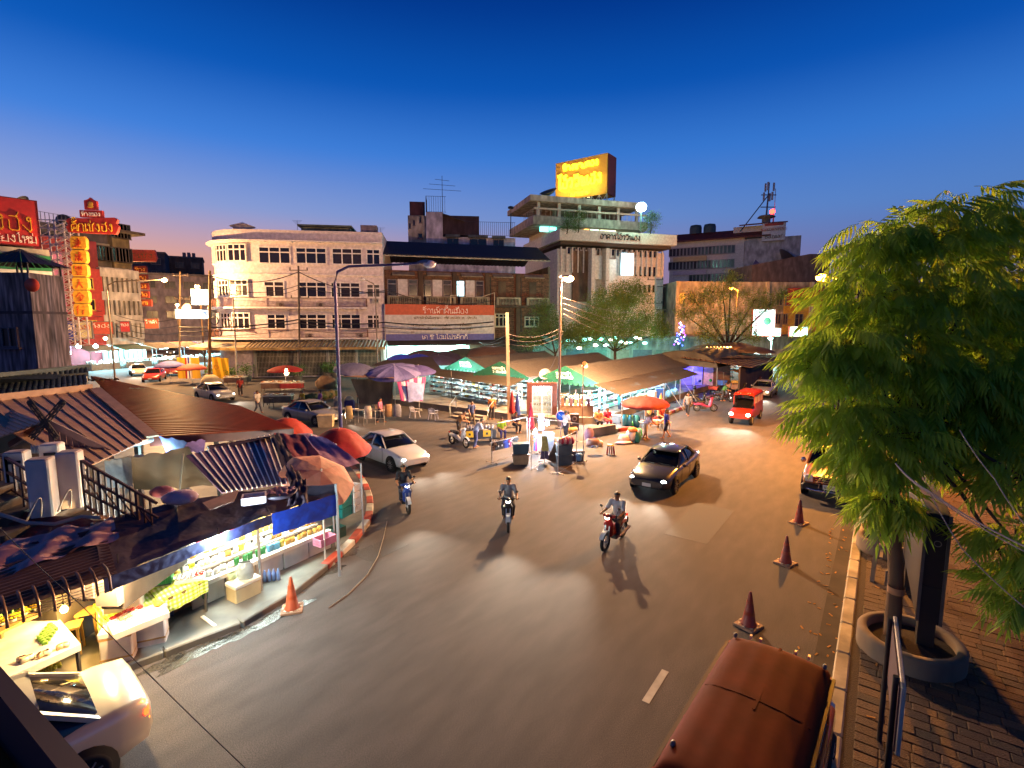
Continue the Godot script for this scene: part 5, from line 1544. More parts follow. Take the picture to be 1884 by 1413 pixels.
	obj("railing", rs, mat("#4a2f2a", 0.55,"wear"),o)
	# tarpaulins at the lower left
	o = thing("maroon_tarpaulin", "dark maroon tarpaulin sagging under the footbridge stair", "tarpaulin")
	obj("cloth", cloth_sheet(S(),V3(-11.14,2.75,-10.11),V3(-8.09,2.6,-9.82),V3(-8.19,2.45,-9.33),V3(-9.63,2.45,-8.64),0.08,0.06,24,12,0.4),mat("#7c2e2a", 0.6,"cloth"),o)
	obj("pipe", tube(S(),[V3(-10.12,2.9,-9.56),V3(-8.95,2.85,-9.08),V3(-8.51,2.8,-9.15),V3(-8.32,2.8,-9.53),V3(-8.0,2.75,-9.58)],0.035),mat("#a0948a", 0.5,"wear"),o)
	o = thing("plastic_sheet", "crumpled mauve plastic sheet along the awning's left edge", "plastic sheet")
	obj("sheet", cloth_sheet(S(),V3(-9.48,2.55,-8.51),V3(-8.12,2.6,-9.99),V3(-7.47,2.5,-9.34),V3(-8.55,2.35,-7.61),0.0,0.11,36,14,3.0),mat("#b8949a", 0.5,"cloth"),o)
	o = thing("grey_awning", "grey corrugated awning over the fruit stall with a row of curved hoops", "awning")
	s = S()
	ribbed(s,V3(-8.96,2.4,-7.91),V3(-7.82,2.45,-9.45),V3(-6.85,2.2,-8.43),V3(-7.9,2.2,-6.9),14,0.04,0.03,0.25)
	obj("sheet", s, mat("#6e5850", 0.6,"grime"),o)
	for k in 9:
		var p := (V3(-7.71,2.2,-7.09)).lerp(V3(-6.89,2.2,-8.3),k / 8.0)
		obj("hoop", tube(S(),[p + V3(-0.25,0.13,-0.2),p + V3(-0.05,0.15,-0.02),p + V3(0.08,0.04,0.08),p + V3(0.1,-0.2,0.1)],0.022,-1.0,6),mat("#8a6a54", 0.4,"wear", 0.5),o)
	var wr := S()
	for k in 4: bar(wr,V3(-7.8,2.1,-7.17) - V3(0,k * 0.05,0),V3(-6.91,2.1,-8.38) - V3(0,k * 0.05,0),0.012)
	obj("wires", wr, mat("#8a8080", 0.4,"", 0.5),o)
	# the long blue-black awning and its bright blue skirt
	o = thing("blue_awning", "long dark blue tarpaulin awning with a bright blue skirt at its right end", "awning")
	var f0 := [V3(-6.92,2.2,-8.22),V3(-6.36,2.22,-9.36),V3(-5.4,2.25,-11.08),V3(-4.36,2.3,-12.34)]
	var b0 := [V3(-8.27,2.6,-9.7),V3(-7.38,2.62,-10.89),V3(-6.05,2.6,-11.69),V3(-4.38,2.55,-12.34)]
	s = S()
	for k in 3: cloth_sheet(s, b0[k],b0[k + 1],f0[k + 1],f0[k],0.06,0.022,16,10,k * 1.3)
	obj("top", s, mat("#4a3e48", 0.6,"cloth"),o)
	obj("front_hem", cloth_sheet(S(),f0[0],f0[2],f0[2] - V3(0,0.22,0),f0[0] - V3(0,0.25,0),0,0.015,20,2),mat("#2b3060", 0.6,"cloth"),o)
	obj("blue_skirt", cloth_sheet(S(),f0[2],f0[3],f0[3] - V3(0,0.55,0),f0[2] - V3(0,0.5,0),0,0.02,16,4),mat("#1846c0", 0.6,"cloth"),o)
	s = S()
	for p in b0: obj("pole", bar(S(),V3(p.x, 0.13,p.z),p, 0.05),mat("#8a8a8c", 0.5,"", 0.4),o)
	obj("pole", bar(S(),V3(f0[3].x, 0.13,f0[3].z),f0[3],0.04),mat("#8a8a8c", 0.5,"", 0.4),o)
	# things left on the awning
	o = thing("sack", "plump pale sack with faint print lying on the awning", "sack",V3(-7.21,2.75,-10.77),0.3)
	obj("bag", ball(S(),Vector3.ZERO,V3(0.36,0.16,0.22),14,0.06),mat("#b7a2b8", 0.8,"cloth"),o)
	obj("print", box(-0.05,0.14,0.06,0.2,0.02,0.08),mat("#5a5290", 0.8,""),o)
	o = thing("sack", "small maroon sack behind the pale one", "sack",V3(-7.96,2.7,-11.28),0.1)
	obj("bag", ball(S(),Vector3.ZERO,V3(0.26,0.13,0.18),12,0.1),mat("#8a4a62", 0.8,"cloth"),o)
	o = thing("cardboard", "flattened brown cardboard sheet on the awning", "cardboard")
	obj("sheet", slab(S(),V3(-6.65,2.68,-10.62),V3(-6.31,2.7,-11.47),V3(-6.06,2.66,-10.78),V3(-6.28,2.66,-10.26),0.015),mat("#9c7c70", 0.9,"wear"),o)
	o = thing("foam_box", "empty white foam box on the blue awning", "box",V3(-5.62,2.62,-10.79),0.42)
	obj("base", box(0,0.02,0,0.42,0.03,0.3),mat("#cfc0c8", 0.8,"wear"),o)
	for e in [[0,0.165,0.48,0.03],[0,-0.165,0.48,0.03],[0.225,0,0.03,0.3],[-0.225,0,0.03,0.3]]: obj("side", box(e[0],0.1,e[1],e[2],0.15,e[3]),mat("#d8ccd2", 0.8,"wear"),o)
	o = thing("basin", "round basin of dried pale flowers on the blue awning", "basin",V3(-5.27,2.62,-11.25))
	obj("bowl", lathe(S(),Vector3.ZERO, [[0.0,0.0],[0.26,0.01],[0.36,0.1],[0.38,0.1],[0.27,-0.01],[0.0,-0.02]],20),mat("#5c5060", 0.5,"wear"),o)
	s = S()
	for k in 46: ball(s,V3(rng.randf_range(-0.24,0.24),0.08 + rng.randf() * 0.06,rng.randf_range(-0.24,0.24)),V3(0.05,0.025,0.04),5,0.3)
	tag(obj("dried_flowers", s, mat("#a0808a", 0.9,""),o),"", "", "", "stuff")
	o = thing("netting", "bundle of dark netting draped from the red roof to the awning", "net")
	obj("drape", cloth_sheet(S(),V3(-7.59,3.05,-15.71),V3(-7.36,3.05,-15.95),V3(-5.18,2.6,-12.41),V3(-5.41,2.55,-12.13),-0.05,0.07,12,18,1.0),mat("#4c3844", 0.8,"cloth"),o)
	obj("bunch", cloth_sheet(S(),V3(-5.38,2.7,-12.09),V3(-5.01,2.75,-12.06),V3(-4.63,2.45,-11.26),V3(-5.08,2.4,-11.15),-0.12,0.09,12,10,2.0),mat("#54404c", 0.8,"cloth"),o)
	# umbrellas tied over the corner
	parasol("round red street parasol with white lettering behind the red roof's tip",V3(-9.34,2.3,-21.01) - V3(0,2.3,0),2.6,1.0,"#c2361f",V3(0.1,0.4,-0.1),8,0.5)
	var rp2 := parasol("red parasol with white script beside the purple lamp post",V3(-6.24,2.4,-18.12) - V3(0,2.4,0),2.75,1.15,"#b3201c",V3(0.1,0.2,-0.05),8,0.55)
	var tx := TextMesh.new()
	var sf := SystemFont.new()
	sf.font_names = PackedStringArray(["Droid Serif"])
	sf.font_italic = true
	tx.font = sf
	tx.text = "AirAsia"
	tx.font_size = 32
	tx.pixel_size = 0.0065
	tx.depth = 0.03
	piece("lettering", tx, mat("#e8dcd4", 0.6,""),rp2,Transform3D(Basis.from_euler(V3(-0.7,0.05,-0.05)),V3(-0.12,2.38,0.92)))
	parasol("small pale purple umbrella on top of the tied cloths",V3(-6.57,2.6,-16.51) - V3(0,2.6,0),2.85,0.62,"#a88aa8",V3(0.35,0.5,-0.3),8,0.42)
	parasol("faded pink and red umbrella overhanging the blue awning's right end",V3(-5.07,2.35,-13.25) - V3(0,2.35,0),2.62,0.98,"#d0a088",V3(0.45,0.3,-0.35),8,0.25,"#c98a74")
	o = thing("purple_canopy", "sagging mauve cloth canopy stretched out to the kerb", "canopy")
	obj("cloth", cloth_sheet(S(),V3(-6.77,2.9,-16.39),V3(-5.92,2.9,-15.99),V3(-4.53,2.35,-14.96),V3(-5.09,2.35,-14.06),0.03,0.02,16,12,0.7),mat("#a87ca4", 0.75,"cloth"),o)
	obj("red_cloth", cloth_sheet(S(),V3(-7.68,3,-16.18),V3(-6.71,2.95,-16.16),V3(-4.94,2.45,-13.72),V3(-5.54,2.4,-13.28),0.05,0.03,14,12,1.7),mat("#8e3a48", 0.75,"cloth"),o)
	obj("brown_cloth", cloth_sheet(S(),V3(-6.57,2.55,-15.22),V3(-5.5,2.55,-14.36),V3(-5.0,2.3,-14.01),V3(-5.6,2.3,-13.41),0.05,0.03,10,8,2.7),mat("#3a2a2c", 0.8,"cloth"),o)
	s = S()
	for p in [V3(-4.53,2.35,-14.96),V3(-5.09,2.35,-14.06)]: bar(s,V3(p.x, 0.13,p.z),p, 0.04)
	obj("poles", s, mat("#6a6468", 0.5,"", 0.3),o)
	# under-roof clutter seen through the railing: white clothes on a line, lit goods
	o = thing("hung_clothes", "white clothes hung on a line under the beige roof's gutter", "clothes")
	for k in 4:
		var p := (V3(-11.22,2.75,-13.74)).lerp(V3(-10.93,2.75,-14.33),k / 3.0)
		obj("garment", cloth_sheet(S(),p, p + V3(0.42,0.02,-0.1),p + V3(0.4,-0.8,-0.1),p + V3(0.02,-0.75,0.02),0,0.03,7,8,k),mat(["#cdd2d8", "#b8c4d0", "#d8c8b8", "#e0e0e0"][k],0.85,"cloth"),o)
	lamp_at("under_roof_light",V3(-11.15,2.2,-14.45) + V3(0.3,0.3,-1.0),"#a8e8f0", 2.2,0.2)
	# footbridge handrail right below the camera
	o = thing("footbridge_handrail", "dark handrail beam of the footbridge crossing the lower left corner", "handrail")
	bar_rail(o)

func bar_rail(o: Node3D) -> void:
	var ext := (V3(-0.85,5.35,-1.05) - V3(-1.57,5.7,-1.35)) * 1.5
	obj("beam", slab(S(),V3(-1.57,5.7,-1.35) - ext,V3(-0.85,5.35,-1.05) + ext,V3(-0.95,5.41,-1) + ext,V3(-1.54,5.51,-1.3) - ext, 0.05),mat("#2e2230", 0.5,"wear"),o)
	obj("lower_rail", slab(S(),V3(-1.54,5.48,-1.3) - ext,V3(-0.97,5.41,-1) + ext,V3(-1.04,5.46,-0.95) + ext,V3(-1.51,5.33,-1.25) - ext, 0.05),mat("#8a4a18", 0.5,"wear"),o)

func item(n: String, label: String, cat: String, group: String, at: Vector3,mesh: Mesh, m: Material, turn := 0.0) -> MeshInstance3D:
	var o := piece(n, mesh, m, self, Transform3D(Basis(Vector3.UP, turn),at))
	tag(o, label, cat, group)
	return o

func table(label: String, a: Vector3,b: Vector3,c: Vector3,d: Vector3,top: Material, th := 0.06,n := "stall_table") -> Node3D:
	var o := thing(n, label, "table")
	obj("tabletop", slab(S(),a, b, c, d, th),top, o)
	for p in [a, b, c, d]:
		var q: Vector3 = (p as Vector3).lerp((a + b + c + d) / 4,0.08)
		obj("leg", bar(S(),V3(q.x, 0.13,q.z),q - V3(0,th, 0),0.045),mat("#4a443e", 0.6,"wear"),o)
	return o

# a packed bag: pillow shape with pinched top
func bag_mesh(w: float, h: float, d: float) -> ArrayMesh:
	var f := func(u: float, v: float) -> Vector3:
		var a := TAU * fposmod(u, 1.0)
		var pin := sin(clampf(v, 0.02,0.98) * PI)
		var k := pow(pin, 0.35)
		return V3(cos(a) * w / 2 * lerpf(k, 1.0,0.55 if v > 0.5 else 0.8),v * h, sin(a) * d / 2 * k * (1.0 + 0.08 * sin(a * 3.0 + v * 6.0)))
	return _done(grid(S(),10,5,f))

func bulb(label: String, p: Vector3,hex: String, e: float, r: float, glow_e: float, hang := 0.5) -> void:
	var o := thing("bare_bulb", label, "lamp", p)
	obj("bulb", lathe(S(),Vector3.ZERO, [[0.0,-r],[r * 0.7,-r * 0.75],[r, 0.0],[r * 0.75,r * 0.7],[r * 0.4,r * 1.3],[r * 0.35,r * 1.7]],12),glow(hex, glow_e),o)
	obj("socket", lathe(S(),V3(0,r * 1.72,0),[[r * 0.45,0.0],[r * 0.45,r * 0.7],[0.0,r * 0.8]],8),mat("#3a3634", 0.6,""),o)
	obj("cord", bar(S(),V3(0,r * 2.4,0),V3(0,r * 2.4 + hang, 0),0.012),mat("#2a2626", 0.6,""),o)
	lamp_at("bulb_light", p, hex, e, r)

func build_stalls() -> void:
	var white := mat("#dcd6c8", 0.8,"wear")
	# fruit and packet stall at the left edge
	var a := V3(-9.59,0.85,-8.69)
	var b := V3(-9.0,0.85,-9.47)
	var c := V3(-7.66,0.85,-8.49)
	var d := V3(-8.18,0.85,-7.48)
	table("white-topped stall table at the left edge with small leaf packets", a, b, c, d, white, 0.12)
	var leaf := _done(cham(S(),0,0.03,0,0.085,0.06,0.06,0.012))
	for k in 20:
		var p := (V3(-8.51,0.85,-8.63)).lerp(V3(-8.74,0.85,-9.14),(k % 5) / 5.0) + V3(0.075 * (k / 5),0.0,0.05 * (k / 5))
		item("leaf_packet", "green banana-leaf packet in the block on the white table", "packet", "banana-leaf packets on the white table", p, leaf, mat("#5c8a24", 0.6,"wear"),0.5 + rng.randf_range(-0.1,0.1))
	var pb := bag_mesh(0.13,0.09,0.11)
	for k in 9:
		var p := (V3(-8.31,0.85,-7.91)).lerp(V3(-7.84,0.85,-8.32),k / 8.0) + V3(rng.randf_range(-0.05,0.05),0,rng.randf_range(-0.12,0.05))
		item("food_bag", "clear bag of cooked food along the white table's front", "bag", "food bags on the white table", p, pb, mat(["#e8dcc0", "#cfa878", "#e0d0b0"][k % 3],0.35,"wear"),rng.randf() * 3)
	var sh := thing("plank_shelf", "narrow plank shelf holding four yellow flower baskets", "shelf")
	obj("plank", slab(S(),V3(-9.49,1.05,-8.71),V3(-9.27,1.05,-9.51),V3(-8.97,1,-9.29),V3(-9.24,1,-8.46),0.04),mat("#a8884c", 0.8,"wear"),sh)
	for k in 2: obj("leg", bar(S(),(V3(-9.24,1,-8.66) if k == 0 else V3(-9.18,1,-9.41)) - V3(0,0.87,0),(V3(-9.24,1,-8.66) if k == 0 else V3(-9.18,1,-9.41)),0.05),mat("#7a6438", 0.8,"wear"),sh)
	for k in 4:
		var p := [V3(-9.3,1.05,-8.75),V3(-9.2,1.05,-8.87),V3(-9.18,1.05,-9.06),V3(-9.11,1.05,-9.24)][k] as Vector3
		var o := thing("flower_basket", ["yellow flower basket leftmost on the plank shelf", "yellow flower basket second from left on the plank shelf", "yellow flower basket third from left on the plank shelf", "yellow flower basket rightmost on the plank shelf"][k],"flower basket", p)
		obj("pot", lathe(S(),Vector3.ZERO, [[0.0,0.0],[0.045,0.0],[0.065,0.07]],10),white, o)
		var s := S()
		for q in 15:
			var t := q * 2.4
			ball(s,V3(cos(t) * 0.09 * sqrt(q / 15.0),0.13 - 0.05 * q / 15.0,sin(t) * 0.09 * sqrt(q / 15.0)),V3(0.036,0.026,0.036),6)
		obj("flowers", s, mat("#e0b80c", 0.7,""),o)
		s = S()
		for q in 12:
			var t := TAU * q / 12.0
			bar(s,V3(cos(t) * 0.06,0.07,sin(t) * 0.06),V3(cos(t) * 0.15,0.1,sin(t) * 0.15),0.04,0.006)
		bar(s,V3(0,0.1,0),V3(0.01,0.27,0),0.04,0.02)
		obj("leaves", s, mat("#5a9a1c", 0.6,""),o)
	for k in 3:
		var p := [V3(-8.51,0.13,-8.38),V3(-8.27,0.3,-8.34),V3(-8.13,0.35,-8.39)][k] as Vector3
		var o := thing("fruit_bunch", ["bunch of yellow-green palm fruit lowest under the white table", "bunch of yellow-green palm fruit in the middle under the white table", "small bunch of palm fruit highest under the white table"][k],"fruit", p)
		var s := S()
		for q in 34 - k * 8:
			var t := q * 2.4
			var r := 0.2 * sqrt(q / 34.0)
			ball(s,V3(cos(t) * r, 0.2 - r * 0.7 + 0.02 * sin(q * 5.0),sin(t) * r),V3(0.036,0.04,0.036),6)
		obj("fruit", s, mat("#a8a01c", 0.5,"wear"),o)
	# stools and boxes behind
	for e in [[V3(-8.57,0.7,-9.31),0.7,"wooden stool beside the warm bulb"],[V3(-8.6,0.75,-9.75),0.75,"square wooden stool with crumbs in front of the plastic bags"]]:
		var o := thing("wooden_stool", e[2],"stool", e[0] - V3(0,e[1] - 0.13,0),0.5)
		obj("seat", box(0,e[1] - 0.15,0,0.34,0.04,0.34),mat("#a07c3c", 0.8,"wear"),o)
		for q in [[1,1],[1,-1],[-1,1],[-1,-1]]: obj("leg", bar(S(),V3(q[0] * 0.15,0,q[1] * 0.15),V3(q[0] * 0.13,e[1] - 0.17,q[1] * 0.13),0.04),mat("#8a6830", 0.8,"wear"),o)
	for e in [[V3(-9.0,0.6,-10.47),"pink and blue plastic bag of wares by the wooden stool", "#d8a0a0"],[V3(-8.9,0.6,-10.56),"pale blue plastic bag of wares behind the gingham table", "#a8c0cc"]]:
		item("plastic_bag", e[1],"bag", "", e[0] - V3(0,0.35,0),bag_mesh(0.4,0.5,0.35),mat(e[2],0.35,"cloth"))
	# gingham-covered tables
	var gim := Image.create(64,64,false, Image.FORMAT_RGB8)
	for y in 64:
		for x in 64:
			var q := int(x % 16 < 8) + int(y % 16 < 8)
			gim.set_pixel(x, y, [Color("#e8e8c4"),Color("#bcd060"),Color("#8fae24")][q])
	var gm := StandardMaterial3D.new()
	gm.albedo_texture = ImageTexture.create_from_image(gim)
	gm.roughness = 0.85
	gm.uv1_scale = V3(4.2,4.2,1)
	var ga := [V3(-8.53,0.82,-9.83),V3(-8.03,0.82,-10.53),V3(-7.28,0.82,-9.92),V3(-7.68,0.82,-9.15)]
	var t2 := table("gingham table with the white foam slab of strawberries before it", ga[0],ga[1],ga[2],ga[3],mat("#7a6438", 0.8,"wear"))
	var checks := func(x: float, y: float) -> StandardMaterial3D:
		var q := gm.duplicate() as StandardMaterial3D
		q.uv1_scale = V3(x, y, 1)
		return q
	var drape := func(nm: String, p: Array, drop: float, o: Node3D) -> void:
		obj(nm, grid(S(),8,4,func(u: float, v: float) -> Vector3: return lerp4(p[0],p[1],p[2],p[3],u, v) + V3(0,0.012,0),true, true),checks.call(3.0,1.1),o)
		obj(nm, grid(S(),8,4,func(u: float, v: float) -> Vector3: return (p[3] as Vector3).lerp(p[2],u) + V3(0.02 * sin(u * 20.0) + 0.03 * v, 0.012 - drop * v * (1.0 - 0.25 * u),0.02 * sin(u * 23.0) + 0.03 * v),true, true),checks.call(3.0,0.9),o)
		obj(nm, grid(S(),5,4,func(u: float, v: float) -> Vector3: return (p[0] as Vector3).lerp(p[3],u) + V3(-0.03 * v + 0.01 * sin(u * 15.0),0.012 - drop * v, 0.02 * sin(u * 18.0)),true, true),checks.call(1.1,1.0),o)
	drape.call("gingham_cloth", ga, 0.45,t2)
	var gb := [V3(-7.91,0.85,-10.47),V3(-7.37,0.85,-11.47),V3(-6.77,0.85,-10.75),V3(-7.22,0.85,-9.86)]
	var t3 := table("long gingham table with trays right of the green basket", gb[0],gb[1],gb[2],gb[3],mat("#7a6438", 0.8,"wear"))
	drape.call("gingham_cloth", gb, 0.34,t3)
	obj("green_rag", cloth_sheet(S(),V3(-6.82,0.8,-10.75),V3(-6.82,0.8,-10.9),V3(-6.81,0.35,-10.8),V3(-7.08,0.3,-11.01),0,0.03,5,7),mat("#1f8a3a", 0.85,"cloth"),t3)
	# foam boxes and slab of strawberries
	var fm := mat("#e3d8cc", 0.85,"wear")
	var tape := mat("#b08a4c", 0.5,"")
	var fx := [[V3(-7.51,0.13,-9.12),"white taped foam box under the slab's left end"],[V3(-7.27,0.13,-9.69),"white taped foam box under the slab's right end"]]
	for e in fx:
		var o := thing("foam_box", e[1],"box", e[0],0.42)
		obj("body", cham(S(),0,0.28,0,0.5,0.56,0.36,0.02),fm, o)
		obj("lid", cham(S(),0,0.61,0,0.52,0.1,0.38,0.02),fm, o)
		for y in [0.12,0.52]: obj("tape", box(0,y, 0,0.506,0.035,0.366),tape, o)
	var sl := thing("foam_slab", "thick white foam slab lying across the two foam boxes", "slab")
	obj("slab", slab(S(),V3(-7.64,0.9,-9.06),V3(-7.14,0.9,-9.82),V3(-6.7,0.9,-9.42),V3(-7.23,0.9,-8.68),0.12),fm, sl)
	var pun := _done(cham(S(),0,0.03,0,0.12,0.06,0.1,0.01))
	for k in 7:
		var p := ([V3(-7.57,0.9,-9.13),V3(-7.54,0.9,-9.24),V3(-7.5,0.9,-9.35),V3(-7.43,0.9,-9.42),V3(-7.33,0.9,-9.5),V3(-7.37,0.9,-9.11),V3(-7.32,0.9,-9.2)][k] as Vector3) + V3(0,0.005,0)
		var o := thing("strawberry_punnet", "clear punnet of red strawberries on the white slab" if k < 5 else "punnet of paler berries in front of the red ones on the slab", "punnet", p, 0.4,"punnets on the white foam slab")
		obj("tray", box(0,0.012,0,0.12,0.02,0.1),mat("#d8d0c8", 0.4,""),o)
		var s := S()
		for q in 12: ball(s,V3((q % 4 - 1.5) * 0.027,0.045 + 0.01 * (q % 3),(q / 4 - 1.0) * 0.03),V3(0.017,0.02,0.017),6)
		obj("berries", s, mat("#b81c14" if k < 5 else "#d08068", 0.4,""),o)
	var cl := thing("foam_cooler", "overexposed white foam cooler under the bright warm bulb", "box",V3(-7.8,0.83,-9.7),0.42)
	obj("body", cham(S(),0,0.13,0,0.62,0.26,0.34,0.02),mat("#ece6da", 0.8,"wear"),cl)
	var plate := thing("fruit_bag", "yellow bag of sliced fruit on the slab's right end", "bag",V3(-7.06,0.91,-9.64))
	obj("bag", ball(S(),V3(0,0.05,0),V3(0.1,0.06,0.08),10,0.15),mat("#d8b040", 0.3,"wear"),plate)
	# green crate with tin tray
	var gc := thing("green_crate", "green plastic crate carrying a round tin tray", "crate",V3(-7.65,0.9,-10.61),0.42)
	obj("crate", cham(S(),0,0.1,0,0.4,0.2,0.3,0.02),mat("#17925a", 0.5,"wear"),gc)
	for k in 5: obj("rib", box(-0.16 + k * 0.08,0.1,0.155,0.02,0.18,0.012),mat("#14804e", 0.5,"wear"),gc)
	obj("stand", box(0,-0.4,0,0.36,0.78,0.28),mat("#35405c", 0.7,"wear"),gc)
	obj("tin_tray", lathe(S(),V3(0,0.2,0),[[0.0,0.02],[0.13,0.02],[0.16,0.06],[0.17,0.06],[0.14,0.0]],18),mat("#a8a08c", 0.25,"", 0.8),gc)
	var tr := thing("tray", "white tray heaped with silvery and red packets on the long gingham table", "tray",V3(-7.12,0.88,-10.75),0.42)
	obj("tray", box(0,0.03,0,0.55,0.06,0.34),mat("#e4ded6", 0.6,"wear"),tr)
	for k in 16: obj("packet", ball(S(),V3(-0.22 + (k % 6) * 0.088,0.09,-0.1 + (k / 6) * 0.09),V3(0.05,0.03,0.045),7,0.2),mat("#b8bcc8" if (k % 6) < 4 else "#b0302a", 0.25,"wear", 0.2),tr)
	# the long snack stall: stepped counter, white front boards, goods in rows
	var n0 := V3(-7.1,0,-10.89)
	var n1 := V3(-5.12,0,-14.14)
	var ax := (n1 - n0).normalized()
	var bk := V3(ax.z, 0,-ax.x)
	if bk.dot(V3(-1,0,-0.3)) < 0: bk = -bk
	var len := n0.distance_to(n1)
	var turn := atan2(-ax.z, ax.x)
	var base := n0 - ax * 0.2
	var cs := thing("snack_stall", "long stepped snack stall with white front boards under the blue awning", "market stall",V3(base.x, 0.13,base.z),turn)
	# local: x along the stall, -z to the back
	var k0 := (Basis(Vector3.UP, turn) * V3(0,0,1)).dot(bk)
	var bz := 1.0 if k0 > 0 else -1.0
	for e in 5: obj("front_board", box(0.45 + e * len / 5.0,0.24,0.02 * (e % 2),len / 5.0 - 0.04,0.46,0.05),mat(["#d0c6b4", "#c4b8a0", "#d8d0c4", "#ddd4c8", "#cfc8c0"][e],0.8,"grime"),cs)
	obj("counter_edge", box(len / 2,0.5,0.0,len + 0.1,0.1,0.12),white, cs)
	for e in 4: obj("shelf_step", box(len / 2,0.48 + e * 0.14,bz * (0.28 + e * 0.34),len, 0.05,0.36),mat("#b9b4aa", 0.7,"wear"),cs)
	for e in 6: obj("leg", box(len * e / 5.0,0.4,bz * 1.3,0.06,0.8,0.06),mat("#5a5650", 0.7,"wear"),cs)
	var kinds := [["jar", "clear jar of pale snacks on the lit stall's shelves", "#e6ddc0"],["green_packet", "green snack packet on the lit stall's front row", "#1f8a3c"],["snack_bag", "white bag of snacks on the lit stall's shelves", "#efece2"],["amber_bag", "amber bag of dried fruit on the lit stall's shelves", "#c99a48"],["red_packet", "red snack packet standing at the lit stall's back", "#b8302a"],["blue_pack", "pale blue pack of drinks on the lit stall", "#5aa0cc"],["yellow_packet", "yellow snack packet on the lit stall", "#d8c040"]]
	var meshes := []
	for k in 7:
		var s := S()
		if k == 0: lathe(s, Vector3.ZERO, [[0.0,0.0],[0.06,0.0],[0.065,0.13],[0.045,0.15],[0.045,0.17],[0.0,0.17]],8)
		elif k in [1,4,6]: cham(s, 0,0.09,0,0.13,0.18,0.05,0.015)
		if k in [0,1,4,6]: meshes.append(_done(s))
		elif k == 5: meshes.append(_done(cham(S(),0,0.09,0,0.16,0.18,0.1,0.02)))
		else: meshes.append(bag_mesh(0.16,0.15,0.11))
	for row in 4:
		var n := int(len / 0.17)
		for i in n:
			var fx2 := (i + 0.5) / n
			var k: int
			if row == 0: k = 5 if fx2 > 0.55 and fx2 < 0.62 else 6 if fx2 > 0.62 and fx2 < 0.7 else (1 if fx2 > 0.3 and fx2 < 0.55 else (3 if fx2 > 0.7 else 2))
			elif row == 3: k = [4,6,0,4,2][int(fx2 * 23) % 5] if fx2 < 0.6 else 3
			else: k = [2,3,0,2,6][int(fx2 * 31 + row) % 5] if fx2 < 0.65 else [3,2,3][i % 3]
			var lp := V3(fx2 * len + rng.randf_range(-0.02,0.02),0.507 + row * 0.14,bz * (0.24 + row * 0.34) + rng.randf_range(-0.03,0.03))
			var p := cs.transform * lp
			item(kinds[k][0],kinds[k][1],"packet" if k != 0 else "jar", "goods on the long lit snack stall", p, meshes[k],mat(kinds[k][2],0.4,"wear"),turn + rng.randf_range(-0.25,0.25))
	# light under the awning: a row of fluorescent tubes over the goods
	for e in [0.2,0.5,0.8]:
		var p := cs.transform * V3(len * e, 1.85,bz * 0.5)
		var o := thing("tube_lamp", ["fluorescent tube over the snack stall's left third", "fluorescent tube over the snack stall's middle", "fluorescent tube over the snack stall's right end"][int(e * 3.0)],"lamp", p, turn)
		obj("tube", tube(S(),[V3(-0.55,0,0),V3(0.55,0,0)],0.018,-1.0,6),glow("#e8fff8", 12.0),o)
		obj("housing", box(0,0.05,0,1.2,0.05,0.07),mat("#c8c8c4", 0.5,""),o)
		lamp_at("stall_light", p - V3(0,0.07,0),"#eafcf0", 3.2,0.25)
	bulb("dazzling cool white bulb at the blue awning's edge",V3(-5.95,2.13,-9.95),"#d6f4ff", 5.0,0.07,24.0,0.1)
	bulb("dazzling warm bulb hanging over the strawberry table",V3(-7.03,2.0,-8.7),"#ffd694", 7.0,0.075,24.0,0.25)
	bulb("smaller warm bulb low behind the flower baskets",V3(-8.55,1.08,-9.2),"#ffc468", 2.6,0.065,18.0,0.6)
	# crates and boxes round the stall's foot
	var blue := mat("#2c3a70", 0.5,"wear")
	for e in [[V3(-5.77,0,-13.01),"navy plastic crate left of its twin below the stall"],[V3(-5.52,0,-13.46),"navy plastic crate right of its twin below the stall"]]:
		crate(e[1],e[0] + V3(-0.1,0.13,-0.3),turn, 0.55,0.34,0.36,blue)
	crate("white slatted crate half under the stall's middle",V3(-6.09,0,-12.66) + V3(-0.1,0.13,-0.15),turn, 0.5,0.3,0.3,mat("#b8b0a0", 0.6,"wear"))
	crate("pink crate of small bottles at the stall's right end",V3(-5.14,0.5,-13.46),turn, 0.5,0.22,0.34,mat("#c07a94", 0.6,"wear"))
	crate("dark teal crate on the pavement beyond the stall's end",V3(-5.29,0,-14.58) + V3(0,0.13,-0.2),turn, 0.42,0.32,0.36,mat("#2a5a54", 0.6,"wear"))
	for k in 3: crate(["lowest teal crate of the stack behind the stall", "middle teal crate of the stack behind the stall", "topmost teal crate of the stack, with a yellow rim"][k],V3(-5.68,0,-16.5) + V3(0,0.13 + k * 0.33,0),turn + 0.2,0.5,0.31,0.42,mat("#147a78", 0.5,"wear"))
	for k in 4: crate(["lowest white crate beside the teal stack", "second white crate from below beside the teal stack", "third white crate from below beside the teal stack", "topmost white crate beside the teal stack"][k],V3(-5.45,0,-16.95) + V3(0.02,0.13 + k * 0.24,0),turn + 0.2,0.36,0.22,0.36,mat("#cfc8c8", 0.6,"wear"))
	var tc := thing("teal_sheet", "bright teal plastic sheet hung at the stall's right end", "sheet")
	obj("sheet", cloth_sheet(S(),V3(-5.18,1.75,-13.21),V3(-4.87,1.75,-13.77),V3(-5.35,0.5,-15.15),V3(-5.49,0.9,-14.43),0,0.03,12,8),mat("#12a08a", 0.6,"cloth"),tc)
	var cb := thing("foam_cooler", "dirty white foam cooler on the pavement by the gutter", "box",V3(-6.31,0,-11.35) + V3(0,0.13,-0.05),turn)
	obj("body", cham(S(),0,0.17,0,0.62,0.34,0.4,0.02),mat("#cbb88c", 0.8,"grime"),cb)
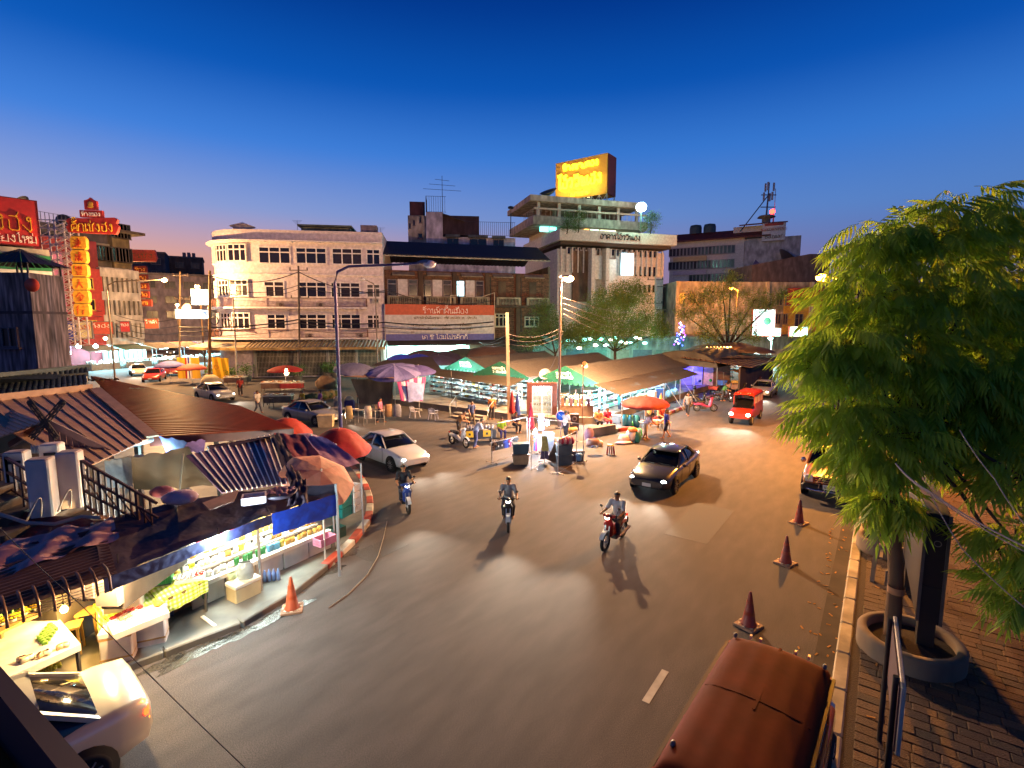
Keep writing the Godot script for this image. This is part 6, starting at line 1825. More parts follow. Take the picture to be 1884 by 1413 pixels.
	obj("lid", cham(S(),0,0.38,0,0.65,0.08,0.43,0.02),mat("#ddd4c0", 0.8,"wear"),cb)
	item("plastic_bag", "knotted clear plastic bag on the dirty foam cooler", "bag", "", cb.position + V3(0.06,0.42,0),bag_mesh(0.36,0.42,0.3),mat("#a8b4b4", 0.2,"cloth"),0.3)
	item("rubbish_bag", "small green and white wrapper left of the clear bag on the cooler", "wrapper", "", cb.position + V3(-0.24,0.42,0.02),bag_mesh(0.2,0.16,0.16),mat("#b8c89c", 0.4,"cloth"),0.8)
	for k in 4:
		var p := V3(-5.85,0.13,-11.94) + V3(0.1 * k - 0.3,0,-0.14 - 0.03 * k)
		item("water_bottle", "blue-tinted water bottle in the wire rack under the stall", "bottle", "bottles under the stall", p, _done(lathe(S(),Vector3.ZERO, [[0.0,0.0],[0.045,0.0],[0.045,0.2],[0.018,0.27],[0.018,0.3],[0.0,0.3]],8)),mat("#8aa0d0", 0.2,""))
	cone("orange traffic cone standing in the road by the gutter before the stalls",V3(-5.03,0,-11.03),0.78,"#c9562c")
	# strip of plank and loose wood by the kerb
	var pl := thing("white_strip", "white plastic strip lying across the kerb below the gingham table", "strip")
	obj("strip", bar(S(),V3(-6.76,0.16,-10.5),V3(-6.29,0.14,-10.17),0.07,0.02),mat("#d8d4c8", 0.6,"wear"),pl)
	var wd := thing("wood_crate", "long wooden crate lying under the gingham tables", "crate",V3(-7.36,0,-10.64) + V3(-0.2,0.13,-0.25),turn)
	for k in 4: obj("slat", box(0,0.05 + k * 0.09,0.2,1.7,0.07,0.02),mat("#8a5f38", 0.8,"wear"),wd)
	obj("base", box(0,0.15,-0.02,1.68,0.3,0.4),mat("#5c4028", 0.8,"wear"),wd)

func crate(label: String, p: Vector3,turn: float, w: float, h: float, l: float, m: Material) -> Node3D:
	var o := thing("plastic_crate", label, "crate", p, turn)
	obj("floor", box(0,0.015,0,w - 0.03,0.03,l - 0.03),m, o)
	var s := S()
	for e in [[0,l / 2,w, 0.02,0],[0,-l / 2,w, 0.02,0],[w / 2,0,0.02,l, 1],[-w / 2,0,0.02,l, 1]]:
		for y in [0.03,h / 2,h - 0.03]: bx(s, e[0],y, e[1],e[2] + 0.001 * y, 0.05,e[3] + 0.001 * y)
		for k in 7:
			var u := (k / 6.0 - 0.5) * 0.96
			bx(s, e[0] + (u * w if e[4] == 0 else 0.0),h / 2,e[1] + (u * l if e[4] == 1 else 0.0),0.024,h - 0.04,0.016)
		bx(s, e[0] * 0.97,h / 2,e[1] * 0.97,e[2] * 0.95,h - 0.06,e[3] * 0.95)
	obj("sides", s, m, o)
	return o

func cone(label: String, p: Vector3,h: float, col: String, turn := 0.3) -> Node3D:
	var o := thing("traffic_cone", label, "traffic cone", p, turn)
	obj("base", cham(S(),0,0.025,0,h * 0.58,0.05,h * 0.58,0.012),mat("#b98a68", 0.7,"grime"),o)
	var r := h * 0.21
	obj("body", lathe(S(),V3(0,0.05,0),[[r, 0.0],[r * 0.98,0.03],[r * 0.86,0.05],[r * 0.2,h * 0.9],[r * 0.14,h * 0.95],[0.0,h * 0.96]],18),mat(col, 0.5,"grime"),o)
	for e in [[0.3,0.1],[0.62,0.08]]:
		var r0: float = r * lerpf(0.86,0.2,e[0] / 0.94) + 0.004
		var r1: float = r * lerpf(0.86,0.2,(e[0] + e[1]) / 0.94) + 0.004
		obj("faded_band", lathe(S(),V3(0,0.05,0),[[r0,h * e[0]],[r1,h * (e[0] + e[1])]],18),mat(col, 0.35,"wear").duplicate(),o)
	for k in 8:
		var a := TAU * k / 8
		obj("stud", box(cos(a) * h * 0.25,0.056,sin(a) * h * 0.25,0.03,0.02,0.06,-a),mat("#c8b49a", 0.6,""),o)
	return o

func shelf_unit(label: String, t: Transform3D, w: float, h: float, levels: int, cols: Array, dense := 12) -> Node3D:
	var o := thing("shelf_rack", label, "shelf")
	o.transform = t
	var s := S()
	for x in [-w / 2,w / 2]:
		for z in [-0.22,0.22]: bx(s, x, h / 2,z, 0.04,h, 0.04)
	for k in levels: bx(s, 0,0.12 + k * (h - 0.15) / (levels - 1),0,w, 0.03,0.48)
	obj("frame", s, mat("#b4bcbc", 0.4,"", 0.4),o)
	for k in levels - 1:
		var y := 0.135 + k * (h - 0.15) / (levels - 1)
		for q in cols.size():
			var g := S()
			var n := maxi(1,dense / cols.size())
			for i in n:
				var x := -w / 2 + w * (q * n + i + 0.5) / (n * cols.size())
				var r := w / (n * cols.size()) * 0.46
				if (k + q) % 2: cham(g, x, y + r * 0.9,rng.randf_range(-0.05,0.12),r * 1.9,r * rng.randf_range(1.5,2.0),0.28,0.03)
				else: ball(g,V3(x, y + r * 0.85,0.06),V3(r, r * 0.9,0.16),7,0.15)
			obj("goods", g, mat(cols[(q + k) % cols.size()],0.55,"wear"),o)
	return o

func tube_light(label: String, p: Vector3,turn: float, hex: String, e: float, w := 1.3) -> void:
	var o := thing("tube_lamp", label, "lamp", p, turn)
	obj("tube", tube(S(),[V3(-w / 2,0,0),V3(w / 2,0,0)],0.025,-1.0,6),glow(hex, 12.0),o)
	obj("housing", box(0,0.06,0,w + 0.1,0.05,0.08),mat("#c8c8c4", 0.5,""),o)
	lamp_at("tube_light", p - V3(0,0.1,0),hex, e, 0.3)

func build_market() -> void:
	var pf := [V3(-10.5,0,-41.5),V3(-5.5,0,-38),V3(0,0,-34.0),V3(3,0,-32.4),V3(5.8,0,-32.9),V3(14.5,0,-44),V3(24,0,-56),V3(12,0,-66),V3(-6,0,-54)]
	struct("platform", floor_slab(S(),pf, 0,0.46),mat("#8f8578", 0.75,"grime"))
	struct("steps", slab(slab(S(),V3(-3.9,0.3,-35.9),V3(-1.7,0.3,-34.3),V3(-1.95,0.3,-33.9),V3(-4.15,0.3,-35.5),0.3),V3(-4.15,0.15,-35.5),V3(-1.95,0.15,-33.9),V3(-2.2,0.15,-33.5),V3(-4.4,0.15,-35.1),0.15),mat("#8f8578", 0.75,"grime"))
	kerb_line("kerb", "", [V3(4.6,0,-29.6),V3(7.3,0,-31.0)],0.25,0.22,[mat("#b03a28", 0.7,"grime"),mat("#cfc0a4", 0.75,"grime")],0.8)
	kerb_line("kerb", "", [V3(9.6,0,-34.2),V3(13.0,0,-38.8),V3(15.9,0,-42.6),V3(24,0,-53.6)],0.25,0.2,[mat("#b03a28", 0.7,"grime"),mat("#cfc0a4", 0.75,"grime")],0.8)
	var mk := Transform3D(Basis(Vector3.UP, -0.6248),V3(3.7,0,-35.3))
	var green := mat("#1f6b50", 0.75,"cloth")
	var beige := mat("#5a514a", 0.8,"cloth")
	for e in [[0.0,0.0,2.7,21.0,"rightmost market tent with a green gable and long beige ridge"],[-6.2,-0.7,2.7,17.0,"middle market tent with a green gable, behind the concrete pole"],[-12.0,-3.4,2.6,13.0,"leftmost market tent with a green gable"]]:
		var o := thing("market_tent", e[4],"tent", mk * V3(e[0],0,e[1]),-0.6248)
		var w: float = e[2]
		var l: float = e[3]
		var f := func(u: float, v: float) -> Vector3:
			var x := absf(v - 0.5) * 2.0
			return V3((v - 0.5) * 2.0 * w, 3.6 - 1.05 * x - 0.1 * sin(x * PI) - 0.05 * sin(u * l / 2.6 * PI) * sin(u * l / 2.6 * PI),-u * l)
		obj("canopy", grid(S(),28,12,f),beige, o)
		obj("gable", prism(S(),PackedVector2Array([Vector2(-w, 2.5),Vector2(w, 2.5),Vector2(0,3.6)]),0.0,0.03),green, o)
		var hem := S()
		for k in 13:
			var x0 := -w + k * w * 2 / 13.0
			quad(hem,V3(x0,2.5,0.02),V3(x0 + w * 2 / 13.0,2.5,0.02),V3(x0 + w * 1.6 / 13.0,2.3,0.05),V3(x0 + w * 0.4 / 13.0,2.3,0.05))
		obj("scalloped_hem", hem, green, o)
		lettering("lettering", "หอการค้า", -0.75,2.98,0.05,1.2,0.16,0.045,mat("#d8e4d8", 0.7,""),o)
		lettering("lettering", "จ.เชียงใหม่", -0.7,2.72,0.05,1.3,0.15,0.045,mat("#d8e4d8", 0.7,""),o)
		obj("side_valance", grid(S(),24,1,func(u: float, v: float) -> Vector3: return V3(w, 2.55 - v * 0.25,-u * l)),beige, o)
		var s := S()
		for k in 5:
			for x in [-w + 0.1,w - 0.1]: bx(s, x, 1.27,-0.1 - k * (l - 0.3) / 4.0,0.06,2.52,0.06)
		obj("poles", s, mat("#aab0b0", 0.4,"", 0.5),o)
	var aw := thing("awning", "wide brown lean-to awning along the right side of the market tents", "awning")
	obj("cloth", cloth_sheet(S(),mk * V3(2.6,2.55,0.9),mk * V3(2.6,2.6,-16),mk * V3(5.0,2.15,-14.5),mk * V3(4.7,2.1,1.3),0.1,0.03,26,10,0.5),mat("#443830", 0.8,"cloth"),aw)
	var ps := S()
	for k in 5: bar(ps, mk * V3(4.7,0.1,1.0 - k * 3.8),mk * V3(4.65,2.12,1.0 - k * 3.8),0.05)
	for k in 3: bar(ps, mk * V3(4.7,2.1,-3.0 - k * 3.8),mk * V3(6.0,0.1,-3.4 - k * 3.8),0.03)
	obj("poles", ps, mat("#a8a8a4", 0.4,"", 0.5),aw)
	aw = thing("awning", "brown flap awning across the front of the two left market tents", "awning")
	obj("cloth", cloth_sheet(S(),mk * V3(-15,2.5,-2.6),mk * V3(-3.2,2.52,0.2),mk * V3(-3.4,2.12,1.9),mk * V3(-15.4,2.12,-0.8),0.08,0.025,26,8,1.5),mat("#4a3e30", 0.8,"cloth"),aw)
	# shelves of goods, lit from tubes under the tents
	var pal := [["#e8e4dc", "#c0603c", "#d8cfc0", "#4c8a9c", "#e0d8d0", "#c9a070"],["#dfe6e6", "#b0c4cc", "#e8e0d4", "#8a5a3c", "#d0d8d8"],["#d8d4cc", "#d0b040", "#c8ccd0", "#e4dccc", "#9ab0a0"]]
	for k in 5:
		shelf_unit(["leftmost front shelf of wares under the left market tent", "second front shelf of wares from the left under the tents", "third front shelf of wares under the flap awning", "fourth front shelf of wares, left of the concrete pole", "front shelf of wares just behind the concrete pole"][k],mk * Transform3D(Basis(Vector3.UP, -0.1),V3(-13.4 + k * 2.25,0.46,-1.4 + k * 0.48)),2.0,1.75,5,pal[k % 3],14)
		shelf_unit(["leftmost back shelf of the market tents", "second back shelf from the left of the market tents", "third back shelf of the market tents", "fourth back shelf of the market tents", "back shelf nearest the glass cabinet"][k],mk * Transform3D(Basis.IDENTITY,V3(-13.2 + k * 2.25,0.46,-4.6 + k * 0.3)),2.1,1.8,5,pal[(k + 1) % 3],14)
	for k in 6:
		shelf_unit(["nearest shelf of wares along the right tent's open side", "second shelf along the right tent's open side", "third shelf along the right tent's open side", "fourth shelf along the right tent's open side", "fifth shelf along the right tent's open side", "farthest shelf along the right tent's open side"][k],mk * Transform3D(Basis(Vector3.UP, PI / 2),V3(1.9,0.46,-0.6 - k * 2.5)),2.3,1.6,4,[["#58c0b0", "#e4e8e0", "#5c9ad0"],["#e8e0e4", "#70c8a0", "#d0a0b0"],["#d8e0e8", "#8ab0e0", "#e8dcc8"]][k % 3],9)
	for k in 4: tube_light(["fluorescent tube under the left market tent", "fluorescent tube under the flap awning", "fluorescent tube under the middle market tent", "fluorescent tube behind the glass cabinet"][k],mk * V3(-12.4 + k * 3.4,2.25,-1.9 + k * 0.55),-0.62,"#dcf8ff", 8.5)
	for k in 4: tube_light(["nearest fluorescent tube under the right tent", "second fluorescent tube under the right tent", "third fluorescent tube under the right tent", "farthest fluorescent tube under the right tent"][k],mk * V3(3.2,2.25,-0.6 - k * 4.0),0.95,"#dcf8ff", 6.5)
	bulb("bright white bulb under the right tent's front corner",V3(4.2,1.67,-33.2),"#dff4ff", 9.0,0.11,20.0,0.3)
	bulb("bright white bulb under the brown lean-to awning",V3(6.05,1.67,-33),"#dff4ff", 9.0,0.1,20.0,0.3)
	# glass cabinet in a brown frame
	var gc := thing("glass_cabinet", "brown-framed cabinet with two tall glass doors and lit shelves", "cabinet",V3(1.98,0.23,-34))
	gc.position.y = 0.46
	var bw := mat("#5e2e22", 0.6,"wear")
	for e in [[-0.82,0.34],[0.86,0.3]]: obj("frame_side", box(e[0],1.05,0,e[1],2.1,0.7),bw, gc)
	obj("frame_top", box(0,2.02,0.004,1.94,0.2,0.69),bw, gc)
	obj("back", box(0,1.0,-0.33,1.4,2.0,0.04),mat("#cfd8d8", 0.6,""),gc)
	for k in 5:
		obj("glass_shelf", box(0,0.2 + k * 0.36,-0.05,1.36,0.02,0.5),mat("#b8c4c4", 0.3,"", 0.2),gc)
		var g := S()
		for q in 8: cham(g, -0.6 + q * 0.17,0.3 + k * 0.36,rng.randf_range(-0.15,0.1),0.12,rng.randf_range(0.1,0.24),0.12,0.02)
		obj("wares", g, mat(["#d8d0c0", "#a88a6a", "#c8d0d0"][k % 3],0.5,"wear"),gc)
	for x in [-0.33,0.35]:
		var dr := obj("glass_door", box(x, 0.96,0.31,0.6,1.86,0.012),pane("#d8f4f4", 0.12),gc)
		var s := S()
		for e in [[x - 0.3,0.96,0.05,1.9],[x + 0.3,0.96,0.05,1.9]]: bx(s, e[0],e[1],0.32,e[2],e[3],0.05)
		for y in [0.05,1.82]: bx(s, x, y, 0.322,0.6,0.1,0.046)
		obj("door_frame", s, mat("#cfc4cc", 0.4,""),dr)
	lamp_at("cabinet_light", gc.position + V3(0,1.75,0.2),"#d8f8ff", 2.4,0.15)
	obj("cabinet_tube", box(0,1.86,0.1,1.2,0.03,0.04),glow("#e8ffff", 8.0),gc)
	# corner shop goods right of the cabinet: flower garland board, water tanks, blue bottles
	var fb := thing("garland_stall", "small stall front hung with white garlands under the bright bulb", "market stall",V3(4.25,0.26,-33.4),-0.1)
	fb.position.y = 0.2
	obj("counter", box(0,0.5,0,2.2,1.0,0.7),mat("#8a7260", 0.8,"wear"),fb)
	var gl := S()
	for k in 60: ball(gl,V3(rng.randf_range(-1.2,1.0),1.62 + rng.randf_range(-0.1,0.1),0.3 + rng.randf_range(-0.08,0.08)),V3(0.08,0.06,0.06),5)
	obj("garlands", gl, mat("#e4e8d8", 0.8,"wear"),fb)
	for k in 7: obj("hung_bag", cham(S(),-0.9 + k * 0.28,1.2,0.32,0.2,0.5,0.1,0.03),mat(["#a06a58", "#d0c0b0", "#7a5a6a", "#c8a888"][k % 4],0.7,"cloth"),fb)
	for k in 3: obj("display_post", box(-1.1 + k * 1.05,1.0,0.05,0.06,2.0,0.06),mat("#5c3a30", 0.6,"wear"),fb)
	for k in 5:
		var p := mk * V3(3.6,0.46,-9.0 - k * 0.9)
		var bt := thing("water_jug", ["nearest big clear water jug on the platform edge", "second big water jug on the platform edge", "third big water jug on the platform edge", "fourth big water jug on the platform edge", "farthest big water jug on the platform edge"][k],"water jug", p, 0.0,"water jugs along the platform")
		obj("jug", lathe(S(),Vector3.ZERO, [[0.0,0.0],[0.22,0.02],[0.23,0.4],[0.1,0.52],[0.08,0.6],[0.0,0.6]],10),mat("#7ab4dc", 0.15,""),bt)
	for k in 3: item("fridge_box", ["pale green lidded bin on the platform under the awning", "white fridge on the platform under the awning", "blue fridge at the awning's far end"][k],"bin", "", mk * V3(3.8,0.46,-4.6 - k * 1.9),_done(cham(S(),0,0.5,0,0.6,1.0,0.5,0.03)),mat(["#9cc8a0", "#c8d4d8", "#3a5ab0"][k],0.5,"wear"),-0.6)
	# roof-mounted dishes and small finials
	var sd := thing("satellite_dish", "pale satellite dish on the tent roofs left of the street lamp", "satellite dish",V3(2.38,2.85,-36.5))
	obj("dish", lathe(S(),Vector3.ZERO, [[0.02,0.0],[0.25,0.05],[0.43,0.17]],18,Basis.from_euler(V3(0.9,0.3,0.5))),mat("#b0a8a8", 0.4,"wear"),sd)
	obj("arm", bar(bar(S(),V3(0,-0.5,0),Vector3.ZERO, 0.05),V3(-0.2,-0.1,0.1),V3(-0.42,0.16,0.4),0.035),mat("#8a807c", 0.5,""),sd)
	var tp := V3(4.55,3.86,-32.6)
	var tl := thing("loudspeaker_pole", "thin rusty pole with a round orange-lit loudspeaker horn at its top", "pole",V3(tp.x, 0,tp.z))
	obj("pole", tube(S(),[Vector3.ZERO,V3(0,tp.y, 0)],0.035,-1.0,6),mat("#7a4a3c", 0.6,"grime"),tl)
	obj("horn", lathe(S(),V3(0,tp.y, 0.1),[[0.03,-0.2],[0.06,0.0],[0.24,0.15]],14,Basis.from_euler(V3(1.2,0.7,0))),mat("#c0a080", 0.5,"wear"),tl)
	# dark awnings, parasols and stalls left of the tents
	var dr2 := thing("dark_awning", "big dark brown awning behind the purple parasols", "awning")
	obj("cloth", cloth_sheet(S(),V3(-11.79,3.12,-47),V3(-8.02,3.35,-50),V3(-5.71,2.67,-42),V3(-12.06,2.97,-43),0.1,0.05,22,10,0.9),mat("#33221c", 0.8,"cloth"),dr2)
	obj("poles", bar(bar(S(),V3(-12,0,-43),V3(-12,3.0,-43),0.06),V3(-5.0,0,-42),V3(-5.0,2.6,-42),0.06),mat("#7a706a", 0.5,""),dr2)
	for e in [[V3(-11.2,3.46,-52),1.5,"#2a3ac0", "bright blue parasol left of its twin behind the dark awning"],[V3(-9.5,3.46,-52),1.5,"#2634b8", "bright blue parasol right of its twin behind the dark awning"],[V3(-9.47,3.67,-56),2.6,"#4c3a3a", "broad brown parasol below the blue band of the shop sign"],[V3(-7.17,3.47,-50),2.2,"#3a304c", "dark purple parasol behind the leftmost tent"],[V3(-7.32,3.53,-55),2.8,"#40354a", "large dusky parasol right of the brown one"],[V3(-5.4,3.81,-57),2.6,"#3c463c", "grey-green parasol behind the leftmost tent's gable"],[V3(-2.16,4.17,-56),3.2,"#5c4438", "wide brown parasol behind the middle tent"],[V3(-3.67,3.83,-58),2.4,"#44403c", "dark parasol between the green-grey and the wide brown ones"]]:
		parasol(e[3],V3(e[0].x, 0,e[0].z),e[0].y, e[1],e[2],Vector3.ZERO, 8,0.3)
	parasol("large purple striped parasol over the plaid cloth stall",V3(V3(-8.54,3.21,-37).x, 0,-37),V3(-8.54,3.27,-37).y + 0.25,2.0,"#55508c",V3(0.22,0.2,0.05),16,0.22,"#7a74b0")
	parasol("plain purple parasol right of the striped one",V3(V3(-6.97,3.16,-38).x, 0,-38),V3(-6.97,3.23,-38).y + 0.2,1.3,"#564c8e",V3(0.1,0.1,0.0),8,0.3)
	parasol("grey-purple parasol at the left end of the stalls",V3(V3(-11.52,3.25,-38).x, 0,-38),V3(-11.52,3.32,-38).y + 0.25,1.7,"#5c5a7c",V3(0.1,0.0,-0.15),12,0.28)
	var tan_aw := thing("tan_awning", "tan cloth awning below the purple parasols", "awning")
	obj("cloth", cloth_sheet(S(),V3(-11.53,2.9,-38),V3(-9.04,2.9,-38),V3(-8.1,2.77,-35),V3(-11.96,2.77,-36),0.05,0.03,18,8,0.2),mat("#8c6448", 0.75,"cloth"),tan_aw)
	obj("back_sheet", cloth_sheet(S(),V3(-11.75,2.49,-37),V3(-8.55,2.62,-36.6),V3(-8.6,0.64,-36.4),V3(-11.0,0.74,-36.8),0.0,0.04,14,10,0.6),mat("#8e7656", 0.8,"grime"),tan_aw)
	var pl := thing("plaid_cloth", "pink and white plaid cloth bundle over a stall", "cloth")
	for k in 7: obj("stripe", cloth_sheet(S(),(V3(-8.06,2.57,-35.5)).lerp(V3(-6.17,2.71,-36.5),k / 7.0),(V3(-8.06,2.57,-35.5)).lerp(V3(-6.17,2.71,-36.5),(k + 1) / 7.0),(V3(-7.62,1.22,-34.8)).lerp(V3(-6.29,1.09,-35.6),(k + 1) / 7.0),(V3(-7.62,1.22,-34.8)).lerp(V3(-6.29,1.09,-35.6),k / 7.0),-0.15,0.03,4,10,k * 0.3),mat("#b83a80" if k % 2 == 0 else "#c8c4dc", 0.7,"cloth"),pl)
	obj("blue_fold", cloth_sheet(S(),V3(-7.27,2.53,-35.2),V3(-6.15,2.32,-35.6),V3(-6.18,1.24,-35.2),V3(-7.13,1.12,-34.9),-0.25,0.05,8,8,2.0),mat("#98a0d8", 0.6,"cloth"),pl)
	for k in 3: mannequin(["mannequin in a red top and blue shorts, leftmost of three", "mannequin in a cream top and dark shorts, middle of three", "mannequin in a crimson top, rightmost of three"][k],[V3(-10.56,0,-38.69),V3(-10.21,0,-38.59),V3(-9.79,0,-38.17)][k],["#b8201c", "#d8c8b0", "#a02c44"][k],["#6a7ab8", "#2c3878", "#c8a890"][k])
	for e in [[V3(-12.09,0,-37.66),0.75,0.85,"#3a3470", "big purple-blue cloth bale by the purple lamp post"],[V3(-13.04,0,-37.91),0.6,0.8,"#a09888", "pale sack stack left of the purple-blue bale"]]:
		var q := thing("bale", e[4],"bale", e[0],0.3)
		obj("bale", cham(S(),0,e[2] / 2 + 0.05,0,e[1],e[2],0.6,0.12),mat(e[3],0.8,"cloth"),q)
		obj("bag_top", ball(S(),V3(0,e[2] + 0.12,0),V3(0.32,0.22,0.26),9,0.1),mat("#b8a890", 0.7,"cloth"),q)
	crate("orange plastic crate by the tan awning",V3(-12.5,0,-42.17) + V3(0,0.5,0),0.2,0.7,0.5,0.5,mat("#c0482c", 0.6,"wear"))
	item("dark_box", "dark box under the orange crate", "box", "",V3(-12.36,0,-41.86),_done(cham(S(),0,0.25,0,0.75,0.5,0.5,0.02)),mat("#2c2a2c", 0.7,"wear"))
	item("dustbin", "grey dustbin in front of the plaid cloth", "bin", "",V3(-8.55,0,-40.47),_done(lathe(S(),Vector3.ZERO, [[0.0,0.0],[0.22,0.0],[0.28,0.6],[0.3,0.62],[0.0,0.6]],12)),mat("#6a6660", 0.6,"wear"))
	chair("white plastic armchair on the left of the pair before the platform",V3(-6.79,0,-35.22),2.6,"#cfc4c4")
	chair("white plastic armchair on the right of the pair before the platform",V3(-5.38,0,-34.41),2.9,"#d4ccd8")
	var rl := thing("hand_rail", "thin steel handrail beside the platform steps", "railing")
	obj("rail", tube(tube(S(),[V3(-1.6,0.0,-33.4),V3(-1.6,0.95,-33.4),V3(-1.2,1.35,-34.4),V3(-1.2,0.46,-34.4)],0.025,-1.0,6),[V3(-4.3,0.0,-35.0),V3(-4.3,0.95,-35.0),V3(-4.0,1.35,-36.2),V3(-4.0,0.46,-36.2)],0.025,-1.0,6),mat("#9aa0a0", 0.4,"", 0.6),rl)
	# long dark roofs of the row behind, barrel roof, purple-lit shop, far stalls
	var br := thing("barrel_roof", "dark barrel-vaulted market roof behind the right tent", "roof", mk * V3(3.0,0,-22),-0.6248)
	obj("vault", grid(S(),10,12,func(u: float, v: float) -> Vector3: return V3(-3.4 * cos(v * PI) - 1,2.4 + 1.5 * sin(v * PI),3 - u * 12)),mat("#38332e", 0.7,"grime"),br)
	obj("end_wall", grid(S(),12,1,func(u: float, v: float) -> Vector3: return V3(-3.4 * cos(u * PI) - 1,2.4 + 1.5 * sin(u * PI) * v, 2.9)),mat("#5a5248", 0.8,"grime"),br)
	obj("poles", bar(bar(S(),V3(2.3,0,2.8),V3(2.3,2.5,2.8),0.1),V3(2.3,0,-8.6),V3(2.3,2.5,-8.6),0.1),mat("#5a544e", 0.6,""),br)
	var pr := thing("rough_roof", "low rough brown tin roof over the purple-lit shop", "roof", mk * V3(5.0,0,-22),-0.6248)
	var rs := S()
	ribbed(rs,V3(-3,3.3,3.5),V3(-3,3.3,-14),V3(3.6,2.6,-13),V3(3.4,2.6,3.2),14,0.05,0.03,0.4)
	obj("tin_sheets", rs, mat("#6a4428", 0.8,"grime"),pr)
	for k in 9: obj("loose_sheet", slab(S(),V3(-2 + k * 0.5,3.38 - 0.06 * k, 2 - k * 1.7),V3(-0.2 + k * 0.5,3.22 - 0.06 * k, 1.6 - k * 1.7),V3(0 + k * 0.5,3.2 - 0.06 * k, 0.4 - k * 1.7),V3(-1.8 + k * 0.5,3.4 - 0.06 * k, 0.6 - k * 1.7),0.03),mat(["#7a5030", "#54382a"][k % 2],0.85,"grime"),pr)
	obj("back_wall", box(2.4,1.3,-5.0,0.15,2.6,17.0),mat("#5c4a3c", 0.9,"grime"),pr)
	var pshop := thing("shutter_shop", "small shop with a slatted shutter glowing blue-purple", "shop",V3(17.93,0,-50.76),-0.2)
	var sl2 := S()
	for k in 15: bx(sl2,0,0.5 + k * 0.135,0,2.0,0.1,0.05)
	obj("shutter", sl2,mat("#8a90d0", 0.5,""),pshop)
	obj("side_cloth", cloth_sheet(S(),V3(1.1,2.5,0),V3(2.0,2.5,0),V3(2.0,0.4,0),V3(1.1,0.4,0),0,0.03,8,10),mat("#a890a0", 0.6,"cloth"),pshop)
	obj("brown_curtain", cloth_sheet(S(),V3(2.0,2.5,0),V3(3.6,2.5,0),V3(3.6,0.3,0),V3(2.0,0.3,0),0,0.05,12,8),mat("#5c3c24", 0.8,"cloth"),pshop)
	obj("backing", box(1.2,1.3,-0.3,4.8,2.6,0.1),mat("#3c3430", 0.9,"grime"),pshop)
	obj("purple_tube", box(-0.2,2.5,0.5,1.6,0.05,0.06),glow("#6a50ff", 12.0),pshop)
	lamp_at("purple_shop_light", pshop.transform * V3(-0.2,2.35,0.8),"#5a44ff", 5.0,0.2)
	for e in [[V3(26.79,4.29,-62),3.2,"#8a6448", "wide tan parasol over the far bright stalls"],[V3(23.04,4.11,-60),2.6,"#7c5a42", "tan parasol left of the tree trunk at the far stalls"],[V3(27.4,3.95,-58),2.2,"#6a4c38", "brown parasol right of the far bright stalls"],[V3(23.1,3.52,-58),1.0,"#b8281c", "small red parasol behind the middle tree's trunk"]]:
		parasol(e[3],V3(e[0].x, 0,e[0].z),e[0].y, e[1],e[2],Vector3.ZERO, 10,0.22)
	for k in 5:
		var p := [V3(34.39,0,-76.36),V3(36.69,0,-78.32),V3(39.19,0,-80.39),V3(30.12,0,-71.01),V3(26.04,0,-64.93)][k] as Vector3
		shelf_unit(["left bright stall rack beyond the middle tree", "bright stall rack right of the middle tree", "rightmost far bright stall rack by the road", "dim stall rack at the middle tree's foot", "dim stall rack left of the middle tree's foot"][k],Transform3D(Basis(Vector3.UP, 0.3),p),2.4,2.0,4,pal[k % 3],12)
		if k < 3: tube_light(["bright tube at the left far stall", "bright tube at the middle far stall", "bright tube at the right far stall"][k],p + V3(0,2.5,1.0),0.3,["#d8f4ff", "#eaffff", "#ffe8c0"][k],16.0)
	for k in 8:
		var p := (V3(21.67,3.81,-57)).lerp(V3(25.58,3.73,-60),k / 7.0)
		var fb2 := thing("string_bulb", "warm bulb of the string along the far stall roofs", "lamp", p, 0.0,"string of warm bulbs at the far stalls")
		obj("bulb", ball(S(),Vector3.ZERO, Vector3.ONE * 0.13,7),glow("#ffb860", 12.0),fb2)
	lamp_at("string_light",V3(23.0,3.69,-57),"#ffb060", 16.0,0.3)
	var nt := thing("blue_lit_stall", "small stall twinkling with blue and violet lights behind the trees", "market stall",V3(21.68,3.74,-66))
	for k in 30: obj("led", ball(S(),V3(rng.randf_range(-0.9,0.9) * (1 - k / 40.0),k * 0.1,rng.randf_range(-0.3,0.3)),Vector3.ONE * 0.08,5),glow(["#3a50ff", "#8a3aff", "#c8d8ff"][k % 3],7.0),nt)
	obj("frame", bar(S(),V3(0,-3,-0.3),V3(0,3,-0.3),0.1),mat("#3a3640", 0.6,""),nt)
	for k in 16:
		var p := (V3(6.57,4.06,-60)).lerp(V3(17.08,4.52,-66),k / 15.0) + V3(0,rng.randf_range(-0.5,0.6),0)
		var q := thing("stall_lamp", "small teal-white lamp glinting through the market trees", "lamp", p, 0.0,"lamps glinting behind the market trees")
		obj("bulb", ball(S(),Vector3.ZERO,V3(0.32,0.18,0.18),7),glow(["#8affe0", "#d8fff8", "#ffd8c0"][k % 3],5.0),q)
	for k in 2: lamp_at("market_back_light",V3(10.49,4.38,-62) + V3(k * 4.0,0,0),"#8affe0", 22.0,0.5)
	var bw2 := thing("market_back_wall", "lit shop fronts at street level behind the market trees", "building",V3(14.69,3.22,-70),-0.1)
	bw2.position.y = 0
	obj("wall", box(0,2.4,0,26,4.8,1),mat("#9aa8a4", 0.8,"grime"),bw2)
	for k in 9: obj("shutter", box(-12 + k * 3,1.5,0.52,2.5,3.0,0.06),mat(["#6a8a84", "#8a8478", "#5a6a7a"][k % 3],0.6,"wear"),bw2)

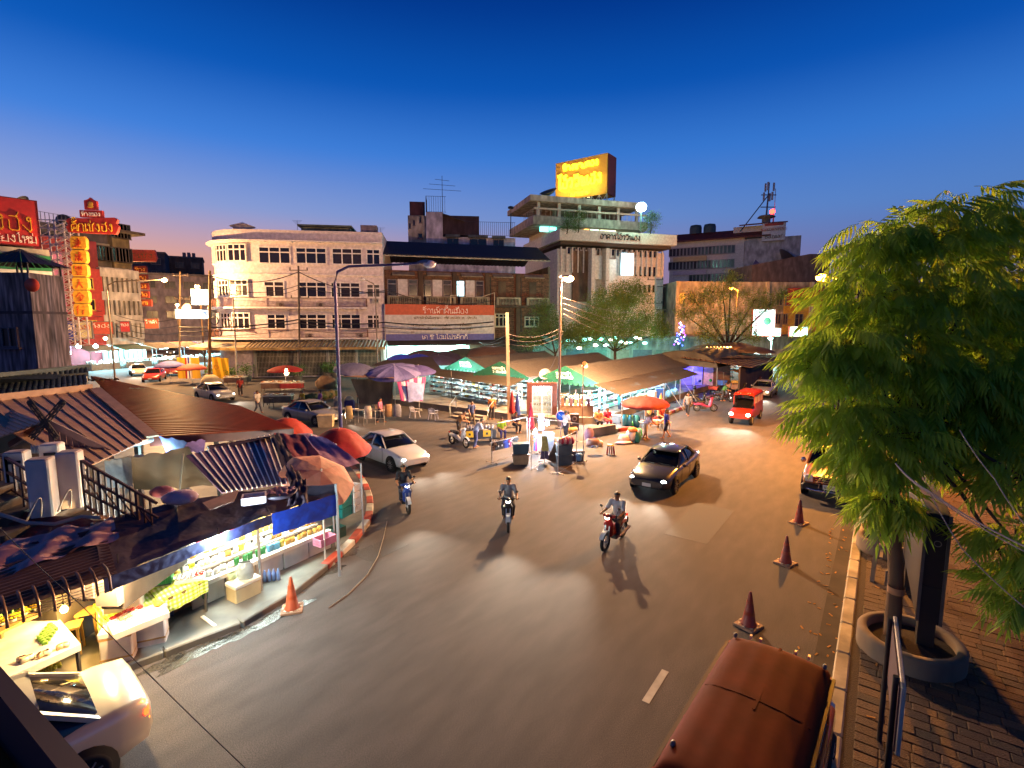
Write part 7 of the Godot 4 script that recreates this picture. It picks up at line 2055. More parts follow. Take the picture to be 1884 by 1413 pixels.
func mannequin(label: String, at: Vector3,top: String, low: String) -> void:
	var o := thing("mannequin", label, "mannequin", at, 0.2)
	var sk := mat("#c8a890", 0.4,"")
	var b := [[V3(0,0.95,0),V3(0,1.25,0),0.11,0.12],[V3(0,1.3,0),V3(0,1.45,0),0.09,0.045]]
	for e in [-1,1]:
		b.append([V3(0.08 * e, 0.9,0),V3(0.1 * e, 0.5,0.02),0.085,0.055])
		b.append([V3(0.1 * e, 0.5,0.02),V3(0.11 * e, 0.08,0),0.055,0.035])
		b.append([V3(0.16 * e, 1.36,0),V3(0.22 * e, 1.08,0.03),0.05,0.04])
		b.append([V3(0.22 * e, 1.08,0.03),V3(0.2 * e, 0.86,0.1),0.038,0.028])
		b.append([V3(0.11 * e, 0.06,0),V3(0.12 * e, 0.04,0.13),0.035,0.03])
	obj("body", net(S(),b, 0.026),sk, o)
	obj("top", net(S(),[[V3(0,0.98,0),V3(0,1.28,0),0.135,0.145],[V3(0,1.28,0),V3(0.16,1.36,0),0.12,0.07],[V3(0,1.28,0),V3(-0.16,1.36,0),0.12,0.07]],0.03),mat(top, 0.8,"cloth"),o)
	obj("shorts", net(S(),[[V3(0,0.92,0),V3(0.08,0.86,0),0.13,0.11],[V3(0,0.92,0),V3(-0.08,0.86,0),0.13,0.11],[V3(0.08,0.86,0),V3(0.1,0.6,0.01),0.1,0.085],[V3(-0.08,0.86,0),V3(-0.1,0.6,0.01),0.1,0.085]],0.03),mat(low, 0.8,"cloth"),o)
	obj("stand", lathe(S(),Vector3.ZERO, [[0.0,0.03],[0.2,0.025],[0.22,0.0]],12),mat("#8a8a8c", 0.3,"", 0.7),o)

func chair(label: String, at: Vector3,turn: float, col: String, arms := true) -> void:
	var o := thing("plastic_chair", label, "chair", at, turn)
	var m := mat(col, 0.45,"wear")
	obj("seat", grid(S(),6,6,func(u: float, v: float) -> Vector3: return V3((u - 0.5) * 0.44,0.43 - 0.03 * sin(u * PI) * sin(v * PI),(v - 0.5) * 0.44)),m, o)
	var s := S()
	for k in 5:
		var x := -0.17 + k * 0.085
		bar(s,V3(x, 0.43,-0.2),V3(x * 1.05,0.8 + 0.03 * cos(x * 8),-0.3),0.05,0.012)
	tube(s, [V3(-0.21,0.43,-0.2),V3(-0.22,0.76,-0.29),V3(0,0.85,-0.31),V3(0.22,0.76,-0.29),V3(0.21,0.43,-0.2)],0.02,-1.0,6)
	obj("backrest", s, m, o)
	for e in [[-1,1],[1,1],[-1,-1],[1,-1]]:
		obj("leg", bar(S(),V3(e[0] * 0.26,0,e[1] * 0.26),V3(e[0] * 0.2,0.43,e[1] * 0.2),0.04),m, o)
		if arms and e[1] == 1: obj("armrest", tube(S(),[V3(e[0] * 0.22,0.42,0.2),V3(e[0] * 0.25,0.62,0.2),V3(e[0] * 0.24,0.65,-0.1),V3(e[0] * 0.22,0.7,-0.27)],0.02,-1.0,6),m, o)

func stool(label: String, at: Vector3,col: String, h := 0.45) -> void:
	var o := thing("plastic_stool", label, "stool", at, 0.4)
	var m := mat(col, 0.45,"wear")
	obj("seat", cham(S(),0,h, 0,0.3,0.04,0.3,0.02),m, o)
	for e in [[-1,1],[1,1],[-1,-1],[1,-1]]: obj("leg", bar(S(),V3(e[0] * 0.17,0,e[1] * 0.17),V3(e[0] * 0.12,h - 0.02,e[1] * 0.12),0.05,0.03),m, o)

func pipe_rack(label: String, a: Vector3,b: Vector3,h: float, feet := 0.3,mid := 0.0,n := "clothes_rack") -> Node3D:
	var o := thing(n, label, "clothes rack")
	var s := S()
	var m := mat("#b4b6b8", 0.3,"", 0.7)
	var up := Vector3.UP * h
	var d := (b - a).normalized()
	var x := V3(-d.z, 0,d.x)
	tube(s, [a, a + up * 0.96,a + up + d * 0.06,b + up - d * 0.06,b + up * 0.96,b],0.018,-1.0,7)
	obj("hoop", s, m, o)
	if mid > 0.0: obj("cross_bar", tube(S(),[a + Vector3.UP * mid, b + Vector3.UP * mid],0.014,-1.0,6),m, o)
	var f := S()
	for p in [a, b]:
		bar(f, p - x * feet + V3(0,0.06,0),p + x * feet + V3(0,0.06,0),0.025)
		for e in [-1,1]: bar(f, p + x * feet * e + V3(0,0.06,0),p + x * feet * e, 0.02)
	bar(f, a + V3(0,0.07,0),b + V3(0,0.07,0),0.02)
	obj("feet", f, mat("#8a7a70", 0.4,"", 0.5),o)
	return o

func tub(label: String, at: Vector3,w: float, h: float, l: float, col: String, turn := 0.0,lid := "") -> void:
	var o := thing("storage_tub", label, "tub", at, turn)
	var s := S()
	s.set_smooth_group(-1)
	var p := []
	for e in [[0.88,0.0],[1.0,1.0]]:
		for q in [[-1,-1],[1,-1],[1,1],[-1,1]]: p.append(V3(q[0] * w / 2 * e[0],h * e[1],q[1] * l / 2 * e[0]))
	for k in 4: quad(s, p[k],p[(k + 1) % 4],p[4 + (k + 1) % 4],p[4 + k])
	quad(s, p[0],p[3],p[2],p[1])
	obj("body", s, mat(col, 0.5,"wear"),o)
	obj("rim" if lid == "" else "lid", cham(S(),0,h, 0,w * 1.05,0.05,l * 1.05,0.015),mat(lid if lid else col, 0.5,"wear"),o)

func build_junction() -> void:
	# pipe racks round the two bright bulbs
	pipe_rack("tall pipe rack at the left, hung with small shirts",V3(-0.94,0,-23.34),V3(0.76,0,-25.37),1.85,0.35)
	pipe_rack("tall pipe rack running right from the corner bulb",V3(0.88,0,-25.29),V3(3.34,0,-23.43),1.85,0.3,1.0)
	pipe_rack("low empty pipe rack at the front, left of the grey tubs",V3(0.86,0,-22.28),V3(1.52,0,-23.43),1.35,0.3)
	pipe_rack("low empty pipe rack at the front right, before the grey tubs",V3(1.99,0,-21.58),V3(3.01,0,-23.36),1.55,0.32)
	var ra := V3(-0.94,0,-23.34) + V3(0,1.02,0)
	var rb := V3(0.23,0,-24.47) + V3(0,1.02,0)
	var tb := thing("rack_rail", "lower rail of small shirts on the left pipe rack", "rail")
	obj("rail", bar(S(),ra, rb, 0.03),mat("#b4b6b8", 0.3,"", 0.7),tb)
	for k in 14:
		var p := ra.lerp(rb, (k + 0.6) / 14.0)
		var o := thing("small_shirt", "patterned shirt with white circle facing the road, first on the left rack" if k == 0 else "small dark or coloured shirt on the left pipe rack's lower rail", "shirt", p, 0.9 if k else 0.35,"" if k == 0 else "small shirts on the left pipe rack")
		var col: String = ["#b8a890", "#15151c", "#20202c", "#16161c", "#242430", "#1a1a26", "#2a2a44", "#2038a0", "#2a50c8", "#2a3a90", "#b02c5a", "#c8b0c0", "#20202c", "#14141a"][k]
		obj("cloth", prism(S(),PackedVector2Array([Vector2(-0.1,-0.42),Vector2(0.1,-0.42),Vector2(0.1,-0.14),Vector2(0.17,-0.18),Vector2(0.2,-0.1),Vector2(0.07,-0.02),Vector2(-0.07,-0.02),Vector2(-0.2,-0.1),Vector2(-0.17,-0.18),Vector2(-0.1,-0.14)]),-0.015,0.02),mat(col, 0.85,"cloth"),o)
		obj("hanger", bar(bar(S(),V3(-0.12,-0.01,0),V3(0.12,-0.01,0),0.012),V3(0,0,0),V3(0,0.05,0),0.01),mat("#e0d0d8", 0.5,""),o)
		if k == 0:
			obj("print", lathe(S(),V3(0,-0.2,0.022),[[0.08,0.0],[0.06,0.004],[0.05,0.0]],14,Basis(Vector3.RIGHT, PI / 2)),mat("#4a3a34", 0.8,""),o)
		elif k in [3,5,9]: obj("print", box(0,-0.25,0.022,0.1,0.08,0.006),mat("#d8d8dc", 0.8,""),o)
	tub("open slate-blue storage tub standing on a tan one",V3(0.4,0,-23.36) + V3(0,0.5,0),0.75,0.46,0.5,"#3c5a6c", 0.1)
	tub("tan storage tub under the slate-blue one",V3(0.4,0,-23.36),0.75,0.44,0.5,"#b09070", 0.1)
	tub("upper grey tub of the stack below the plaid bundle",V3(2.42,0,-23.23) + V3(0,0.47,0),0.72,0.46,0.5,"#5a6670", 0.08)
	tub("lower grey tub of the stack below the plaid bundle",V3(2.42,0,-23.23),0.72,0.46,0.5,"#525e6a", 0.08)
	tub("dark violet lidded tub right of the grey stack",V3(3.1,0,-23.83),0.62,0.5,0.45,"#3a304a", 0.1,"#4a4460")
	tub("pale stacked tub behind the two bright bulbs",V3(1.87,0,-25.93) + V3(0,0.0,0),0.55,0.9,0.45,"#8a94a8", 0.1)
	item("water_pail", "blue and white water pail on the dark tub", "pail", "",V3(2.94,0.53,-21.95),_done(lathe(S(),Vector3.ZERO, [[0.0,0.0],[0.11,0.0],[0.15,0.24],[0.16,0.26],[0.1,0.32],[0.0,0.34]],12)),mat("#5a90cc", 0.3,"wear"))
	var bd := thing("plaid_bundle", "pink plaid cloth bundle heaped on the grey tubs", "bundle",V3(2.47,0,-23.23) + V3(0.02,1.13,0),0.1)
	for k in 6: obj("fold", ball(S(),V3(-0.3 + k * 0.12,0,0),V3(0.1,0.2 - 0.012 * absf(k - 2.5),0.26),9,0.1),mat("#c83a5c" if k % 2 else "#d8a8b0", 0.75,"cloth"),bd)
	var bo := thing("leaning_board", "dark board leaning against the grey tubs", "board",V3(1.94,0,-23.7),0.0)
	obj("board", bar(S(),V3(-0.05,0,0),V3(0.3,0.78,0),0.03,0.5),mat("#4a3830", 0.7,"wear"),bo)
	bulb("dazzling white bulb on the corner post, left of the pair",V3(1.14,1.23,-24.6),"#e8f4ff", 4.5,0.11,26.0,0.2)
	bulb("dazzling white bulb higher and right of the pair at the corner",V3(1.78,1.51,-25.4),"#e8f4ff", 4.5,0.11,26.0,0.2)
	var hs := thing("hung_dress", "white and yellow dress hung on the front low rack", "dress",V3(1.52,0,-23.43) + V3(0,1.3,0),0.2)
	obj("dress", cloth_sheet(S(),V3(-0.12,0,0),V3(0.12,0,0.05),V3(0.2,-0.72,0.05),V3(-0.16,-0.72,0),0,0.02,8,8),mat("#d8c878", 0.85,"cloth"),hs)
	obj("trousers", cloth_sheet(S(),V3(-0.16,-0.66,0),V3(0.16,-0.66,0.03),V3(0.2,-1.1,0.03),V3(-0.2,-1.1,0),0,0.03,8,8),mat("#6a5a80", 0.85,"cloth"),hs)
	for k in 5:
		var hc := thing("hung_garment", ["blue garment hung leftmost beside the corner bulbs", "magenta garment hung beside the corner bulbs", "white garment hung beside the corner bulbs", "pale blue shirt hung behind the corner bulbs", "violet shirt hung behind the corner bulbs"][k],"garment", (V3(1.2,0,-25.06)).lerp(V3(1.63,0,-24.62),k / 5.0) + V3(0,1.05 + (0.85 if k > 2 else 0.0),-1.2 if k > 2 else 0.0),0.5)
		obj("cloth", cloth_sheet(S(),V3(-0.1,0,0),V3(0.1,0,0),V3(0.13,-0.85,0),V3(-0.13,-0.85,0),0,0.02,6,8,k),mat(["#3050c0", "#c03a80", "#dcdce4", "#90a8d8", "#8a80c0"][k],0.85,"cloth"),hc)
	# folded parasols
	for e in [[V3(0.0,2.06,-31.5),"#c01c1c", "closed red parasol beside the concrete pole", 2.4],[V3(0.34,1.96,-31.7),"#28408c", "closed blue parasol beside the closed red one", 2.2],[V3(1.03,2.2,-27.5),"#c8344c", "closed crimson parasol above the corner bulbs", 2.25],[V3(9.11,1.89,-31),"#cfa85c", "closed tan parasol behind the big red one", 2.3]]:
		var o := thing("closed_parasol", e[2],"parasol",V3(e[0].x, 0,e[0].z))
		obj("cloth", lathe(S(),V3(0,e[3] - 1.5,0),[[0.06,0.0],[0.21,0.12],[0.17,0.5],[0.1,1.1],[0.035,1.45],[0.0,1.5]],9,Basis.IDENTITY, false),mat(e[1],0.8,"cloth"),o)
		obj("pole", tube(S(),[Vector3.ZERO,V3(0,e[3],0)],0.022,-1.0,6),mat("#a09890", 0.5,""),o)
	# no-parking sign
	var ns := thing("no_parking_sign", "round blue no-parking sign with a white slash and rim", "road sign",V3(2.76,1.33,-28.5))
	var np: Vector3 = ns.position
	obj("disc", lathe(S(),Vector3.ZERO, [[0.3,0.0],[0.3,0.02],[0.0,0.02]],24,Basis(Vector3.RIGHT, PI / 2)),mat("#d8a0b4", 0.5,""),ns)
	obj("blue_face", lathe(S(),V3(0,0,0.014),[[0.255,0.0],[0.255,0.012],[0.0,0.012]],24,Basis(Vector3.RIGHT, PI / 2)),mat("#1c56b8", 0.5,""),ns)
	obj("slash", bar(S(),V3(-0.18,0.18,0.032),V3(0.18,-0.18,0.032),0.06,0.008),mat("#e8e0e4", 0.5,""),ns)
	obj("post", bar(S(),V3(0,-np.y, -0.03),V3(0,0.2,-0.03),0.05),mat("#9a9a9c", 0.4,"", 0.5),ns)
	var pb := sign_board("notice_board", "pale violet paper notice below the no-parking sign",V3(3.24,0,-31.41),0.0,0.55,1.0,"#b8a0c0", 0.03)
	pb.position.y = 0.05
	lettering("lettering", "ผาตอน", -0.2,0.6,0.02,0.4,0.12,0.025,mat("#5a4a70", 0.7,""),pb)
	var sp := thing("speaker_box", "dark loudspeaker cabinet with a round cone beside the notice", "speaker",V3(3.85,0,-31.06),-0.1)
	obj("cabinet", cham(S(),0,0.5,0,0.55,1.0,0.4,0.02),mat("#4a4048", 0.7,"wear"),sp)
	obj("cone", lathe(S(),V3(0,0.72,0.2),[[0.16,0.0],[0.14,0.02],[0.05,-0.02],[0.0,0.0]],14,Basis(Vector3.RIGHT, PI / 2)),mat("#8a8088", 0.5,""),sp)
	# sitting women, standing customers, stall under the red parasol
	person("seated woman in an orange-tan top, left of two on the platform wall", SIT,V3(5.19,0,-30.6) + V3(0.1,0.1,-0.35),0.1,"#c88a50", "#241c28", false)
	person("seated woman in a crimson top and red trousers, right of two on the platform wall", SIT,V3(5.78,0,-30.92) + V3(0.1,0.1,-0.35),0.2,"#b82850", "#a02838", false)
	var wl := thing("low_wall", "low concrete wall that the two women sit on", "wall")
	obj("wall", slab(S(),V3(4.45,0.52,-29.53),V3(6.1,0.52,-30.36),V3(6.19,0.52,-30.03),V3(4.39,0.52,-28.69),0.52),mat("#8a7464", 0.85,"grime"),wl)
	person("man in a pale lilac shirt and beige shorts standing at the red parasol's table", LEAN,V3(7.52,0,-28.29),1.2,"#c9b4c4", "#b09880", true)
	person("woman in a blue top and dark skirt facing the red parasol's table", WALK,V3(8.8,0,-28.65),-1.6,"#3c40b0", "#2c2438", true, "#3c2418", "#a87858", true)
	person("man in a red shirt behind the red parasol's table", LEAN,V3(9.11,0,-30.92),0.1,"#c04838", "#5a4a44", false)
	person("seller in a pale yellow top and straw hat behind the red parasol's table", {},V3(8.67,0,-31.93),0.0,"#d8c088", "#5a4a3a", false, "#c8a860")
	for e in [[V3(3.02,0,-28.45),"shopper in a white shirt standing between the racks and the seated women", WALK, "#d0ccd0", "#3a3a48", 2.6],[V3(7.65,0,-35.86),"shopper in a teal top under the brown lean-to awning", {}, "#3a8a88", "#2c2c3c", 2.0],[V3(-1.37,0,-34.41),"shopper in an orange shirt before the market shelves", {}, "#c8743a", "#34303a", 3.0],[V3(-2.56,0,-32.0),"shopper in a dark blue shirt at the platform steps", WALK, "#2c3a6a", "#5a5044", 0.6],[V3(12.47,0,-35.86),"man in a grey shirt walking between the red parasol and the parked scooters", WALK, "#7a7a80", "#2c2a30", -0.6],[V3(-8.68,0,-33.25),"woman in a pink top walking past the mannequins", WALK, "#c86a8a", "#2c2838", 1.4],[V3(-18.58,0,-36.97),"man in a white vest walking across the plaza on the left", WALK, "#cfc8bc", "#4a4a58", 1.2],[V3(17.82,0,-42.8),"rider in a green shirt standing at the kerbside motorcycles", LEAN, "#4a7a3c", "#3a3a44", 0.9],[V3(-14.18,0,-37.44),"woman in a purple top beside the plaza stools", {}, "#7a4a90", "#2c2430", -1.0]]:
		person(e[1],e[2],e[0],e[5],e[3],e[4],false, "#15100e", "#96684a", e[3] in ["#c86a8a", "#7a4a90", "#3a8a88"])
	var tbp := V3(8.43,0,-29.67)
	var tt := thing("vendor_table", "vendor table heaped with pink packs under the red parasol", "table", tbp, 0.3)
	obj("tabletop", box(0,0.75,0,1.7,0.04,0.8),mat("#d8d0c8", 0.7,"wear"),tt)
	for e in [[-1,1],[1,1],[-1,-1],[1,-1]]: obj("leg", bar(S(),V3(e[0] * 0.8,0,e[1] * 0.35),V3(e[0] * 0.75,0.74,e[1] * 0.32),0.035),mat("#8a8a8a", 0.4,"", 0.5),tt)
	for k in 24: obj("pack", cham(S(),-0.7 + (k % 8) * 0.2,0.81,-0.26 + (k / 8) * 0.25,0.16,0.08,0.16,0.02),mat(["#e0a0a0", "#e8d8d0", "#c85a5a", "#e8e4e0"][(k * 7) % 4],0.5,"wear"),tt)
	var rpos := V3(7.52,2.19,-28.6)
	parasol("big flat scarlet parasol over the pavement vendor's table",V3(rpos.x, 0,rpos.z),rpos.y + 0.24,1.36,"#860606",V3(0.05,0.1,0.02),12,0.24)
	chair("green plastic chair at the scarlet parasol's table",V3(7.29,0,-29.22),1.4,"#3ab82c", false)
	for k in 3: item("rubbish_bag", ["leftmost teal-tied rubbish bag by the platform wall", "middle teal rubbish bag by the platform wall", "rightmost teal rubbish bag by the platform wall"][k],"bag", "", [V3(7.29,0,-32.28),V3(7.6,0,-32.1),V3(7.89,0,-32.0)][k],bag_mesh(0.5,0.75,0.5),mat("#3a8a98", 0.25,"cloth"),k * 1.1)
	tub("clear lidded plastic box on the pavement wall end",V3(6.84,0,-33.38),0.7,0.5,0.5,"#a8b4bc", -0.3,"#c8d4d8")
	var bb := thing("bead_stool", "round red and silver striped stool drum on the road", "stool",V3(4.92,0,-25.02))
	for k in 12:
		var a := TAU * k / 12.0
		obj("stripe", bar(S(),V3(cos(a) * 0.22,0,sin(a) * 0.22),V3(cos(a) * 0.16,0.46,sin(a) * 0.16),0.09,0.02),mat("#b01c1c" if k % 2 else "#c8c0c0", 0.4,"wear"),bb)
	obj("top", lathe(S(),V3(0,0.46,0),[[0.0,0.05],[0.17,0.04],[0.18,0.0]],14),mat("#c88a2c", 0.5,"wear"),bb)
	var bu := thing("cloth_bundle", "heap of white and orange patterned cloth bags by the road", "bundle",V3(6.43,0,-27.7),0.3)
	for e in [[-0.3,0.2,0,0.32,0.28,"#d8c0b4"],[0.15,0.35,0,0.34,0.38,"#e0d4d0"],[0.2,0.7,0.05,0.28,0.16,"#d87a3c"],[0.42,0.3,0.2,0.18,0.32,"#2c6a4c"],[-0.45,0.08,0.25,0.5,0.08,"#d0a8b0"]]:
		obj("bag", ball(S(),V3(e[0],e[1],e[2]),V3(e[3],e[4],0.3),10,0.12),mat(e[5],0.75,"cloth"),bu)
	stool("blue plastic stool with a cloth over it before the seated women",V3(4.33,0,-26.68),"#4848a0")
	item("cloth_heap", "pinkish cloth spread over the blue stool", "cloth", "",V3(4.06,0.45,-25.18),bag_mesh(0.75,0.35,0.5),mat("#b08a80", 0.8,"cloth"),0.2)
	item("patterned_bag", "patterned bag standing beside the pipe rack's right end", "bag", "",V3(4.15,0.3,-27.06),bag_mesh(0.6,0.6,0.4),mat("#a07a90", 0.7,"cloth"),0.6)
	item("rice_cooker", "small pale pot on the road beside the stool", "pot", "",V3(4.71,0,-26.8),_done(lathe(S(),Vector3.ZERO, [[0.0,0.0],[0.14,0.0],[0.17,0.2],[0.12,0.28],[0.0,0.32]],12)),mat("#c8a880", 0.4,"wear"))
	item("sun_mat", "folded yellow-tan cloth on the road behind the racks", "cloth", "",V3(3.62,0,-29.95),bag_mesh(0.7,0.4,0.5),mat("#c89c60", 0.8,"cloth"),0.6)
	# men with the scooter and drinks cart
	person("man in a tan vest bending over the white scooter", LEAN,V3(-3.08,0,-29.04),1.3,"#a87c50", "#4a4038", true)
	person("man in a pale blue shirt and jeans bending at the yellow drinks cart", LEAN,V3(-1.92,0,-26.41),1.9,"#b8bcd0", "#5a5a80", false)
	person("child in a lime green shirt sitting behind the left pipe rack", SIT,V3(-0.62,0,-28.91) + V3(0,-0.05,0),0.3,"#9ac828", "#3a3a80", false)
	person("dark-clad vendor sitting by the concrete pole", SIT,V3(0.19,0,-30.38),0.5,"#3a2c40", "#2a2430", false)
	scooter("white scooter parked at the drinks cart",V3(-2.84,0,-26.79),0.75,"#d8d4d4", "#c8c4c0")
	var dc := thing("drinks_cart", "black drinks cart with yellow number plates and silver pots", "cart",V3(-1.78,0,-27.6),0.25)
	obj("counter", cham(S(),0,0.55,0,1.7,0.5,0.8,0.03),mat("#26242a", 0.6,"wear"),dc)
	for k in 2:
		obj("yellow_panel", box(-0.62 + k * 0.95,0.58,0.41,0.42,0.34,0.02),mat("#e0b010", 0.5,"wear"),dc)
		obj("mark", box(-0.62 + k * 0.95,0.58,0.425,0.12,0.12,0.012),mat("#2a2420", 0.6,""),dc)
	for k in 9: obj("pot", lathe(S(),V3(-0.7 + k * 0.17,0.8,rng.randf_range(-0.25,0.25)),[[0.0,0.0],[0.09,0.0],[0.1,0.16],[0.04,0.22],[0.0,0.24]],9),mat("#c8c0bc", 0.25,"", 0.7),dc)
	for x in [-0.6,0.6]: wheel(dc,V3(x, 0.3,0.0),0.3,0.06,true)
	# plaza in front of the white building: planters with shrubs, carts, seats
	for e in [[V3(-35.91,0,-60.63),1.9,"round bright green shrub leftmost before the shuttered shops"],[V3(-32.26,0,-58.63),1.7,"low green shrub at the left of the dense planter row"],[V3(-30.23,0,-58.0),2.2,"dense green shrub right of the yellow-lit cart"],[V3(-24.41,0,-58.0),2.0,"shrub behind the starry bulb's right side"],[V3(-22.49,0,-62.03),2.1,"shrub beside the folding shutters' right end"],[V3(-21.51,0,-62.03),1.6,"small shrub half hidden by the purple lamp post"],[V3(-43.49,0,-68.37),1.6,"shrub under the orange-red parasol at the left"]]:
		shrub(e[2],e[0],e[1])
	parasol("red parasol with a dazzling bulb beneath, before the shutters",V3(-22.81,0,-51.3),V3(-22.12,2.35,-50).y, 1.75,"#b82418", Vector3.ZERO, 8,0.24)
	bulb("dazzling warm white bulb under the red parasol before the shutters",V3(-22.12,1.71,-50),"#ffd8a0", 45.0,0.22,22.0,0.2)
	for e in [[V3(-23.17,0,-49.39),"white-topped food cart with a covered mound, left under the bulb", "#d8ccb8"],[V3(-21.37,0,-49.39),"food table with red skirt right of the bulb", "#d0b8a0"],[V3(-18.6,0,-40.36),"long food table of trays in the plaza middle", "#cabfa8"],[V3(-29.59,0,-54.44),"glass-sided snack cart left of the dense shrub", "#d0c8b0"]]:
		var o := thing("food_cart", e[1],"food cart", e[0],0.12)
		obj("top", box(0,0.82,0,2.2,0.06,1.0),mat(e[2],0.6,"wear"),o)
		obj("skirt", box(0,0.55,0.05,2.0,0.5,0.86),mat("#8a6a50" if e[2] != "#d0b8a0" else "#a83430", 0.8,"wear"),o)
		for q in [[-1,1],[1,1],[-1,-1],[1,-1]]: obj("leg", bar(S(),V3(q[0] * 1.0,0,q[1] * 0.42),V3(q[0] * 1.0,0.8,q[1] * 0.42),0.05),mat("#6a5a48", 0.7,"wear"),o)
		for k in 12: obj("dish", lathe(S(),V3(-0.95 + (k % 6) * 0.38,0.86,-0.25 + (k / 6) * 0.45),[[0.0,0.02],[0.12,0.02],[0.16,0.09],[0.0,0.12]],8),mat(["#e0c8a0", "#b8b0a0", "#c87838", "#d8d8d0"][(k * 5) % 4],0.5,"wear"),o)
	person("vendor in a yellow shirt sitting by the plaza tables", SIT,V3(-16.64,0,-40.36),-0.6,"#dca818", "#4a3424", false)
	person("vendor in a red shirt standing behind the left plaza table", {},V3(-24.6,0,-45.97),0.3,"#b03c2c", "#3a2a24", false)
	chair("red plastic chair at the plaza tables",V3(-17.48,0,-40.36),2.6,"#c02820", false)
	for e in [[V3(-16.32,0,-38.31),"blue plastic stool right of the plaza tables"],[V3(-22.63,0,-44.81),"purple-blue plastic stool left of the plaza tables"]]: stool(e[1],e[0],"#40409a")
	stool("dark wooden bar stool at the plaza tables' left end",V3(-18.63,0,-39.16),"#4a3424", 0.75)
	tub("pale blue cool box on the plaza right of the yellow-shirted vendor",V3(-14.89,0,-39.05),0.9,0.5,0.6,"#7a8498", 0.1,"#a8acb8")
	for k in 9:
		var p := (V3(-17.01,0,-42.3)).lerp(V3(-15.52,0,-45.19),k / 9.0)
		item("produce_heap", "heap of green produce on the plaza's low stall", "produce", "produce heaps on the plaza stall", p, _done(ball(S(),V3(0,0.35,0),V3(0.42,0.3 + 0.1 * (k % 2),0.36),9,0.25)),mat(["#3a4a20", "#5a5230", "#2c3c1c", "#6a5a38"][k % 4],0.8,"wear"),k * 0.7)
	for e in [[V3(-31.59,0,-53.35),0.95,"#cbb78c", "boulder-shaped pale covered heap before the leftmost shrub"],[V3(-18.7,0,-51.3),1.1,"#7a5a3c", "brown covered mound beside the purple lamp post"]]:
		item("covered_mound", e[3],"mound", "", e[0],_done(ball(S(),V3(0,0.5,0),V3(e[1],e[1] * 0.75,e[1] * 0.8),12,0.1)),mat(e[2],0.85,"cloth"))
	for k in 6:
		var p := (V3(-12.69,0,-33.65)).lerp(V3(-8.88,0,-32.0),k / 6.0)
		var o := thing("barrier_fence", ["leftmost thin pipe barrier by the purple lamp post", "second thin pipe barrier along the plaza edge", "third thin pipe barrier along the plaza edge", "fourth thin pipe barrier along the plaza edge", "fifth thin pipe barrier along the plaza edge", "rightmost thin pipe barrier along the plaza edge"][k],"barrier", p, 0.12)
		obj("pipes", tube(tube(S(),[V3(0,0,0),V3(0,0.95,0),V3(1.3,0.95,0),V3(1.3,0,0)],0.022,-1.0,6),[V3(0,0.45,0),V3(1.3,0.45,0)],0.016,-1.0,5),mat("#a8a09a", 0.4,"", 0.4),o)
	tub("cream painted crate table at the plaza edge left of the lamp post",V3(-11.81,0,-32.0),0.95,0.75,0.6,"#c8b088", 0.1)
	for k in 4: item("hung_clothes", ["striped shirt on the plaza edge barrier", "cream garment on the plaza edge barrier", "grey garment on the plaza edge barrier", "rightmost white garment on the plaza edge barrier"][k],"garment", "", [V3(-9.36,0,-32.81),V3(-8.2,0,-33.59),V3(-7.62,0,-33.59),V3(-10.6,0,-32.81)][k] + V3(0,0.35,0),bag_mesh(0.5,0.85,0.15),mat(["#c8b8a8", "#b08a60", "#8a8a98", "#a89068"][k],0.85,"cloth"),0.1)

func shrub(label: String, at: Vector3,h: float) -> void:
	var o := thing("potted_shrub", label, "shrub", at)
	obj("pot", lathe(S(),Vector3.ZERO, [[0.0,0.0],[0.4,0.0],[0.52,0.55],[0.55,0.6],[0.46,0.6],[0.0,0.52]],14),mat("#8a7a68", 0.8,"grime"),o)
	var s := S()
	for k in 420:
		var q := V3(rng.randfn(0,0.42),h * 0.62 + rng.randfn(0,0.26) * h * 0.6,rng.randfn(0,0.42))
		if q.y < 0.5: q.y = 0.6 + rng.randf() * 0.4
		var b := Basis.from_euler(V3(rng.randf() * TAU, rng.randf() * TAU, 0))
		var l := rng.randf_range(0.12,0.24)
		quad(s, q, q + b.x * l * 0.5 + b.y * 0.05,q + b.x * l, q + b.x * l * 0.5 - b.y * 0.05)
	var lo := obj("foliage", s, mat("#4a6a14", 0.6,""),o)
	lo.set_meta("kind", "stuff")
	obj("stems", bar(bar(S(),V3(0,0.5,0),V3(0.1,h * 0.8,0.05),0.05),V3(0,0.5,0),V3(-0.15,h * 0.75,0),0.04),mat("#4a3a24", 0.8,""),o)

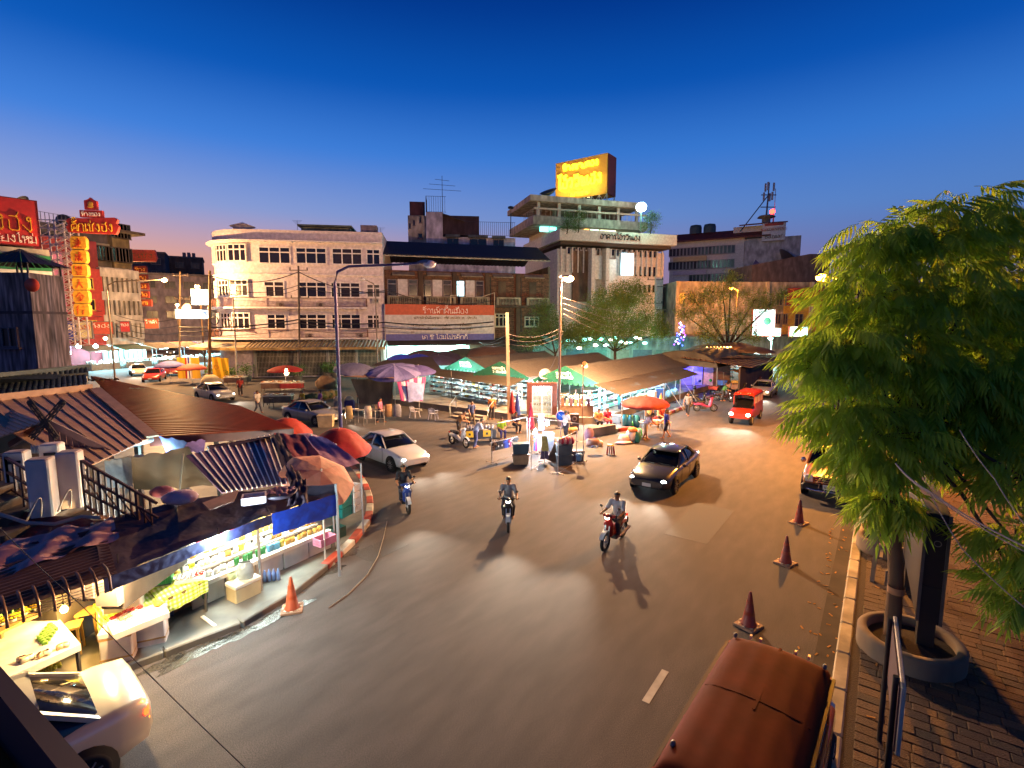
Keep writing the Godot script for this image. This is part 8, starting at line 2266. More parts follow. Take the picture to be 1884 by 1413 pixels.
func wheel(o: Node3D, c: Vector3,r: float, w: float, spokes := false, axis := Vector3.RIGHT, n := "wheel") -> void:
	var b := Basis(Vector3.FORWARD, PI / 2) if axis == Vector3.RIGHT else Basis(Vector3.RIGHT, PI / 2)
	var t := obj(n, lathe(S(),Vector3.ZERO, [[r * 0.66,-w * 0.42],[r * 0.92,-w / 2],[r, -w * 0.3],[r, w * 0.3],[r * 0.92,w / 2],[r * 0.66,w * 0.42],[r * 0.66,-w * 0.42]],22,b),mat("#161618", 0.8,"wear"),o)
	t.position = c
	var s := S()
	if spokes:
		lathe(s, Vector3.ZERO, [[r * 0.7,-0.02],[r * 0.64,0.0],[r * 0.7,0.02]],20,b)
		for k in 8: bar(s, Vector3.ZERO, b * V3(cos(k * TAU / 8),0,sin(k * TAU / 8)) * r * 0.66,0.012)
		lathe(s, Vector3.ZERO, [[0.0,-0.05],[0.05,-0.05],[0.05,0.05],[0.0,0.05]],10,b)
	else:
		lathe(s, Vector3.ZERO, [[0.0,w * 0.3],[r * 0.15,w * 0.34],[r * 0.2,w * 0.2],[r * 0.66,w * 0.36]],20,b)
		lathe(s, Vector3.ZERO, [[0.0,-w * 0.3],[r * 0.15,-w * 0.34],[r * 0.2,-w * 0.2],[r * 0.66,-w * 0.36]],20,b)
		for k in 10:
			var d := b * V3(cos(k * TAU / 10),0,sin(k * TAU / 10))
			for e in [-1,1]: bar(s, d * r * 0.16 + axis * e * w * 0.34,d * r * 0.64 + axis * e * w * 0.38,r * 0.12,0.02)
	obj("rim", s, mat("#9a9a9c", 0.35,"", 0.6),t)

# small motorcycle pointing along +z
func scooter(label: String, at: Vector3,turn: float, col: String, col2: String, lit := false, n := "motor_scooter") -> Node3D:
	var o := thing(n, label, "motorcycle", at, turn)
	var m := mat(col, 0.3,"wear")
	wheel(o,V3(0,0.28,0.62),0.28,0.085,true)
	wheel(o,V3(0,0.28,-0.6),0.28,0.1,true)
	var bd := [[V3(0,0.52,-0.75),V3(0,0.58,-0.3),0.08,0.13],[V3(0,0.56,-0.3),V3(0,0.4,0.05),0.12,0.09],[V3(0,0.36,0.05),V3(0,0.42,0.3),0.08,0.08],[V3(0,0.42,0.32),V3(0,0.86,0.42),0.11,0.1],[V3(0.07,0.45,0.36),V3(0.09,0.75,0.42),0.07,0.07],[V3(-0.07,0.45,0.36),V3(-0.09,0.75,0.42),0.07,0.07]]
	obj("body", net(S(),bd, 0.035),m, o)
	obj("front_mudguard", grid(S(),8,2,func(u: float, v: float) -> Vector3: return V3((v - 0.5) * 0.13,0.28,0.62) + V3(0,sin(0.5 + u * 2.0) * 0.32,cos(0.5 + u * 2.0) * 0.32)),mat(col2,0.3,"wear"),o)
	obj("handlebar_cowl", net(S(),[[V3(0,0.95,0.4),V3(0,0.99,0.5),0.09,0.08],[V3(-0.16,0.98,0.38),V3(0.16,0.98,0.38),0.05,0.05]],0.03),m, o)
	obj("handlebar", tube(S(),[V3(-0.34,0.98,0.3),V3(-0.15,1.0,0.38),V3(0.15,1.0,0.38),V3(0.34,0.98,0.3)],0.018,-1.0,6),mat("#1c1c1e", 0.5,""),o)
	obj("fork", bar(bar(S(),V3(0.07,0.28,0.62),V3(0.06,0.85,0.42),0.035),V3(-0.07,0.28,0.62),V3(-0.06,0.85,0.42),0.035),mat("#8a8a8c", 0.3,"", 0.7),o)
	obj("seat", net(S(),[[V3(0,0.74,-0.66),V3(0,0.73,-0.1),0.08,0.09],[V3(0,0.72,-0.4),V3(0,0.72,-0.1),0.11,0.11]],0.035),mat("#1a181a", 0.5,"wear"),o)
	obj("exhaust", tube(S(),[V3(0.13,0.25,0.0),V3(0.14,0.26,-0.35),V3(0.15,0.33,-0.75)],0.03,0.05,8),mat("#8a8482", 0.3,"", 0.7),o)
	obj("engine", cham(S(),0,0.28,-0.1,0.2,0.2,0.36,0.03),mat("#3a383a", 0.5,"", 0.4),o)
	for e in [-1,1]: obj("mirror", ball(bar(S(),V3(0.2 * e, 1.0,0.36),V3(0.27 * e, 1.2,0.34),0.012),V3(0.28 * e, 1.22,0.34),V3(0.055,0.04,0.015),7),mat("#242426", 0.3,""),o)
	obj("headlight", ball(S(),V3(0,0.97,0.53),V3(0.075,0.06,0.04),9),glow("#fff2d8", 14.0) if lit else mat("#d8d8d8", 0.1,""),o)
	obj("tail_light", box(0,0.66,-0.82,0.12,0.06,0.03),glow("#c01408", 1.5) if lit else mat("#8a1410", 0.3,""),o)
	obj("mudguard", box(0,0.48,-0.88,0.12,0.16,0.02),mat("#1c1c1e", 0.6,""),o)
	return o

func build_right_side() -> void:
	for e in [[V3(9.4,0,-16.13),"farthest of the three cones by the right kerb, nearest the pickup"],[V3(7.46,0,-13.3),"middle of the three cones by the right kerb"],[V3(5.12,0,-10.39),"nearest right-hand cone, just beyond the red truck roof"]]:
		cone("red traffic cone, " + e[1],e[0],0.78,"#a83a20", 0.6)
	# planters: concrete rings with soil
	for e in [[V3(7.72,0.13,-9.28),0.86,"large round concrete planter ring at the near tree's foot"],[V3(10.6,0.13,-13.8),0.75,"farther round concrete planter ring behind the slim posts"]]:
		var o := thing("planter_ring", e[2],"planter", e[0])
		var r: float = e[1]
		obj("ring", lathe(S(),Vector3.ZERO, [[r, 0.0],[r, 0.34],[r - 0.03,0.38],[r - 0.15,0.38],[r - 0.17,0.34],[r - 0.17,0.0]],32),mat("#8f7a62", 0.85,"grime"),o)
		obj("soil", lathe(S(),V3(0,0.22,0),[[r - 0.16,0.0],[0.3,0.05],[0.0,0.06]],20),mat("#33241a", 0.95,"rough"),o)
	# advertising panel on the pavement
	var a := V3(7.78,0,-8.98)
	var b := V3(9.75,0,-11.9)
	var o := thing("advert_panel", "tall dark double-sided advertising panel with a glossy glass face", "advertising panel", (a + b) / 2,atan2(-(b - a).z, (b - a).x) + 0.0)
	var L := a.distance_to(b)
	var y0 := 0.95
	var y1 := 3.05
	obj("case", cham(S(),0,(y0 + y1) / 2,0,L, y1 - y0,0.36,0.015),mat("#2a2322", 0.4,"wear"),o)
	obj("glass_face", box(0,(y0 + y1) / 2 + 0.03,0.186,L - 0.12,y1 - y0 - 0.2,0.012),mat("#4a3c30", 0.06,""),o)
	obj("poster", box(0,(y0 + y1) / 2 + 0.03,0.183,L - 0.1,y1 - y0 - 0.18,0.004),mat("#6a5a48", 0.5,"wear"),o)
	obj("edge_trim", bar(bar(S(),V3(-L / 2 - 0.01,y0,0.17),V3(-L / 2 - 0.01,y1,0.17),0.05),V3(-L / 2 - 0.01,y0,-0.17),V3(-L / 2 - 0.01,y1,-0.17),0.05),mat("#6a625c", 0.4,"wear", 0.3),o)
	obj("lower_plate", box(-L / 2 - 0.012,y0 + 0.35,0,0.012,0.7,0.3),mat("#1c1718", 0.5,"wear"),o)
	obj("emblem", lathe(S(),V3(-L / 2 - 0.02,y1 - 0.55,0.02),[[0.06,0.0],[0.05,0.006],[0.045,0.0]],14,Basis(Vector3.FORWARD, PI / 2)),mat("#8a7a68", 0.5,""),o)
	for x in [-L * 0.42,L * 0.42]: obj("leg", box(x, 0.54,0,0.3,0.82,0.26),mat("#241e1e", 0.5,"wear"),o)
	# white notice board near the camera, seen almost edge-on
	var n0 := V3(4.75,0,-5.73)
	var n1 := V3(5.8,0,-7.28)
	var nb := thing("notice_board", "white notice board with faded blue print on two dark posts, near the planter", "notice board", (n0 + n1) / 2,atan2(-(n1 - n0).z, (n1 - n0).x))
	var W := n0.distance_to(n1)
	obj("board", cham(S(),0,1.66,0,W, 0.9,0.05,0.01),mat("#c9b8a4", 0.6,"wear"),nb)
	obj("blue_print", box(0.1,1.78,0.03,W * 0.66,0.22,0.004),mat("#7aa4bc", 0.6,"wear"),nb)
	obj("frame_back", box(0,1.66,-0.035,W * 0.97,0.86,0.02),mat("#5a3a3c", 0.7,"wear"),nb)
	for x in [-W * 0.42,W * 0.4]: obj("post", tube(S(),[V3(x, 0.0,-0.07),V3(x, 2.15,-0.07)],0.035,-1.0,8),mat("#2c2628", 0.5,"wear"),nb)
	# slim posts and a street sign by the farther planter
	var tp := thing("tree_stake", "two pale slim stakes standing by the farther planter", "stake")
	obj("stake", bar(bar(S(),V3(8.92,0.13,-12.03),V3(9.7,0.99,-13),0.09),V3(9.81,0.3,-12.98),V3(10.78,0.65,-14.2),0.07),mat("#9a8670", 0.7,"wear"),tp)
	var ph := thing("post_box", "small grey box foot beside the near tree's trunk", "box",V3(9.25,0.13,-11.85),0.6)
	obj("box", cham(S(),0,0.2,0,0.22,0.4,0.2,0.02),mat("#5a4a44", 0.7,"wear"),ph)
	obj("pipe", tube(S(),[V3(0.1,0.0,0),V3(0.14,1.6,0)],0.07,-1.0,8),mat("#b0a08c", 0.7,"wear"),ph)
	item("ribbon_band", "coloured cloth band tied round the near tree's trunk", "ribbon", "",V3(7.5,1.28,-9.45),_done(lathe(S(),Vector3.ZERO, [[0.14,0.0],[0.15,0.06],[0.14,0.13]],14)),mat("#c08a5a", 0.7,"cloth"))
	var lv := S()
	for k in 160:
		var t := rng.randf_range(-5,14)
		var off := rng.randf_range(-0.9,-0.14) if k % 3 else rng.randf_range(0.3,4.0)
		var p := V3(7.41,0.012 if off < 0 else 0.155,-10.43) + U * t + N * off
		bxt(lv, Transform3D(Basis.from_euler(V3(rng.randf_range(-0.3,0.3),rng.randf() * 6,0)),p),V3(rng.randf_range(0.05,0.13),0.006,0.03))
	tag(obj("fallen_leaves", lv, mat("#a8742c", 0.9,"")),"fallen yellow leaves and litter along the right kerb", "leaves", "", "stuff")
	# dark gutter dirt strip
	var gt := S()
	var k0 := V3(7.41,0,-10.43)
	bxt(gt, Transform3D(Basis(Vector3.UP, atan2(U.x, U.z)),k0 + U * 8.0 - N * 0.4 + V3(0,0.004,0)),V3(0.34,0.006,34))
	struct("gutter_dirt", gt, mat("#40342a", 0.9,"grime"))
	# pickup parked under the tree
	pickup("brown pickup with chrome grille parked under the big tree",V3(11.52,0,-18.08) + U * 2.4,atan2(-U.x, -U.z),"#7a3f22")
	# red pick-up bus roof, lower right
	songthaew("red pick-up bus seen from above at the lower right edge",V3(2.84,0,-5.55),atan2(0.62,-0.78),"#8c2c16", false)

# lofted body: sections along z, each [z, half width, bottom, shoulder height, top half width, top height]
func loft(secs: Array, s := S()) -> SurfaceTool:
	s.set_smooth_group(0)
	var rings := []
	for e in secs:
		var r := []
		var w: float = e[1]
		var y0: float = e[2]
		var ys: float = e[3]
		var wt: float = e[4]
		var yt: float = e[5]
		for q in [[0.0,y0],[w * 0.86,y0],[w * 0.97,y0 + 0.06],[w, lerpf(y0,ys, 0.55)],[w * 0.985,ys],[lerpf(w, wt, 0.25),lerpf(ys, yt, 0.3)],[wt, yt - 0.03 * signf(yt - ys + 0.001)],[wt * 0.9,yt],[0.0,yt + 0.015]]:
			r.append(Vector2(q[0],q[1]))
		var full := []
		for q in r: full.append(V3(q.x, q.y, e[0]))
		for k in range(r.size() - 2,0,-1): full.append(V3(-r[k].x, r[k].y, e[0]))
		rings.append(full)
	var n: int = rings[0].size()
	for i in rings.size() - 1:
		for k in n: quad(s, rings[i][k],rings[i][(k + 1) % n],rings[i + 1][(k + 1) % n],rings[i + 1][k])
	s.set_smooth_group(-1)
	for k in range(1,n - 1):
		for p in [rings[0][0],rings[0][k + 1],rings[0][k]]: s.add_vertex(p)
		for p in [rings[-1][0],rings[-1][k],rings[-1][k + 1]]: s.add_vertex(p)
	return s

func paint(col: String, rough := 0.28) -> StandardMaterial3D:
	var key := "paint" + col
	if mats.has(key): return mats[key]
	var m := StandardMaterial3D.new()
	m.albedo_color = Color(col)
	m.roughness = rough
	m.metallic = 0.15
	m.clearcoat_enabled = true
	m.clearcoat = 0.8
	m.clearcoat_roughness = 0.08
	mats[key] = m
	return m

func spot(n: String, p: Vector3,to: Vector3,hex: String, e: float, angle := 24.0) -> void:
	var l := SpotLight3D.new()
	l.name = numbered(n)
	l.light_color = Color(hex)
	l.light_energy = e
	l.light_size = 0.08
	l.spot_angle = angle
	l.spot_angle_attenuation = 1.0
	l.spot_range = 60.0
	l.spot_attenuation = 2.0
	l.shadow_enabled = true
	add_child(l)
	l.look_at_from_position(p, to)

# saloon pointing along +z
func sedan(label: String, at: Vector3,turn: float, col: String, lit := true, tail := false) -> Node3D:
	var o := thing("saloon_car", label, "car", at, turn)
	var m := paint(col)
	var body := [[-2.2,0.66,0.42,0.62,0.62,0.84],[-2.12,0.76,0.3,0.72,0.7,0.98],[-1.75,0.84,0.24,0.78,0.76,1.0],[-1.1,0.86,0.2,0.78,0.8,0.95],[0.0,0.87,0.19,0.76,0.8,0.92],[0.85,0.86,0.2,0.74,0.78,0.93],[1.3,0.85,0.22,0.7,0.74,0.87],[1.8,0.82,0.24,0.64,0.68,0.78],[2.1,0.72,0.28,0.55,0.6,0.68],[2.2,0.6,0.36,0.5,0.5,0.58]]
	obj("body", loft(body),m, o)
	obj("glasshouse", loft([[-1.62,0.7,0.9,0.94,0.64,0.97],[-0.95,0.78,0.88,0.98,0.56,1.36],[0.1,0.8,0.88,0.98,0.58,1.4],[0.9,0.76,0.86,0.93,0.68,0.96]]),mat("#0c0d10", 0.06,""),o)
	obj("roof", loft([[-1.0,0.55,1.35,1.37,0.5,1.38],[-0.4,0.575,1.385,1.41,0.53,1.43],[0.2,0.57,1.385,1.405,0.53,1.42],[0.36,0.55,1.34,1.36,0.5,1.37]]),m, o)
	for e in [-1,1]:
		for q in [[V3(e * 0.775,0.92,0.86),V3(e * 0.585,1.375,0.18),0.05],[V3(e * 0.7,0.95,-1.58),V3(e * 0.57,1.36,-0.92),0.07],[V3(e * 0.82,0.93,-0.3),V3(e * 0.595,1.385,-0.3),0.05]]: obj("window_pillar", bar(S(),q[0],q[1],q[2]),m, o)
	for e in [-1,1]:
		obj("door_seam", bar(bar(S(),V3(e * 0.872,0.3,0.7),V3(e * 0.868,0.88,0.7),0.008),V3(e * 0.875,0.3,-0.32),V3(e * 0.868,0.88,-0.32),0.008),mat("#141416", 0.8,""),o)
		obj("door_handle", box(e * 0.875,0.76,-0.1,0.02,0.03,0.15),m, o)
		obj("mirror", ball(S(),V3(e * 0.93,0.95,0.62),V3(0.09,0.065,0.06),8),m, o)
		obj("headlight", ball(S(),V3(e * 0.55,0.58,2.06),V3(0.17,0.085,0.1),10),glow("#fff1d6", 16.0) if lit else mat("#d0d0d0", 0.1,""),o)
		obj("tail_light", ball(S(),V3(e * 0.63,0.76,-2.1),V3(0.14,0.12,0.08),10),glow("#ff3010", 6.0) if tail else mat("#a01812", 0.2,""),o)
		obj("indicator", ball(S(),V3(e * 0.64,0.64,-2.12),V3(0.1,0.05,0.06),8),glow("#ff8a10", 3.0) if tail else mat("#b06018", 0.2,""),o)
		for z in [1.36,-1.36]:
			obj("wheel_arch", lathe(S(),V3(e * 0.80,0.32,z),[[0.0,0.0],[0.385,0.0],[0.385,0.075],[0.0,0.075]],20,Basis(Vector3.FORWARD, PI / 2 * e)),mat("#0c0c0e", 0.9,""),o)
			wheel(o,V3(e * 0.8,0.31,z),0.31,0.2)
		if lit: spot("headlight_beam", o.transform * V3(e * 0.55,0.6,2.2),o.transform * V3(e * 0.7,-0.4,11.0),"#fff0d8", 8.0,34.0)
	obj("grille", box(0,0.52,2.14,0.6,0.1,0.1),mat("#1c1c20", 0.3,"", 0.5),o)
	obj("lower_grille", box(0,0.34,2.12,0.9,0.1,0.1),mat("#101012", 0.6,""),o)
	obj("number_plate", box(0,0.42,2.2,0.34,0.13,0.03),mat("#d0ccc4", 0.5,""),o)
	obj("rear_plate", box(0,0.62,-2.2,0.34,0.13,0.03),mat("#d0ccc4", 0.5,""),o)
	return o

func pickup(label: String, at: Vector3,turn: float, col: String) -> Node3D:
	var o := thing("pickup_truck", label, "pickup", at, turn)
	var m := paint(col)
	var dk := mat("#1a1a1e", 0.5,"wear")
	obj("body", loft([[-2.5,0.84,0.42,0.9,0.82,1.02],[-2.4,0.88,0.38,0.92,0.86,1.04],[-0.6,0.89,0.36,0.94,0.86,1.05],[0.9,0.89,0.36,0.96,0.84,1.08],[1.5,0.88,0.4,0.92,0.8,1.04],[2.1,0.86,0.46,0.86,0.76,0.96],[2.42,0.78,0.52,0.8,0.7,0.9]]),m, o)
	obj("cab_glass", loft([[-0.9,0.82,1.0,1.1,0.7,1.62],[0.1,0.84,1.0,1.1,0.72,1.68],[1.05,0.82,1.0,1.06,0.76,1.1]]),mat("#0e0f13", 0.06,""),o)
	obj("roof", loft([[-0.95,0.7,1.6,1.64,0.66,1.66],[0.1,0.73,1.66,1.7,0.68,1.72],[0.42,0.7,1.58,1.62,0.66,1.64]]),m, o)
	for e in [-1,1]:
		obj("pillar", bar(bar(S(),V3(e * 0.82,1.06,1.02),V3(e * 0.71,1.62,0.4),0.06),V3(e * 0.82,1.06,-0.9),V3(e * 0.7,1.62,-0.92),0.08),m, o)
		obj("headlight", cham(S(),e * 0.62,0.82,2.34,0.3,0.24,0.2,0.04),mat("#c8ccd8", 0.08,"", 0.4),o)
		obj("fog_light", lathe(S(),V3(e * 0.66,0.5,2.42),[[0.08,0.0],[0.06,0.03],[0.0,0.03]],12,Basis(Vector3.RIGHT, PI / 2)),mat("#a8acb8", 0.1,"", 0.5),o)
		obj("bull_bar_upright", tube(S(),[V3(e * 0.3,0.42,2.5),V3(e * 0.26,0.72,2.56)],0.035,-1.0,8),mat("#b8b4c0", 0.12,"", 0.95),o)
		obj("mirror", ball(S(),V3(e * 0.99,1.14,0.9),V3(0.1,0.12,0.07),8),mat("#b8b4bc", 0.15,"", 0.9),o)
		for z in [1.5,-1.5]:
			obj("wheel_arch", lathe(S(),V3(e * 0.83,0.42,z),[[0.0,0.0],[0.47,0.0],[0.47,0.09],[0.0,0.09]],20,Basis(Vector3.FORWARD, PI / 2 * e)),dk, o)
			wheel(o,V3(e * 0.8,0.38,z),0.38,0.24)
	var chrome := mat("#b8b8c4", 0.12,"", 0.95)
	obj("grille", cham(S(),0,0.82,2.42,0.86,0.24,0.1,0.02),dk, o)
	for k in 3: obj("grille_bar", box(0,0.74 + k * 0.08,2.48,0.84,0.03,0.03),chrome, o)
	obj("bumper", cham(S(),0,0.52,2.42,1.7,0.22,0.22,0.05),dk, o)
	obj("bull_bar", tube(S(),[V3(-0.72,0.46,2.48),V3(-0.4,0.44,2.58),V3(0.4,0.44,2.58),V3(0.72,0.46,2.48)],0.04,-1.0,8),chrome, o)
	obj("bed_load", box(0,1.45,-1.7,1.5,0.9,1.4),mat("#c8741c", 0.8,"cloth"),o)
	var np := obj("number_plate", box(0.05,0.6,2.565,0.42,0.17,0.02),mat("#d0ccc8", 0.5,""),o)
	var tm := TextMesh.new()
	tm.text = "8110"
	tm.font_size = 32
	tm.pixel_size = 0.0033
	tm.depth = 0.008
	piece("plate_number", tm, mat("#1c1c20", 0.6,""),np, Transform3D(Basis.IDENTITY,V3(0.1,0.6,2.58)))
	lettering("plate_letters", "นม", -0.12,0.56,2.58,0.11,0.07,0.012,mat("#1c1c20", 0.6,""),np, 0.008)
	return o

# red pick-up bus: boxy passenger canopy with a domed, ribbed roof, pointing along +z
func songthaew(label: String, at: Vector3,turn: float, col: String, lit: bool) -> Node3D:
	var o := thing("pickup_bus", label, "bus", at, turn)
	var m := paint(col, 0.42)
	var rw := mat("#702a16" if not lit else col, 0.7,"wear")
	var L := 3.0
	var W := 0.66
	var H := 1.98
	rw = rw.duplicate()
	rw.metallic_specular = 0.18
	var roof := func(u: float, v: float) -> Vector3:
		var x := (u - 0.5) * 2.0
		var z := (v - 0.5) * 2.0
		var cx := signf(x) * minf(absf(x),1.0)
		var edge := maxf(pow(absf(x),14.0),pow(absf(z),26.0))
		var groove := 0.002 * sin(x * 17.0) if absf(x) < 0.86 and absf(z) < 0.9 else 0.0
		var px := cx * W * (1.0 - 0.05 * pow(absf(z),20.0))
		return V3(px, H + 0.075 * (1.0 - x * x) - 0.15 * edge - groove - 0.03 * pow(absf(z),6.0),z * L / 2)
	obj("roof", grid(S(),48,44,roof),rw, o)
	var sm := S()
	bar(sm,V3(-0.03,H + 0.075,-0.1),V3(-0.03,H + 0.05,L / 2 - 0.12),0.03,0.02)
	for x in 11: bar(sm, roof.call(0.06 + x * 0.08,0.53) + V3(0,0.0,0),roof.call(0.06 + (x + 1) * 0.08,0.53),0.02,0.012)
	obj("roof_seams", sm, rw, o)
	obj("gutter", bar(bar(S(),V3(-W - 0.01,H - 0.14,-L / 2),V3(-W - 0.01,H - 0.14,L / 2 - 0.1),0.04),V3(W + 0.01,H - 0.14,-L / 2),V3(W + 0.01,H - 0.14,L / 2 - 0.1),0.04),mat("#3a1410", 0.5,"wear"),o)
	for e in [[-W + 0.1,L / 2 - 0.14],[W - 0.1,L / 2 - 0.14],[-W + 0.12,-L / 2 + 0.4],[W - 0.12,-L / 2 + 0.4],[-0.16,-L / 2 + 0.3]]:
		obj("marker_lamp", ball(S(),V3(e[0],H + 0.02 + 0.04 * (1 - absf(e[0]) / W),e[1]),V3(0.028,0.035,0.05),8),mat("#5a4a48", 0.3,""),o)
	for x in [-0.36,-0.2,0.25,0.38]: obj("bracket", box(x, H - 0.0,L / 2 + 0.0,0.03,0.05,0.05),mat("#c8b8a8", 0.4,"", 0.4),o)
	for e in [-1,1]:
		obj("side_panel", box(e * (W - 0.02),0.95,-0.1,0.05,0.7,L - 0.3),m, o)
		for k in 4: obj("canopy_post", bar(S(),V3(e * (W - 0.03),1.2,-L / 2 + 0.1 + k * 0.92),V3(e * (W - 0.04),H - 0.1,-L / 2 + 0.1 + k * 0.92),0.05),m, o)
		obj("side_window", box(e * (W - 0.03),1.55,-0.05,0.012,0.5,L - 0.4),mat("#c9b8b0", 0.3,"wear"),o)
		obj("headlight", ball(S(),V3(e * 0.5,0.72,L / 2 + 1.02),V3(0.14,0.1,0.08),9),glow("#fff1d6", 16.0) if lit else mat("#c8c8cc", 0.1,""),o)
		if lit: spot("headlight_beam", o.transform * V3(e * 0.5,0.74,L / 2 + 1.2),o.transform * V3(e * 0.65,-0.4,L / 2 + 10.0),"#fff0d8", 8.0,34.0)
		for z in [L / 2 + 0.45,-L / 2 + 0.7]: wheel(o,V3(e * 0.6,0.32,z),0.32,0.2)
	obj("bed", box(0,0.6,-0.1,W * 2,0.4,L),m, o)
	obj("bonnet", loft([[L / 2 - 0.9,0.68,0.4,0.95,0.64,1.02],[L / 2 + 0.2,0.68,0.4,0.94,0.62,1.02],[L / 2 + 0.8,0.66,0.42,0.82,0.58,0.9],[L / 2 + 1.05,0.6,0.46,0.7,0.5,0.78]]),m, o)
	obj("cab_glass", loft([[L / 2 - 0.85,0.63,0.98,1.05,0.56,1.52],[L / 2 - 0.5,0.64,0.98,1.05,0.56,1.56],[L / 2 + 0.2,0.63,0.98,1.0,0.6,1.04]]),mat("#0c0d10", 0.08,""),o)
	obj("rear_step", box(0,0.42,-L / 2 - 0.2,1.1,0.05,0.3),mat("#4a4644", 0.6,"", 0.4),o)
	return o

func street_lamp(label: String, base: Vector3,head: Vector3,lit: bool, e: float, r := 0.075,col := "#7a7486", hex := "#ffc68a", bend := 1.1,group := "") -> void:
	var o := thing("street_lamp", label, "street lamp", base, 0.0,group)
	var h := head - base
	var out := V3(h.x, 0,h.z)
	var pts := [Vector3.ZERO,V3(0,h.y * 0.5,0),V3(0,h.y - bend * 0.75,0),V3(0,h.y - bend * 0.35,0) + out * 0.03,V3(0,h.y - bend * 0.15,0) + out * 0.15,h - out * 0.22 + V3(0,-0.06,0),h - out.normalized() * 0.35 + V3(0,0.0,0)]
	obj("pole", tube(S(),pts, r, r * 0.55,10),mat(col, 0.45,"wear", 0.3),o)
	obj("base_plate", cham(S(),0,0.05,0,r * 5,0.1,r * 5,0.02),mat("#5a5660", 0.6,"wear"),o)
	var hd := Node3D.new()
	var d := out.normalized() if out.length() > 0.05 else Vector3.RIGHT
	var b := Basis(d, Vector3.UP, d.cross(Vector3.UP))
	var s := S()
	var f := func(u: float, v: float) -> Vector3:
		var a := PI * v
		var w := 0.16 * sin(clampf(u * 0.86 + 0.12,0,1) * PI) + 0.03
		return b * V3(-0.45 + u * 0.95,0.16 * sin(a) * sin(u * 2.6 + 0.4) + 0.0,cos(a) * w)
	grid(s, 10,6,f)
	obj("housing", s, mat("#8a8494", 0.4,"wear", 0.3),o).position = h
	obj("lens", ball(S(),Vector3.ZERO,V3(0.32,0.19,0.22),12),glow(hex, 30.0) if lit else mat("#c8c4c8", 0.08,""),o).position = h + b * V3(0.12,-0.05,0)
	hd.free()
	if lit: lamp_at("street_light", head + b * V3(0.12,-0.3,0),hex, e, 0.2)

func wire(label: String, pts: Array, sag: float, r := 0.012,col := "#1c1a1e", n := "cable") -> void:
	var line := []
	for k in pts.size() - 1:
		var b := bez(pts[k],pts[k + 1],sag, 10)
		if k > 0: b.remove_at(0)
		line.append_array(b)
	tag(obj(n, tube(S(),line, r, -1.0,5),mat(col, 0.6,"")),label, "cable")

